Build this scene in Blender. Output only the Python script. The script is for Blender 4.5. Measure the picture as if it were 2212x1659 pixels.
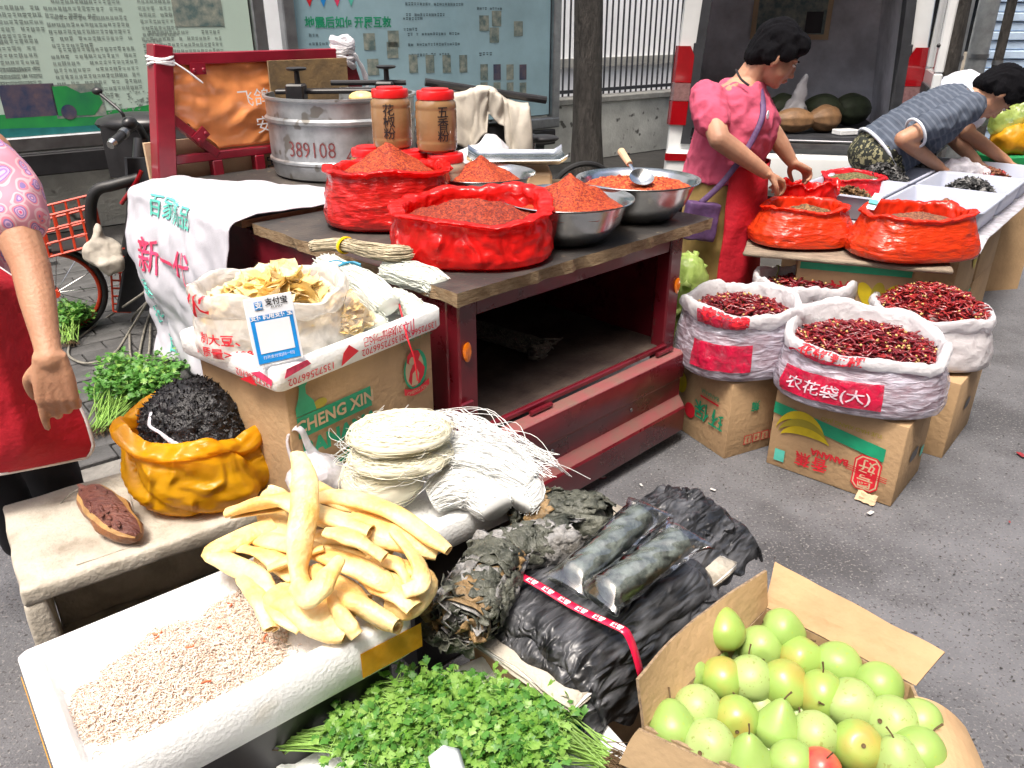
import bpy, bmesh, math, random
from mathutils import Vector, Matrix, noise
PI = math.pi
for _o in list(bpy.data.objects): bpy.data.objects.remove(_o)
SC = bpy.context.scene
COL = SC.collection
# ---------------------------------------------------------------- camera
PITCH = math.radians(25.0); HC = 1.60; FPX = 1700.0; CXP, CYP = 1106.0, 829.5
cd = bpy.data.cameras.new('camera'); cam = bpy.data.objects.new('camera', cd); COL.objects.link(cam)
cam.location = (0, 0, HC); cam.rotation_euler = (PI/2 - PITCH, 0, 0)
cd.sensor_width = 36; cd.lens = 36*FPX/2212; cd.clip_start = .05; cd.clip_end = 400
SC.camera = cam
# ---------------------------------------------------------------- sky and sun (bright overcast shade)
SUN_EL, SUN_AZ = math.radians(68), math.radians(205)      # azimuth clockwise from +Y
w = bpy.data.worlds.new('World'); SC.world = w; w.use_nodes = True
nt = w.node_tree; bg = nt.nodes['Background']
sky = nt.nodes.new('ShaderNodeTexSky'); sky.sky_type = 'NISHITA'; sky.sun_disc = False
sky.sun_elevation = SUN_EL; sky.sun_rotation = SUN_AZ; sky.air_density = 1.0; sky.dust_density = 8.0; sky.ozone_density = 0.4
nt.links.new(sky.outputs[0], bg.inputs[0]); bg.inputs[1].default_value = 0.105
ld = bpy.data.lights.new('sun', 'SUN'); ld.energy = 1.5; ld.angle = math.radians(14); ld.color = (1, .955, .89)
lo = bpy.data.objects.new('sun', ld); COL.objects.link(lo); lo.location = (0, 0, 12)
sd = Vector((math.sin(SUN_AZ)*math.cos(SUN_EL), math.cos(SUN_AZ)*math.cos(SUN_EL), math.sin(SUN_EL)))
lo.rotation_euler = sd.to_track_quat('Z', 'Y').to_euler()
vs = SC.view_settings; vs.view_transform = 'Standard'; vs.look = 'None'; vs.gamma = 1.0; vs.use_curve_mapping = False
vs.exposure = 1.35
try:
    SC.cycles.use_denoising = True
    SC.cycles.max_bounces = 8; SC.cycles.transparent_max_bounces = 16
except Exception: pass
# ---------------------------------------------------------------- pixel (photo at 2212 wide) -> point on a level or at a distance
_c, _s = math.cos(PITCH), math.sin(PITCH)
def ray(x, y):
    u, v = (x-CXP)/FPX, (CYP-y)/FPX
    return Vector((u, _c+v*_s, -_s+v*_c))
def P(x, y, z):
    d = ray(x, y); return Vector((0, 0, HC)) + d*((z-HC)/d.z)
def PY(x, y, Y):
    d = ray(x, y); return Vector((0, 0, HC)) + d*(Y/d.y)
def proj(p):
    q = Vector(p)-Vector((0, 0, HC)); dep = q.y*_c-q.z*_s; up = q.y*_s+q.z*_c
    return (CXP+FPX*q.x/dep, CYP-FPX*up/dep, dep)
def S(h, k=1.0):
    h = h.lstrip('#'); o = []
    for i in (0, 2, 4):
        c = int(h[i:i+2], 16)/255; c = c/12.92 if c <= .04045 else ((c+.055)/1.055)**2.4
        o.append(min(1, c*k))
    return tuple(o)
R = random.Random(11)
def rn(a, b): return R.uniform(a, b)
def nz(x, y=0, z=0): return noise.noise(Vector((x, y, z)))
def fbm(p, o=4):
    a, f, t = 1.0, 1.0, 0.0
    for _ in range(o): t += a*noise.noise(Vector(p)*f); a *= .5; f *= 2.03
    return t
# ---------------------------------------------------------------- mesh building
class MB:
    def __init__(s): s.v, s.f, s.m = [], [], []
    def add(s, vs, fs, mi=0):
        o = len(s.v); s.v.extend([tuple(v) for v in vs]); s.f.extend([tuple(i+o for i in f) for f in fs]); s.m.extend([mi]*len(fs)); return s
    def join(s, o, mat=None, mi=None):
        k = len(s.v); s.v.extend([tuple(mat@Vector(v)) for v in o.v] if mat is not None else o.v)
        s.f.extend([tuple(i+k for i in f) for f in o.f]); s.m.extend(o.m if mi is None else [mi]*len(o.f)); return s
    def box(s, c, d, rot=None, mi=0):
        x, y, z = d[0]/2, d[1]/2, d[2]/2
        vs = [Vector((a*x, b*y, e*z)) for e in (-1, 1) for b in (-1, 1) for a in (-1, 1)]
        if rot is not None: vs = [rot@v for v in vs]
        c = Vector(c)
        return s.add([v+c for v in vs], [(0, 2, 3, 1), (4, 5, 7, 6), (0, 1, 5, 4), (2, 6, 7, 3), (0, 4, 6, 2), (1, 3, 7, 5)], mi)
    def bar(s, a, b, wd, ht, mi=0, up=(0, 0, 1)):
        a, b = Vector(a), Vector(b); d = b-a; x = d.normalized(); y = Vector(up).cross(x)
        if y.length < 1e-4: y = Vector((0, 1, 0)).cross(x)
        y.normalize(); z = x.cross(y)
        return s.box((a+b)/2, (d.length, wd, ht), Matrix((x, y, z)).transposed(), mi)
    def rings(s, rs, closed=True, cap=True, mi=0):
        n = len(rs[0]); o = len(s.v); fs = []
        for r in rs: s.v.extend([tuple(p) for p in r])
        for i in range(len(rs)-1):
            for j in range(n if closed else n-1):
                k = (j+1) % n; fs.append((o+i*n+j, o+i*n+k, o+(i+1)*n+k, o+(i+1)*n+j))
        if cap and closed:
            fs.append(tuple(o+j for j in reversed(range(n)))); fs.append(tuple(o+(len(rs)-1)*n+j for j in range(n)))
        s.f.extend(fs); s.m.extend([mi]*len(fs)); return s
    def tube(s, pts, r, n=8, cap=True, mi=0, flat=1.0, upv=None):
        pts = [Vector(p) for p in pts]; m = len(pts)
        if not hasattr(r, '__len__'): r = [r]*m
        t0 = (pts[1]-pts[0]).normalized()
        u = Vector(upv) if upv is not None else (Vector((0, 0, 1)) if abs(t0.z) < .9 else Vector((1, 0, 0)))
        rs = []
        for i, p in enumerate(pts):
            t = (pts[min(i+1, m-1)]-pts[max(i-1, 0)])
            t = t.normalized() if t.length > 1e-9 else t0
            u = u-t*u.dot(t)
            if u.length < 1e-6: u = t.orthogonal()
            u.normalize(); b = t.cross(u)
            rs.append([p+(b*math.cos(2*PI*j/n)+u*math.sin(2*PI*j/n)*flat)*r[i] for j in range(n)])
        return s.rings(rs, True, cap, mi)
    def lathe(s, prof, n=32, c=(0, 0, 0), mi=0, cap=False):
        return s.rings([[(c[0]+r*math.cos(2*PI*j/n), c[1]+r*math.sin(2*PI*j/n), c[2]+z) for j in range(n)] for r, z in prof], True, cap, mi)
    def ell(s, c, r, n=16, m=10, rot=None, mi=0):
        c = Vector(c); rs = []
        for i in range(m+1):
            a = -PI/2+PI*i/m; rr = max(math.cos(a), .02)
            rs.append([c+((rot@Vector((r[0]*rr*math.cos(2*PI*j/n), r[1]*rr*math.sin(2*PI*j/n), r[2]*math.sin(a)))) if rot is not None else Vector((r[0]*rr*math.cos(2*PI*j/n), r[1]*rr*math.sin(2*PI*j/n), r[2]*math.sin(a)))) for j in range(n)])
        return s.rings(rs, True, True, mi)
    def poly(s, pts, mi=0): return s.add(pts, [tuple(range(len(pts)))], mi)
    def grid(s, fn, nu, nv, mi=0):
        vs = [fn(i/nu, j/nv) for j in range(nv+1) for i in range(nu+1)]; w_ = nu+1
        return s.add(vs, [(j*w_+i, j*w_+i+1, (j+1)*w_+i+1, (j+1)*w_+i) for j in range(nv) for i in range(nu)], mi)
    def slab(s, fn, nu, nv, th, mi=0):      # a sheet with thickness th along its normals
        V = [[Vector(fn(i/nu, j/nv)) for i in range(nu+1)] for j in range(nv+1)]; N = []
        for j in range(nv+1):
            r = []
            for i in range(nu+1):
                a = V[j][min(i+1, nu)]-V[j][max(i-1, 0)]; b = V[min(j+1, nv)][i]-V[max(j-1, 0)][i]
                k = a.cross(b); r.append(k.normalized() if k.length > 1e-12 else Vector((0, 0, 1)))
            N.append(r)
        w_ = nu+1; k = w_*(nv+1)
        vs = [V[j][i] for j in range(nv+1) for i in range(w_)]+[V[j][i]-N[j][i]*th for j in range(nv+1) for i in range(w_)]
        fs = []
        for j in range(nv):
            for i in range(nu):
                q = (j*w_+i, j*w_+i+1, (j+1)*w_+i+1, (j+1)*w_+i); fs.append(q); fs.append(tuple(k+x for x in reversed(q)))
        bd = [(0, i) for i in range(nu)]+[(j, nu) for j in range(nv)]+[(nv, i) for i in range(nu, 0, -1)]+[(j, 0) for j in range(nv, 0, -1)]
        bi = [j*w_+i for j, i in bd]
        for a, b in zip(bi, bi[1:]+bi[:1]): fs.append((b, a, k+a, k+b))
        return s.add(vs, fs, mi)
    def xf(s, M): s.v = [tuple(M@Vector(v)) for v in s.v]; return s
    def mesh(s, name, mats, smooth=True, bevel=0, seg=1, ang=35):
        me = bpy.data.meshes.new(name); me.from_pydata(s.v, [], s.f)
        for m in mats: me.materials.append(m)
        if len(mats) > 1: me.polygons.foreach_set('material_index', s.m)
        if bevel:
            bm = bmesh.new(); bm.from_mesh(me)
            bmesh.ops.remove_doubles(bm, verts=bm.verts, dist=1e-5)
            es = [e for e in bm.edges if len(e.link_faces) == 2 and e.calc_face_angle(0) > .6]
            bmesh.ops.bevel(bm, geom=es, offset=bevel, segments=seg, profile=.5, affect='EDGES', clamp_overlap=True)
            bm.to_mesh(me); bm.free()
        me.validate()
        if smooth:
            me.shade_smooth()
            if ang and ang < 180: me.set_sharp_from_angle(angle=math.radians(ang))
        me.update(); return me
    def build(s, name, mats, parent=None, loc=(0, 0, 0), rz=0, smooth=True, bevel=0, seg=1, ang=35):
        if not isinstance(mats, (list, tuple)): mats = [mats]
        o = bpy.data.objects.new(name, s.mesh(name, mats, smooth, bevel, seg, ang)); COL.objects.link(o)
        o.location = loc; o.rotation_euler = (0, 0, rz)
        if parent is not None: o.parent = parent
        return o
def tag(o, label=None, cat=None, group=None, kind=None):
    if label: o['label'] = label
    if cat: o['category'] = cat
    if group: o['group'] = group
    if kind: o['kind'] = kind
    return o
def thing(name, label, cat, loc=(0, 0, 0), rz=0, group=None):
    o = bpy.data.objects.new(name, None); COL.objects.link(o); o.empty_display_size = .1
    o.location = loc; o.rotation_euler = (0, 0, rz); return tag(o, label, cat, group)
def link(name, me, parent=None, loc=(0, 0, 0), rot=(0, 0, 0), sc=(1, 1, 1)):
    o = bpy.data.objects.new(name, me); COL.objects.link(o); o.location = loc; o.rotation_euler = rot; o.scale = sc
    if parent is not None: o.parent = parent
    return o
def rotz(a): return Matrix.Rotation(a, 3, 'Z')
def euler(x, y, z): return Matrix.Rotation(z, 3, 'Z')@Matrix.Rotation(y, 3, 'Y')@Matrix.Rotation(x, 3, 'X')
def frame4(o, x, y):
    x = Vector(x).normalized(); z = x.cross(Vector(y)).normalized(); y = z.cross(x)
    M = Matrix((x, y, z)).transposed().to_4x4(); M.translation = Vector(o); return M
def spline(pts, n):
    pts = [Vector(p) for p in pts]; m = len(pts)-1; out = []
    for k in range(n+1):
        t = k/n*m; i = min(int(t), m-1); f = t-i
        p0, p1, p2, p3 = pts[max(i-1, 0)], pts[i], pts[i+1], pts[min(i+2, m)]
        out.append(.5*((2*p1)+(p2-p0)*f+(2*p0-5*p1+4*p2-p3)*f*f+(3*p1-p0-3*p2+p3)*f**3))
    return out
def lerps(vals, n):
    m = len(vals)-1; o = []
    for k in range(n+1):
        t = k/n*m; i = min(int(t), m-1); o.append(vals[i]+(vals[i+1]-vals[i])*(t-i))
    return o
# ---------------------------------------------------------------- print on surfaces
def text_mb(txt, size, bold=0.0, lmax=None, align='CENTER', shear=0):
    cu = bpy.data.curves.new('t', 'FONT'); cu.body = txt; cu.size = size; cu.align_x = align; cu.align_y = 'CENTER'
    cu.offset = bold; cu.resolution_u = 2; cu.shear = shear
    ob = bpy.data.objects.new('t', cu); COL.objects.link(ob)
    me = bpy.data.meshes.new_from_object(ob.evaluated_get(bpy.context.evaluated_depsgraph_get()))
    bpy.data.objects.remove(ob); bpy.data.curves.remove(cu)
    if lmax:
        bm = bmesh.new(); bm.from_mesh(me)
        for _ in range(5):
            bmesh.ops.triangulate(bm, faces=bm.faces)
            es = [e for e in bm.edges if e.calc_length() > lmax]
            if not es: break
            bmesh.ops.subdivide_edges(bm, edges=es, cuts=1)
        bm.to_mesh(me); bm.free()
    b = MB(); b.add([v.co[:] for v in me.vertices], [tuple(p.vertices) for p in me.polygons]); bpy.data.meshes.remove(me); return b
def mapped(b, fn): b.v = [tuple(fn(x, y)) for x, y, z in b.v]; return b
BODY = {}
def lettering(txt, size, M, mat, parent, bold=0, name='lettering', **k):
    parent = BODY.get(parent.name, parent)
    return text_mb(txt, size, bold, **k).xf(M).build(name, mat, parent, smooth=False)
def disc_pts(cx, cy, rx, ry, n=24, rot=0):
    c_, s_ = math.cos(rot), math.sin(rot)
    return [(cx+rx*math.cos(2*PI*i/n)*c_-ry*math.sin(2*PI*i/n)*s_, cy+rx*math.cos(2*PI*i/n)*s_+ry*math.sin(2*PI*i/n)*c_, 0) for i in range(n)]
# ---------------------------------------------------------------- voxel union (bodies, lumps)
def remesh(mb, voxel, smooth=2, factor=.5):
    me = bpy.data.meshes.new('tmp'); me.from_pydata(mb.v, [], mb.f)
    bm = bmesh.new(); bm.from_mesh(me); bmesh.ops.recalc_face_normals(bm, faces=bm.faces); bm.to_mesh(me); bm.free()
    ob = bpy.data.objects.new('tmp', me); COL.objects.link(ob)
    r = ob.modifiers.new('r', 'REMESH'); r.mode = 'VOXEL'; r.voxel_size = voxel; r.use_smooth_shade = True
    if smooth:
        sm = ob.modifiers.new('s', 'SMOOTH'); sm.iterations = smooth; sm.factor = factor
    out = bpy.data.meshes.new_from_object(ob.evaluated_get(bpy.context.evaluated_depsgraph_get()))
    bpy.data.objects.remove(ob); bpy.data.meshes.remove(me)
    out.shade_smooth(); return out
# ---------------------------------------------------------------- materials
def mat(name, col, rough=.6, metal=0, var=.18, vs=9, col2=None, bump=0, bs=80, stretch=(1, 1, 1), spec=.5, trans=0, sss=0, coat=0, alpha=1, transl=0, detail=5, ramp=(.35, .65), rvar=0, speck=None, crease=False):
    m = bpy.data.materials.new(name); m.use_nodes = True; nt = m.node_tree; N = nt.nodes; L = nt.links
    b = N['Principled BSDF']; out = N['Material Output']
    b.inputs['Roughness'].default_value = rough; b.inputs['Metallic'].default_value = metal
    b.inputs['Specular IOR Level'].default_value = spec; b.inputs['Transmission Weight'].default_value = trans
    b.inputs['Coat Weight'].default_value = coat; b.inputs['Coat Roughness'].default_value = .06; b.inputs['Alpha'].default_value = alpha
    if sss:
        b.inputs['Subsurface Weight'].default_value = sss; b.inputs['Subsurface Radius'].default_value = (.5, .25, .15); b.inputs['Subsurface Scale'].default_value = .02
    tc = N.new('ShaderNodeTexCoord'); mp = N.new('ShaderNodeMapping'); mp.inputs['Scale'].default_value = stretch
    L.new(tc.outputs['Object'], mp.inputs['Vector'])
    n = N.new('ShaderNodeTexNoise'); n.inputs['Scale'].default_value = vs; n.inputs['Detail'].default_value = detail; n.inputs['Roughness'].default_value = .62
    L.new(mp.outputs[0], n.inputs['Vector'])
    r = N.new('ShaderNodeValToRGB'); r.color_ramp.elements[0].position = ramp[0]; r.color_ramp.elements[1].position = ramp[1]
    c2 = col2 if col2 else tuple(min(1, c*(1+var)) for c in col)
    c1 = col if col2 else tuple(c*(1-var) for c in col)
    r.color_ramp.elements[0].color = (*c1, 1); r.color_ramp.elements[1].color = (*c2, 1)
    L.new(n.outputs['Fac'], r.inputs['Fac']); csock = r.outputs['Color']
    for sk_ in (speck if isinstance(speck, list) else [speck] if speck else []):      # (colour, scale, threshold[, softness])
        v = N.new('ShaderNodeTexNoise'); v.inputs['Scale'].default_value = sk_[1]; v.inputs['Detail'].default_value = 2 if sk_[1] > 5 else 6
        L.new(mp.outputs[0], v.inputs['Vector'])
        r2 = N.new('ShaderNodeValToRGB'); r2.color_ramp.elements[0].position = sk_[2]; r2.color_ramp.elements[1].position = sk_[2]+(sk_[3] if len(sk_) > 3 else .05)
        L.new(v.outputs['Fac'], r2.inputs['Fac'])
        mx = N.new('ShaderNodeMix'); mx.data_type = 'RGBA'; L.new(r2.outputs['Color'], mx.inputs[0]); L.new(csock, mx.inputs[6]); mx.inputs[7].default_value = (*sk_[0], 1)
        csock = mx.outputs[2]
    L.new(csock, b.inputs['Base Color'])
    if rvar:
        mr = N.new('ShaderNodeMapRange'); mr.inputs[3].default_value = max(0, rough-rvar); mr.inputs[4].default_value = min(1, rough+rvar)
        L.new(n.outputs['Fac'], mr.inputs[0]); L.new(mr.outputs[0], b.inputs['Roughness'])
    if bump:
        n2 = N.new('ShaderNodeTexNoise'); n2.inputs['Scale'].default_value = bs; n2.inputs['Detail'].default_value = 4
        L.new(mp.outputs[0], n2.inputs['Vector'])
        bp = N.new('ShaderNodeBump'); bp.inputs['Strength'].default_value = min(1, bump); bp.inputs['Distance'].default_value = .6/bs*max(1, bump)
        if crease: n2.noise_type = 'RIDGED_MULTIFRACTAL'; n2.inputs['Detail'].default_value = 2; n2.inputs['Distortion'].default_value = .8
        L.new(n2.outputs['Fac'], bp.inputs['Height']); L.new(bp.outputs[0], b.inputs['Normal'])
    if transl:
        tr = N.new('ShaderNodeBsdfTranslucent'); L.new(csock, tr.inputs[0]); ms = N.new('ShaderNodeMixShader'); ms.inputs[0].default_value = transl
        L.new(b.outputs[0], ms.inputs[1]); L.new(tr.outputs[0], ms.inputs[2]); L.new(ms.outputs[0], out.inputs[0])
    return m
def film(name, col, clear=.5, rough=.12, scale=22, stretch=(1, 1, 1), strength=.6, transl=.3, lo=.4, hi=.75):
    """thin plastic film: part clear, part milky, with creases; crease noise also varies how milky it is"""
    m = bpy.data.materials.new(name); m.use_nodes = True; nt = m.node_tree; N = nt.nodes; L = nt.links
    b = N['Principled BSDF']; out = N['Material Output']; b.inputs['Base Color'].default_value = (*col, 1); b.inputs['Roughness'].default_value = rough
    b.inputs['Specular IOR Level'].default_value = .7
    tc = N.new('ShaderNodeTexCoord'); mp = N.new('ShaderNodeMapping'); mp.inputs['Scale'].default_value = stretch; L.new(tc.outputs['Object'], mp.inputs['Vector'])
    n = N.new('ShaderNodeTexNoise'); n.inputs['Scale'].default_value = scale; n.inputs['Detail'].default_value = 5; n.inputs['Distortion'].default_value = .6
    L.new(mp.outputs[0], n.inputs['Vector'])
    bp = N.new('ShaderNodeBump'); bp.inputs['Strength'].default_value = strength; bp.inputs['Distance'].default_value = .012; L.new(n.outputs['Fac'], bp.inputs['Height']); L.new(bp.outputs[0], b.inputs['Normal'])
    tl = N.new('ShaderNodeBsdfTranslucent'); tl.inputs[0].default_value = (*col, 1); m1 = N.new('ShaderNodeMixShader'); m1.inputs[0].default_value = transl
    L.new(b.outputs[0], m1.inputs[1]); L.new(tl.outputs[0], m1.inputs[2])
    tp = N.new('ShaderNodeBsdfTransparent'); tp.inputs[0].default_value = (1, 1, 1, 1)
    r = N.new('ShaderNodeMapRange'); r.inputs[1].default_value = lo; r.inputs[2].default_value = hi; r.inputs[3].default_value = clear; r.inputs[4].default_value = max(0, clear-.45)
    L.new(n.outputs['Fac'], r.inputs[0])
    m2 = N.new('ShaderNodeMixShader'); L.new(r.outputs[0], m2.inputs[0]); L.new(m1.outputs[0], m2.inputs[1]); L.new(tp.outputs[0], m2.inputs[2]); L.new(m2.outputs[0], out.inputs[0])
    return m
M = {}
M['asphalt'] = mat('asphalt', (.112, .113, .123), .85, var=.25, vs=2.6, bump=.9, bs=150, speck=[((.062, .062, .067), 1.5, .53, .12), ((.17, .165, .165), 120, .58, .08), ((.052, .05, .052), 85, .62, .05), ((.24, .235, .23), 60, .70, .03), ((.035, .033, .034), 22, .735, .02)])
M['kerb'] = mat('kerbstone', (.22, .21, .19), .85, var=.3, vs=6, bump=.5, bs=60)
M['pavebase'] = mat('joint_sand', (.05, .048, .045), .95, bump=.5, bs=90)
M['brick'] = mat('paving_brick', (.075, .075, .075), .85, var=.35, vs=5, bump=.6, bs=90)
M['wallw'] = mat('stained_render', (.60, .61, .57), .85, var=.2, vs=3, bump=.4, bs=40, speck=((.12, .12, .11), 7, .62))
M['coping'] = mat('coping', (.30, .30, .28), .8, bump=.3)
M['white_far'] = mat('far_white_wall', (.88, .90, .92), .8, var=.06, vs=2)
M['bars'] = mat('fence_bar', (.03, .032, .04), .5, var=.2)
M['steel'] = mat('stainless', (.62, .64, .65), .22, 1.0, var=.12, vs=14, rvar=.1)
M['steel_dull'] = mat('dull_steel', (.36, .37, .38), .38, 1.0, var=.15, vs=10, rvar=.12)
M['galv'] = mat('galvanised_sheet', (.40, .42, .43), .42, .75, var=.22, vs=9, rvar=.15, speck=((.22, .21, .19), 12, .60))
M['board_frame'] = mat('dark_steel_frame', (.10, .11, .11), .3, .8, var=.25)
M['board_paper'] = mat('notice_paper', (.50, .64, .56), .35, var=.05, vs=2, coat=.6)
M['board_paper2'] = mat('notice_paper_blue', (.30, .47, .54), .3, var=.1, vs=2, coat=.7)
M['board_green'] = mat('notice_green', (.03, .36, .07), .4, col2=(.02, .18, .08), vs=2)
M['board_teal'] = mat('notice_teal', (.02, .17, .17), .4)
M['ink'] = mat('print_grey', (.25, .31, .28), .5)
M['ink2'] = mat('print_slate', (.10, .16, .19), .5)
M['ink_black'] = mat('ink_black', (.015, .015, .018), .5)
M['ink_red'] = mat('ink_red', (.62, .015, .03), .5)
M['ink_green'] = mat('ink_green', (.01, .30, .15), .5)
M['ink_teal'] = mat('ink_teal', (.10, .52, .42), .6)
M['ink_pink'] = mat('ink_pink', (.78, .05, .14), .6, var=.35, vs=30)
M['ink_white'] = mat('ink_white', (.85, .85, .85), .5, var=.05)
M['ink_yellow'] = mat('ink_yellow', (.62, .48, .01), .5)
M['ink_olive'] = mat('ink_olive', (.36, .30, .02), .5)
M['photo_dark'] = mat('photo_dark', (.03, .05, .11), .4, col2=(.14, .10, .12), vs=9)
M['photo_tan'] = mat('photo_tan', (.10, .16, .16), .4, col2=(.34, .36, .30), vs=16)
M['photo_green'] = mat('photo_green', (.03, .10, .05), .4, col2=(.16, .30, .16), vs=8)
M['bark'] = mat('bark', (.055, .05, .045), .95, var=.45, vs=7, stretch=(3, 3, .7), bump=1, bs=26)
M['leaf_tree'] = mat('tree_leaf', (.035, .085, .02), .5, col2=(.08, .14, .03), vs=3, transl=.3)
M['van_white'] = mat('van_paint', (.66, .68, .68), .3, var=.06, vs=4, coat=.4)
M['van_dark'] = mat('van_trim', (.025, .027, .032), .6, var=.3)
M['van_in'] = mat('van_lining', (.66, .66, .70), .8, var=.25, vs=3)
M['rubber'] = mat('black_rubber', (.014, .014, .015), .5, var=.3)
M['blackp'] = mat('black_plastic', (.02, .02, .022), .35, var=.3)
M['redlens'] = mat('red_lens', (.28, .004, .008), .12, coat=1, var=.1)
M['clearlens'] = mat('clear_lens', (.22, .12, .12), .1, coat=1, var=.2, vs=40)
M['orangelens'] = mat('orange_lens', (.85, .20, .005), .15, coat=1)
M['maroon'] = mat('maroon_paint', (.125, .007, .014), .30, var=.3, vs=6, coat=.3, rvar=.14, speck=((.10, .05, .045), 14, .72))
M['redframe'] = mat('red_frame_paint', (.235, .007, .022), .32, var=.2, vs=6, coat=.3, rvar=.1)
M['maroon_skylit'] = mat('skylit_maroon', (.30, .085, .09), .45, col2=(.22, .12, .10), vs=12, coat=.3)  # paler, pinker maroon: sky reflection painted into the colour
M['packed'] = mat('grey_green_kelp', (.07, .08, .07), .5, col2=(.24, .27, .24), vs=30, bump=.8, bs=70)
M['packfilm'] = film('crisp_film', (.88, .92, .94), .80, .06, 14, (1, 1, 1), 1.0, .1, .5, .8)
M['rustfloor'] = mat('dirty_bed_floor', (.12, .09, .07), .85, col2=(.05, .03, .026), vs=6, bump=.4)
M['ply_top'] = mat('dark_ply_face', (.036, .034, .033), .55, col2=(.10, .085, .07), vs=5, speck=[((.16, .045, .02), 9, .66, .10), ((.17, .14, .10), 30, .68, .06)], bump=.25, bs=70, ramp=(.45, .75), rvar=.15)
M['ply_edge'] = mat('ply_edge', (.33, .24, .14), .8, col2=(.19, .12, .06), vs=22, stretch=(1, 1, 5), bump=.6, bs=60)
M['wood'] = mat('pale_wood', (.46, .33, .18), .75, var=.3, vs=8, bump=.4)
M['woodgrey'] = mat('weathered_wood', (.24, .19, .14), .85, var=.4, vs=9, stretch=(1, 6, 6), bump=.6)
M['stainply'] = mat('stained_ply', (.36, .24, .11), .8, col2=(.17, .12, .07), vs=11, bump=.3)
M['card'] = mat('cardboard', (.44, .29, .155), .85, var=.12, vs=5, bump=.25, bs=45)
M['card_in'] = mat('cardboard_inside', (.40, .28, .155), .85, var=.1, vs=5, stretch=(1, 1, 1), bump=.2, bs=30)
M['card_pale'] = mat('cardboard_pale', (.56, .41, .26), .85, var=.1, vs=6, bump=.2)
M['card_edge'] = mat('cardboard_edge', (.35, .25, .15), .9, col2=(.16, .11, .07), vs=90)
M['foam'] = mat('foam_white', (.84, .86, .86), .55, var=.04, vs=20, bump=.5, bs=110, speck=((.72, .70, .64), 5, .66, .12))
M['foam_old'] = mat('foam_dirty', (.47, .43, .36), .75, col2=(.22, .19, .14), vs=7, bump=.6, bs=80, ramp=(.45, .75))
M['foam_worn'] = mat('foam_worn', (.78, .78, .76), .7, col2=(.52, .48, .40), vs=6, bump=.5, bs=90, ramp=(.5, .8))
M['tapey'] = mat('parcel_tape', (.72, .33, .015), .18, var=.2, vs=12, coat=.5, transl=.15)
M['redplastic'] = mat('red_bag_plastic', (.84, .016, .014), .26, var=.18, vs=14, transl=.46, bump=.8, bs=14, stretch=(1, 1, .8), coat=.5, crease=True)
M['redfull'] = mat('red_film_over_powder', (.50, .010, .010), .22, col2=(.62, .016, .012), vs=10, transl=.1, bump=.6, bs=26, stretch=(.5, .5, 1.6), coat=.5)
M['redfull2'] = mat('red_film_over_spice', (.55, .028, .006), .24, col2=(.66, .05, .008), vs=9, transl=.1, bump=.6, bs=30, stretch=(.5, .5, 1.8), coat=.4)
M['redplastic2'] = mat('orange_red_bag_plastic', (.82, .032, .006), .24, var=.25, vs=12, transl=.30, bump=.55, bs=12, stretch=(1.2, 1.2, .7), coat=.4, crease=True)
M['redbag_dim'] = mat('pink_red_bag_plastic', (.80, .03, .045), .24, var=.2, vs=12, transl=.38, bump=.5, bs=12, coat=.3, crease=True)
M['orangefilm'] = mat('orange_wrap', (.90, .33, .11), .24, var=.15, vs=5, transl=.12, bump=.6, bs=7, coat=.5, crease=True)
M['yellowbag'] = mat('yellow_bag_plastic', (.92, .45, .008), .33, var=.15, vs=9, transl=.5, bump=.8, bs=12, coat=.2, crease=True)
M['whitebag'] = film('milky_bag', (.84, .84, .87), .10, .25, 26, (1, 1, 1), .75, .4)
M['lilacbag'] = film('milky_lilac_bag', (.72, .71, .84), .62, .16, 26, (.6, .6, 2.4), 1.0, .25, .42, .62)
M['ink_stencil'] = mat('stencil_red', (.17, .035, .035), .6, var=.4, vs=40)
def clearfilm():
    m = bpy.data.materials.new('clear_film'); m.use_nodes = True; nt = m.node_tree; N = nt.nodes; L = nt.links; out = N['Material Output']; N.remove(N['Principled BSDF'])
    tc = N.new('ShaderNodeTexCoord'); n = N.new('ShaderNodeTexNoise'); n.noise_type = 'RIDGED_MULTIFRACTAL'; n.inputs['Scale'].default_value = 12; n.inputs['Detail'].default_value = 2; n.inputs['Distortion'].default_value = .7; L.new(tc.outputs['Object'], n.inputs[0])
    bp = N.new('ShaderNodeBump'); bp.inputs['Strength'].default_value = .55; bp.inputs['Distance'].default_value = .02; L.new(n.outputs['Fac'], bp.inputs['Height'])
    g = N.new('ShaderNodeBsdfGlossy'); g.inputs['Roughness'].default_value = .12; g.inputs['Color'].default_value = (1, 1, 1, 1); L.new(bp.outputs[0], g.inputs['Normal'])
    t = N.new('ShaderNodeBsdfTransparent'); t.inputs[0].default_value = (.93, .95, .96, 1); fr = N.new('ShaderNodeFresnel'); fr.inputs[0].default_value = 1.5; L.new(bp.outputs[0], fr.inputs['Normal'])
    ad = N.new('ShaderNodeMath'); ad.operation = 'MULTIPLY_ADD'; ad.inputs[1].default_value = 1.3; ad.inputs[2].default_value = .11; L.new(fr.outputs[0], ad.inputs[0])
    mx = N.new('ShaderNodeMixShader'); L.new(ad.outputs[0], mx.inputs[0]); L.new(t.outputs[0], mx.inputs[1]); L.new(g.outputs[0], mx.inputs[2]); L.new(mx.outputs[0], out.inputs[0]); return m
M['clearfilm'] = clearfilm()
M['knotfilm'] = film('knotted_film', (.90, .88, .84), .82, .10, 18, (1, 1, 1), .9, .2, .5, .8)
M['tofubag'] = film('translucent_bag', (.88, .86, .82), .55, .15, 16, (1, 1, 1), .8, .25, .4, .7)
M['handbag'] = film('carrier_bag', (.86, .85, .92), .45, .2, 24, (1, 1, 1), .8, .3)
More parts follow.
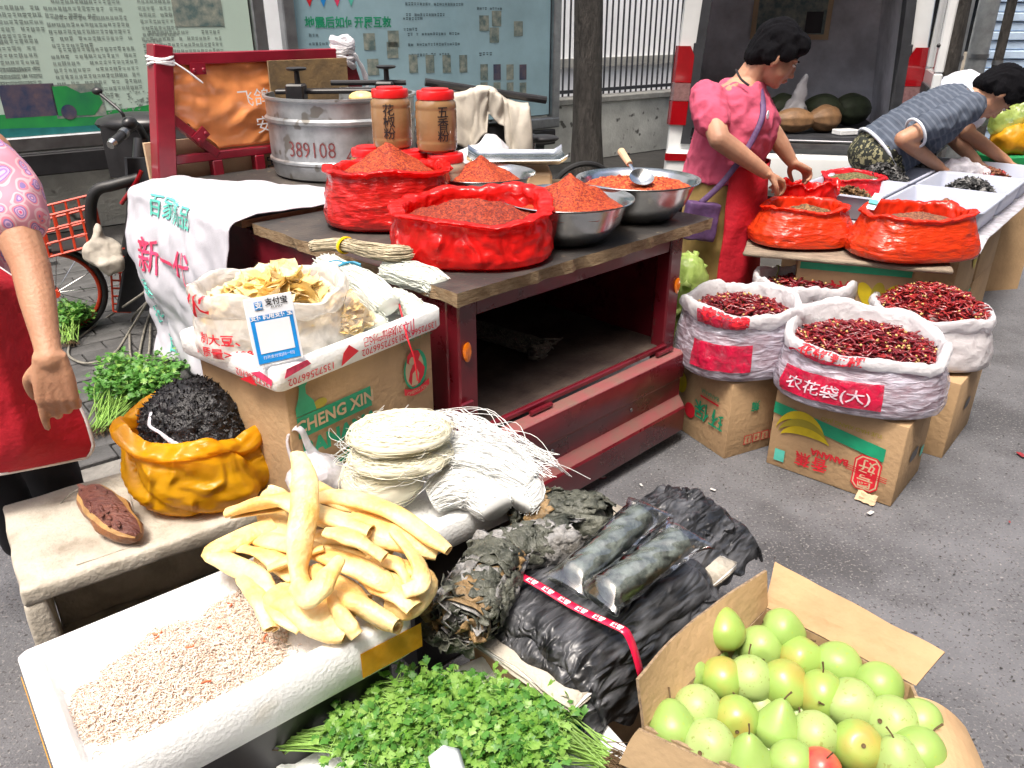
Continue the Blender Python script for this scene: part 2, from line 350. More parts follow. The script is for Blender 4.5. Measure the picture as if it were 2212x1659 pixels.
M['greenbag'] = film('green_veg_bag', (.52, .70, .20), .5, .2, 20, (1, 1, 1), .7, .4)
M['sack'] = mat('woven_sack', (.58, .58, .64), .6, var=.08, vs=10, transl=.12, bump=.3, bs=200)
M['sack_old'] = mat('old_sack', (.52, .48, .41), .7, var=.14, vs=9, transl=.12, bump=.4, bs=150)
def flake(name, a, b, c, sc, bump=1.0):
    m = bpy.data.materials.new(name); m.use_nodes = True; N = m.node_tree.nodes; L = m.node_tree.links; p = N['Principled BSDF']; p.inputs['Roughness'].default_value = .75
    tc = N.new('ShaderNodeTexCoord'); v = N.new('ShaderNodeTexVoronoi'); v.inputs['Scale'].default_value = sc; L.new(tc.outputs['Object'], v.inputs['Vector'])
    sp = N.new('ShaderNodeSeparateColor'); L.new(v.outputs['Color'], sp.inputs[0])
    r = N.new('ShaderNodeValToRGB'); e = r.color_ramp.elements; e[0].position = .1; e[0].color = (*a, 1); e[1].position = .9; e[1].color = (*c, 1); k = e.new(.5); k.color = (*b, 1)
    L.new(sp.outputs[0], r.inputs[0]); L.new(r.outputs[0], p.inputs['Base Color'])
    bp = N.new('ShaderNodeBump'); bp.inputs['Strength'].default_value = bump; bp.inputs['Distance'].default_value = .006; L.new(sp.outputs[1], bp.inputs['Height']); L.new(bp.outputs[0], p.inputs['Normal'])
    return m
M['chilipow'] = flake('chili_powder', (.17, .010, .003), (.36, .032, .005), (.50, .085, .014), 240)
M['chilidark'] = flake('dark_chili_powder', (.10, .006, .003), (.24, .02, .006), (.40, .05, .01), 240)
M['chilioil'] = flake('chili_flakes', (.20, .010, .003), (.42, .045, .008), (.58, .15, .035), 150)
M['spice'] = flake('brown_spice', (.05, .025, .012), (.15, .075, .03), (.30, .17, .07), 160)
M['spice_grn'] = flake('green_spice', (.05, .05, .02), (.12, .10, .035), (.22, .18, .07), 180)
M['spice_red'] = flake('rust_spice', (.10, .03, .02), (.20, .07, .035), (.30, .13, .06), 200)
M['jarplastic'] = mat('jar_body_powder', (.30, .18, .085), .22, col2=(.19, .10, .04), vs=5, coat=.6, stretch=(1, 1, 2), ramp=(.4, .75))
M['jarpale'] = mat('jar_body_pale', (.38, .31, .23), .22, var=.15, coat=.6)
M['redlid'] = mat('red_lid', (.66, .012, .014), .3, var=.08, coat=.3)
M['tofu'] = mat('tofu_skin', (.86, .60, .19), .55, col2=(.90, .74, .36), vs=16, transl=.2, bump=.6, bs=60)
M['tofu2'] = mat('tofu_skin_pale', (.88, .74, .46), .55, var=.1, vs=16, transl=.2, bump=.6, bs=60)
M['noodle_w'] = mat('rice_noodle', (.93, .95, .93), .35, var=.02, transl=.15)
M['noodle_y'] = mat('yellow_noodle', (.95, .92, .74), .4, var=.05, vs=20, transl=.15)
M['noodle_g'] = mat('bean_thread', (.88, .92, .84), .3, var=.04, transl=.15)
M['noodle_t'] = mat('tan_noodle', (.44, .38, .26), .5, var=.25, vs=40)
M['seaweed'] = mat('black_seaweed', (.006, .006, .007), .38, col2=(.022, .022, .026), vs=60, bump=1, bs=120, spec=.4)
M['kombu'] = mat('dried_kombu', (.014, .015, .017), .36, col2=(.15, .155, .17), vs=9, bump=.8, bs=16, ramp=(.42, .75), rvar=.1, stretch=(.6, 2.4, 2.4), crease=True)
M['leaf_d'] = mat('dried_leaf_dark', (.026, .030, .022), .5, col2=(.12, .125, .10), vs=16, bump=1, bs=50)
M['leaf_g'] = mat('dried_leaf_grey', (.34, .34, .34), .5, col2=(.09, .085, .075), vs=14, bump=1, bs=50)
M['leaf_b'] = mat('dried_leaf_brown', (.30, .19, .08), .6, col2=(.08, .06, .035), vs=14, bump=1, bs=50)
M['pork'] = mat('fried_pork_skin', (.80, .46, .12), .40, col2=(.90, .73, .38), vs=10, bump=.5, bs=70, sss=.15, spec=.4)
M['meat'] = mat('smoked_meat', (.085, .022, .018), .5, col2=(.17, .06, .04), vs=22, bump=1, bs=50, stretch=(1, 3, 1))
M['rind'] = mat('smoked_rind', (.24, .095, .035), .42, var=.4, vs=10, bump=.7, bs=40)
M['fat'] = mat('smoked_fat', (.42, .24, .09), .45, var=.3, vs=20, bump=.5)
M['pear_pale'] = mat('pear_skin_pale', (.29, .41, .12), .42, col2=(.37, .47, .17), vs=6, bump=.06, bs=220, sss=.12, speck=((.26, .30, .08), 120, .63))
M['pear'] = mat('pear_skin', (.24, .38, .085), .40, col2=(.32, .45, .13), vs=5, bump=.06, bs=220, sss=.12, speck=((.30, .40, .07), 130, .66))
M['pear_blush'] = mat('pear_skin_blush', (.27, .40, .085), .33, col2=(.50, .24, .06), vs=9, sss=.12, ramp=(.45, .85), detail=3, speck=((.27, .33, .06), 130, .66))
M['apple_red'] = mat('red_fruit', (.55, .035, .04), .3, col2=(.62, .16, .08), vs=14, sss=.1)
M['stalk'] = mat('fruit_stalk', (.10, .06, .025), .8)
M['shrimp'] = mat('dried_shrimp', (.88, .74, .62), .5, col2=(.92, .86, .78), vs=70, transl=.2)
M['shrimp2'] = mat('dried_shrimp_pink', (.84, .60, .48), .5, var=.2, vs=70, transl=.2)
M['shrimp_o'] = mat('orange_shrimp', (.80, .22, .10), .45, transl=.2)
M['herb'] = mat('coriander_leaf', (.13, .31, .035), .42, col2=(.29, .49, .11), vs=22, transl=.3)
M['herb_dk'] = mat('coriander_leaf_dark', (.055, .19, .022), .45, col2=(.12, .32, .06), vs=22, transl=.3)
M['stem'] = mat('coriander_stem', (.25, .44, .09), .4, var=.25, vs=15, transl=.2)
M['lettuce'] = mat('lettuce_leaf', (.33, .50, .10), .45, col2=(.58, .70, .26), vs=9, transl=.3)
M['chilipod'] = mat('dried_chili', (.10, .005, .010), .32, col2=(.21, .012, .020), vs=60, coat=.3)
M['chilipod2'] = mat('bright_dried_chili', (.27, .018, .018), .35, var=.3, vs=60, coat=.3)
M['chilicap'] = mat('chili_cap', (.55, .36, .12), .6)
M['tray'] = mat('white_tray_plastic', (.50, .54, .66), .35, var=.05, vs=6, transl=.12)
M['skin'] = mat('skin', (.44, .235, .15), .58, var=.18, vs=9, bump=.12, bs=120, sss=.18)
M['skin_man'] = mat('skin_man', (.42, .22, .135), .5, var=.12, vs=9, bump=.12, bs=120, sss=.18)
M['skin_arm'] = mat('skin_arm', (.44, .23, .135), .58, col2=(.37, .175, .10), vs=8, bump=.35, bs=110, sss=.12, ramp=(.4, .75))
M['lips'] = mat('lips', (.40, .12, .10), .4)
M['hair'] = mat('black_hair', (.004, .004, .005), .7, col2=(.009, .009, .012), vs=40, stretch=(8, 8, 1), bump=.8, bs=70, spec=.08)
M['pink'] = mat('pink_shirt', (.48, .072, .135), .9, var=.10, vs=7, bump=.3, bs=24)
M['apron'] = mat('red_apron', (.46, .004, .018), .75, var=.15, vs=5, bump=.3, bs=18)
M['apron_hem'] = mat('white_hem', (.80, .78, .78), .8)
M['khaki'] = mat('khaki_trousers', (.34, .23, .075), .85, var=.2, vs=8)
M['black_cloth'] = mat('black_trousers', (.010, .010, .012), .85)
M['purple'] = mat('purple_bag', (.085, .04, .12), .6, var=.25, vs=20, bump=.3)
M['litter'] = mat('litter_paper', (.62, .62, .60), .8)
M['blue'] = mat('blue_tie', (.02, .27, .45), .4)
M['cardblue'] = mat('card_blue', (.015, .26, .70), .3)
M['cardwhite'] = mat('card_white', (.80, .84, .90), .25, var=.03, coat=.6)
M['yellow'] = mat('yellow_tie', (.80, .55, .01), .35)
M['redtape'] = mat('red_printed_tape', (.70, .01, .06), .25, coat=.4)
M['rope'] = mat('grey_rope', (.20, .19, .16), .9, var=.3, vs=60)
M['basket_red'] = mat('red_basket', (.60, .05, .015), .4)
M['pumpkin'] = mat('pumpkin', (.22, .12, .055), .6, var=.3, vs=12, bump=.4)
M['veg_dark'] = mat('dark_veg', (.045, .06, .03), .6, var=.3)
M['green_p'] = mat('green_crate', (.01, .22, .07), .5)
M['yellow_p'] = mat('yellow_bag', (.62, .30, .01), .4, transl=.2)
M['bluewall'] = mat('blue_shutter', (.50, .64, .82), .5, var=.1)
M['greyp'] = mat('grey_pole', (.28, .30, .31), .55, var=.2)
M['shop'] = mat('far_shop', (.30, .24, .17), .8, col2=(.10, .09, .08), vs=1.5)
M['glassdark'] = mat('dark_glass', (.02, .025, .03), .05, coat=1)
def blouse_mat():
    m = bpy.data.materials.new('floral_blouse'); m.use_nodes = True; N = m.node_tree.nodes; L = m.node_tree.links; p = N['Principled BSDF']; p.inputs['Roughness'].default_value = .8
    tc = N.new('ShaderNodeTexCoord'); n = N.new('ShaderNodeTexNoise'); n.inputs['Scale'].default_value = 9; L.new(tc.outputs['Object'], n.inputs[0])
    mx = N.new('ShaderNodeMix'); mx.data_type = 'RGBA'; mx.inputs[0].default_value = .07; L.new(tc.outputs['Object'], mx.inputs[6]); L.new(n.outputs['Color'], mx.inputs[7])
    v = N.new('ShaderNodeTexVoronoi'); v.inputs['Scale'].default_value = 30; L.new(mx.outputs[2], v.inputs['Vector'])
    r = N.new('ShaderNodeValToRGB'); r.color_ramp.interpolation = 'CONSTANT'; e = r.color_ramp.elements
    e[0].position = 0; e[0].color = (.70, .10, .24, 1); e[1].position = .62; e[1].color = (.60, .26, .34, 1)
    for q, c in ((.10, (.75, .42, .55)), (.17, (.33, .22, .48)), (.25, (.62, .38, .60)), (.33, (.25, .18, .42)), (.40, (.72, .22, .30)), (.50, (.70, .45, .50))): k = e.new(q); k.color = (*c, 1)
    L.new(v.outputs['Distance'], r.inputs[0]); L.new(r.outputs[0], p.inputs['Base Color']); return m
M['blouse'] = blouse_mat()
def stripe_mat():
    m = bpy.data.materials.new('striped_shirt'); m.use_nodes = True; N = m.node_tree.nodes; L = m.node_tree.links; p = N['Principled BSDF']; p.inputs['Roughness'].default_value = .85
    at = N.new('ShaderNodeAttribute'); at.attribute_name = 'along'
    mu = N.new('ShaderNodeMath'); mu.operation = 'MULTIPLY'; mu.inputs[1].default_value = 32; L.new(at.outputs['Fac'], mu.inputs[0])
    fr = N.new('ShaderNodeMath'); fr.operation = 'FRACT'; L.new(mu.outputs[0], fr.inputs[0])
    r = N.new('ShaderNodeValToRGB'); r.color_ramp.interpolation = 'CONSTANT'; e = r.color_ramp.elements; e[0].color = (.055, .072, .105, 1); e[1].position = .68; e[1].color = (.095, .115, .155, 1)
    L.new(fr.outputs[0], r.inputs[0]); L.new(r.outputs[0], p.inputs['Base Color']); return m
M['stripe'] = stripe_mat()
M['camo'] = mat('camo_trousers', (.012, .016, .012), .85, col2=(.24, .23, .13), vs=44, detail=2, ramp=(.52, .55))
M['whiteshirt'] = mat('white_tshirt', (.72, .75, .84), .85, var=.05, speck=((.25, .33, .62), 30, .66))
M['shirt_trim'] = mat('pale_trim', (.55, .60, .68), .85)
# ================================================================ setting
WD = Vector((.788, .616, 0)).normalized(); WN = Vector((-WD.y, WD.x, 0)); WA = math.atan2(WD.y, WD.x)
K0 = Vector((-1.49, 2.39, 0))                     # a point on the kerb line
def KW(s, n, z=0): return K0+WD*s+WN*n+Vector((0, 0, z))
# road: one big sheet, gently uneven near by
mb = MB(); mb.poly([(-150, -60, -.012), (150, -60, -.012), (150, 220, -.012), (-150, 220, -.012)])
tag(mb.build('ground', M['asphalt'], smooth=False), kind='structure')
mb = MB(); mb.grid(lambda u, v: (-3+9*u, -.6+7.6*v, .004*fbm((u*5, v*5, 0))), 90, 76)
tag(mb.build('road', M['asphalt']), kind='structure')
SWZ = .10
side = MB(); side.box((0, 0, 0), (1, 1, 1))
mb = MB(); c = KW(4, 2.35, SWZ/2-.02); mb.box(c, (24, 4.46, SWZ), rotz(WA))
pav = tag(mb.build('pavement', M['pavebase'], smooth=False), kind='structure')
kb = tag(MB().box((0, 0, .02), (.02, .02, .02)).build('kerb', M['kerb'], loc=KW(-1.4, .06)), kind='structure')
kme = MB().box((0, 0, 0), (.74, .12, .16)).mesh('kerbstone', [M['kerb']], bevel=.012, seg=2)
for i in range(14): link('kerbstone', kme, kb, kb.matrix_basis.inverted()@KW(-1.4+.75*i, .06, SWZ-.075+rn(-.004, .004)), (rn(-.01, .01), rn(-.006, .006), WA))
# paving bricks, each its own piece where the photo shows them
bmes = []
for k in range(4):
    b = MB().box((0, 0, 0), (.226, .111, .05)); bmes.append(b.mesh('brick', [M['brick']], bevel=.004))
nb = 0
BA = WA+math.radians(2)
for j in range(0, 34):
    for i in range(-12, 22):
        p = K0+WD*((i+(j % 2)*.5)*.232)+WN*(.185+j*.117); x, y, d = proj((p.x, p.y, SWZ))
        if -30 < x < 545 and 560 < y < 1075 and nb < 296 and not (x < 90 and y < 800):
            link('brick', bmes[nb % 4], pav, (p.x, p.y, SWZ-.018+rn(-.003, .003)), (rn(-.012, .012), rn(-.012, .012), BA+rn(-.012, .012))); nb += 1
# ---- back wall with coping and bar fence
WALLN = 4.1
wl = thing('boundary_wall', 'stained pale low wall behind the notice boards and tree', 'wall', KW(5, WALLN), WA)
MB().box((0, .1, .40), (22, .2, .62)).build('wall_face', M['wallw'], wl, smooth=False)
MB().box((0, .1, .745), (22, .27, .07)).build('coping', M['coping'], wl, bevel=.01)
fe = thing('bar_fence', 'dark upright bar fence standing on the pale low wall', 'fence', KW(7.1, WALLN+.1, .78), WA)
for z in (.06, 1.55): MB().box((0, 0, z), (3.4, .035, .035)).build('rail', M['bars'], fe)
bar = MB().box((0, 0, .82), (.016, .016, 1.62)).mesh('bar', [M['bars']])
for i in range(38): link('bar', bar, fe, (-1.66+i*.09, 0, 0))
mb = MB(); mb.box((0, 3.15, 5.0), (30, 6.3, 10))  # real wall, made taller and wider to block low sky light
bld = thing('pale_building', 'plain white building wall seen through the fence bars', 'building', KW(6, WALLN+2.2), WA)
mb.build('wall', M['white_far'], bld, smooth=False)
MB().box((0, -.02, 1.0), (30.1, .1, .12)).build('ledge', M['coping'], bld)
# ---- notice boards
def board(name, label, x0, x1, zb, zt, s_off, paper, deco):
    # x0..x1 along the wall, measured in s
    t = thing(name, label, 'notice board', KW((x0+x1)/2, WALLN-.45), WA); wd = x1-x0; h = zt-zb
    MB().box((0, .04, (zb+zt)/2), (wd-.1, .03, h-.1)).build('backing', M['board_frame'], t)
    BODY[t.name] = MB().box((0, .022, (zb+zt)/2), (wd-.12, .006, h-.12)).build('poster', paper, t)
    for sx in (-1, 1): MB().box((sx*(wd/2), .02, (zb+zt)/2), (.10, .10, h+.1)).build('frame_side', M['steel_dull'], t, bevel=.01)
    MB().box((0, .02, zb-.02), (wd+.1, .11, .10)).build('frame_bottom', M['steel_dull'], t, bevel=.01)
    MB().box((0, .02, zt+.04), (wd+.1, .11, .10)).build('frame_top', M['steel_dull'], t, bevel=.01)
    MB().box((0, .01, zb-.16), (wd, .09, .15)).build('lower_rail', M['blackp'], t, bevel=.01)
    for sx in (-1, 1): MB().box((sx*(wd/2-.15), .06, (zb-.2+SWZ)/2-.02), (.08, .08, zb-.2-SWZ+.06)).build('post', M['board_frame'], t)
    deco(t, BODY[t.name], wd, zb, zt); return t
def block_text(t, x, z, w_, rows, pitch, ch, mat_, name='printed_text', ind=0):
    b = MB()
    for r in range(rows):
        cx = x+(ch*2 if (r == 0 and ind) else 0); end = x+w_*(1 if r < rows-1 else rn(.3, .8))
        while cx < end:
            if rn(0, 1) > .06:
                hw, hh = ch*rn(.32, .46), ch*rn(.30, .48)
                zc = z-r*pitch+rn(-.002, .002)
                if rn(0, 1) < .5:
                    b.poly([(cx-hw, 0, zc+.12*ch), (cx+hw, 0, zc+.12*ch), (cx+hw, 0, zc+hh), (cx-hw, 0, zc+hh)])
                    b.poly([(cx-hw*.8, 0, zc-hh), (cx+hw*.8, 0, zc-hh), (cx+hw*.8, 0, zc-.08*ch), (cx-hw*.8, 0, zc-.08*ch)])
                else:
                    b.poly([(cx-hw, 0, zc-hh), (cx-hw*.1, 0, zc-hh), (cx-hw*.1, 0, zc+hh), (cx-hw, 0, zc+hh)])
                    b.poly([(cx+hw*.15, 0, zc-hh), (cx+hw, 0, zc-hh), (cx+hw, 0, zc+hh*.9), (cx+hw*.15, 0, zc+hh*.9)])
            cx += ch*1.12
    tag(b.build(name, mat_, BODY[t.name], loc=(0, .0165, 0), smooth=False), kind='stuff')
def pic(t, x, z, w_, h_, m, name='printed_photo', y=.0160):
    MB().poly([(x-w_/2, y, z-h_/2), (x+w_/2, y, z-h_/2), (x+w_/2, y, z+h_/2), (x-w_/2, y, z+h_/2)]).build(name, m, BODY[t.name], smooth=False)
def bpos(t, px, py):      # local (x, z) on a board's poster for a photo pixel
    d = ray(px, py); o = Vector((0, 0, HC)); p0 = Vector(t.location); k = (p0-o).dot(WN)/d.dot(WN); q = o+d*k-p0
    return q.dot(WD), q.z
def deco_left(t, po, wd, zb, zt):
    def txt(px, py, pw, rows, ind=1):
        x, z = bpos(t, px, py); x2, _ = bpos(t, px+pw, py); block_text(t, x, z, x2-x, rows, .043, .026, M['ink'], ind=ind)
    txt(-40, 15, 125, 5); txt(-40, 90, 120, 7); txt(-40, 152, 128, 5)
    txt(95, 2, 165, 3); txt(103, 38, 178, 5); txt(112, 108, 185, 8)
    txt(300, 2, 75, 7, 0); txt(308, 70, 170, 10)
    for (px, py, w_, h_, m) in ((65, 218, 92, 58, 'photo_dark'), (430, 28, 100, 50, 'photo_tan')):
        x, z = bpos(t, px, py); pic(t, x, z, w_*.0036, h_*.0036, M[m])
    x, z = bpos(t, 172, 218); pic(t, x, z, .32, .22, M['photo_tan'])
    # green car photo
    b = MB(); b.poly([(x+a, .0150, z+c_) for a, c_ in ((-.15, -.09), (.08, -.10), (.15, -.02), (.13, .06), (.02, .05), (-.06, .10), (-.15, .10))]); b.build('printed_car', M['board_green'], po, smooth=False)
    MB().poly([(x-.08+.05*math.cos(a), .0142, z-.07+.05*math.sin(a)) for a in [2*PI*i/14 for i in range(14)]]).build('printed_wheel', M['photo_dark'], po, smooth=False)
    xs = [(-wd/2+.07)+(wd-.14)*i/20 for i in range(21)]
    top = [zb+.26+.10*math.sin(i*.33+.6)*(i/20)-.16*(1-i/20)**1.5 for i in range(21)]
    b = MB(); b.add([(x_, .0165, zb+.04) for x_ in xs]+[(x_, .0165, z_) for x_, z_ in zip(xs, top)], [(i, i+1, i+22, i+21) for i in range(20)]); b.build('printed_green_swoosh', M['board_green'], po, smooth=False)
    b = MB(); b.add([(x_, .0150, zb+.03) for x_ in xs]+[(x_, .0150, max(z_-.09, zb+.04)) for x_, z_ in zip(xs, top)], [(i, i+1, i+22, i+21) for i in range(20)]); b.build('printed_teal_swoosh', M['board_teal'], po, smooth=False)
    b = MB()
    x, z = bpos(t, 290, 215)
    for i in range(90):
        a, c_ = x+rn(-.22, .22), z+rn(-.08, .06); r = rn(.006, .014); b.poly([(a-r, .0158, c_), (a, .0158, c_-r), (a+r, .0158, c_+r*.3)])
    tag(b.build('printed_foliage', M['ink'], po, smooth=False), kind='stuff')
def deco_right(t, po, wd, zb, zt):
    def txt(px, py, pw, rows, ch=.026):
        x, z = bpos(t, px, py); x2, _ = bpos(t, px+pw, py); block_text(t, x, z, x2-x, rows, .085, ch, M['ink2'], ind=0)
    x, z = bpos(t, 665, 50); 
    tm = text_mb('地震后如何开展互救', .088, .002, align='LEFT'); tm.xf(Matrix.Translation((x-.02, .016, z))@Matrix.Rotation(PI/2, 4, 'X')); tm.build('lettering', M['ink_green'], po, smooth=False)
    txt(672, 76, 30, 1); txt(672, 95, 85, 1); txt(665, 113, 20, 1)
    txt(880, 8, 125, 2); txt(875, 40, 40, 2); txt(885, 74, 110, 3)
    txt(1035, 18, 120, 1); txt(1040, 117, 45, 1, .036)
    for i in range(4):
        x, z = bpos(t, 895+36*i, 138); pic(t, x, z, .09, .15, M['photo_tan'])
        x, z = bpos(t, 1048+28*i, 156); pic(t, x, z, .088, .14, M['photo_dark' if i % 2 else 'photo_tan'])
        x, z = bpos(t, 1048+28*i, 190); pic(t, x, z, .085, .10, M['photo_tan'])
    for a, b_ in ((800, 90), (852, 84), (808, 145), (850, 108), (1048, 50), (1075, 40), (1070, 76), (1122, 62)):
        x, z = bpos(t, a, b_); pic(t, x, z, .11, .13, M['photo_tan'])
    for i, m in enumerate(('ink_red', 'cardblue', 'ink_pink', 'ink_teal')):
        x, z = bpos(t, 670+30*i, 3); MB().poly([(x-.05, .016, z+.07), (x, .016, z-.04), (x+.05, .016, z+.07)]).build('printed_pennant', M[m], po, smooth=False)
def s_at(px, py):
    d = ray(px, py); o = Vector((0, 0, HC)); p0 = KW(0, WALLN-.45); k = (p0-o).dot(WN)/d.dot(WN); q = o+d*k; return (q-K0).dot(WD), q.z
sL1, _ = s_at(560, 60); sR0, _ = s_at(625, 60); sR1, _ = s_at(1200, 120); _, zbl = s_at(120, 300); _, zbr = s_at(1170, 262)
board('notice_board', 'left notice board with pale green poster of dense grey text', sL1-3.3, sL1, zbl, 2.75, 0, M['board_paper'], deco_left)
board('notice_board', 'blue notice board behind the spice jars with small pictures', sR0, sR1, zbr, 2.75, 0, M['board_paper2'], deco_right)
# ---- street trees
def tree(name, label, loc, r, h, seed, crown=True):
    t = thing(name, label, 'tree', loc); rr = random.Random(seed); mb = MB(); pts = []; rad = []
    for i in range(15):
        f = i/14; pts.append((.06*math.sin(f*2+seed), .05*math.sin(f*3), f*h-.02)); rad.append(r*(1.35-.35*min(1, f*8))*(1-.3*f))
    n = 20; rs = []
    for i, (p, q) in enumerate(zip(pts, rad)):
        rs.append([(p[0]+q*(1+.06*nz(math.cos(2*PI*j/n)*2, math.sin(2*PI*j/n)*2, p[2]*2+seed))*math.cos(2*PI*j/n), p[1]+q*(1+.06*nz(math.cos(2*PI*j/n)*2, p[2]*2, seed))*math.sin(2*PI*j/n), p[2]) for j in range(n)])
    mb.rings(rs); tips = []
    for k in range(6):
        a = k*1.05+seed; z0 = h*(.72+.05*k); e = Vector((math.cos(a)*rr.uniform(1.2, 1.9), math.sin(a)*rr.uniform(1.2, 1.9), z0+rr.uniform(.6, 1.3)))
        pp = spline([(0, 0, z0), e*.4+Vector((0, 0, z0*.6+.15)), e], 8); mb.tube(pp, [r*.42*(1-.75*i/8) for i in range(9)], 8); tips.append(e)
    mb.build('trunk', M['bark'], t)
    if crown:
        lf = MB()
        for e in tips+[Vector((0, 0, h+.9))]:
            for q in range(430):
                p = e+Vector((rr.gauss(0, .55), rr.gauss(0, .55), rr.gauss(0, .34))); a, b_, c_ = rr.uniform(0, 6.3), rr.uniform(-.6, .6), rr.uniform(-.6, .6)
                m_ = euler(b_, c_, a); s_ = rr.uniform(.05, .09)
                lf.add([p+m_@Vector(v)*s_ for v in ((-1, 0, 0), (0, -.5, .1), (1, 0, 0), (0, .5, .1))], [(0, 1, 2, 3)])
        lf.build('crown', M['leaf_tree'], t, smooth=False)
tb = PY(1268, 340, 7.3); tree('street_tree', 'thick dark tree trunk in front of the blue notice board edge', (tb.x, tb.y, SWZ), .135, 4.6, 3)
tb = PY(2040, 100, 8.0); tree('street_tree', 'dark tree trunk behind the right side of the white van', (tb.x, tb.y, 0), .13, 4.6, 7)
for (px, Y, r, lab) in ((2072, 8.8, .075, 'grey lamp pole nearest the van'), (2122, 9.2, .095, 'thick grey pole near the blue shutter'), (2168, 7.8, .042, 'thin brown pole beside the blue shutter')):
    q = PY(px, 80, Y); t = thing('street_pole', lab+' at the right', 'pole', (q.x, q.y, 0), 0)
    MB().lathe([(r*1.5, 0), (r*1.5, .05), (r, .07), (r, 4.4), (r*.9, 4.45)], 16, cap=True).build('shaft', M['greyp' if r > .05 else 'bark'], t)
    MB().lathe([(r*1.12, 1.2), (r*1.12, 1.24)], 16, cap=True).build('band', M['steel_dull'], t)
# unseen building across the street, added behind the camera to block sky light
ob_ = thing('sky_blocking_building', 'unseen brown building added across the street to block sky light', 'building', KW(2, -7.5), WA)
MB().box((0, -3, 5.5), (44, 6, 11)).build('wall', M['shop'], ob_, smooth=False); wn_ = MB().box((0, .02, 0), (1.6, .08, 1.5)).mesh('window', [M['glassdark']])
for i in range(12):
    for j in range(3): link('window', wn_, ob_, (-18+3.3*i, 0, 2.2+3.0*j))
# far shops at the right edge
q = PY(2130, 60, 14); t = thing('far_shop', 'blurred brown shop front far behind the poles', 'building', (q.x-1.2, q.y+1, 0), 0)
MB().box((0, 1.5, 2.2), (5, 3, 4.4)).build('wall', M['shop'], t, smooth=False)
MB().box((0, -.3, 2.5), (5, .7, .12)).build('awning', M['coping'], t)
for i in range(4): MB().box((-1.8+1.2*i, -.02, 1.2), (.9, .08, 2.0)).build('window', M['glassdark'], t); 
MB().box((-.6, -.12, 1.15), (.5, .1, .5)).build('poster', M['ink_yellow'], t); MB().box((1.1, -.12, .7), (.8, .1, .7)).build('stack', M['foam_old'], t)
q = PY(2200, 60, 11); t = thing('blue_shutter', 'pale blue roller shutter at the top right corner', 'shutter', (q.x+.55, q.y, 0), 0)
for i in range(26): MB().box((0, .02*(i % 2), .06+i*.11), (1.9, .05, .1)).build('slat', M['bluewall'], t, bevel=.01)
MB().box((0, .1, 1.5), (2.1, .1, 3.1)).build('frame', M['greyp'], t)
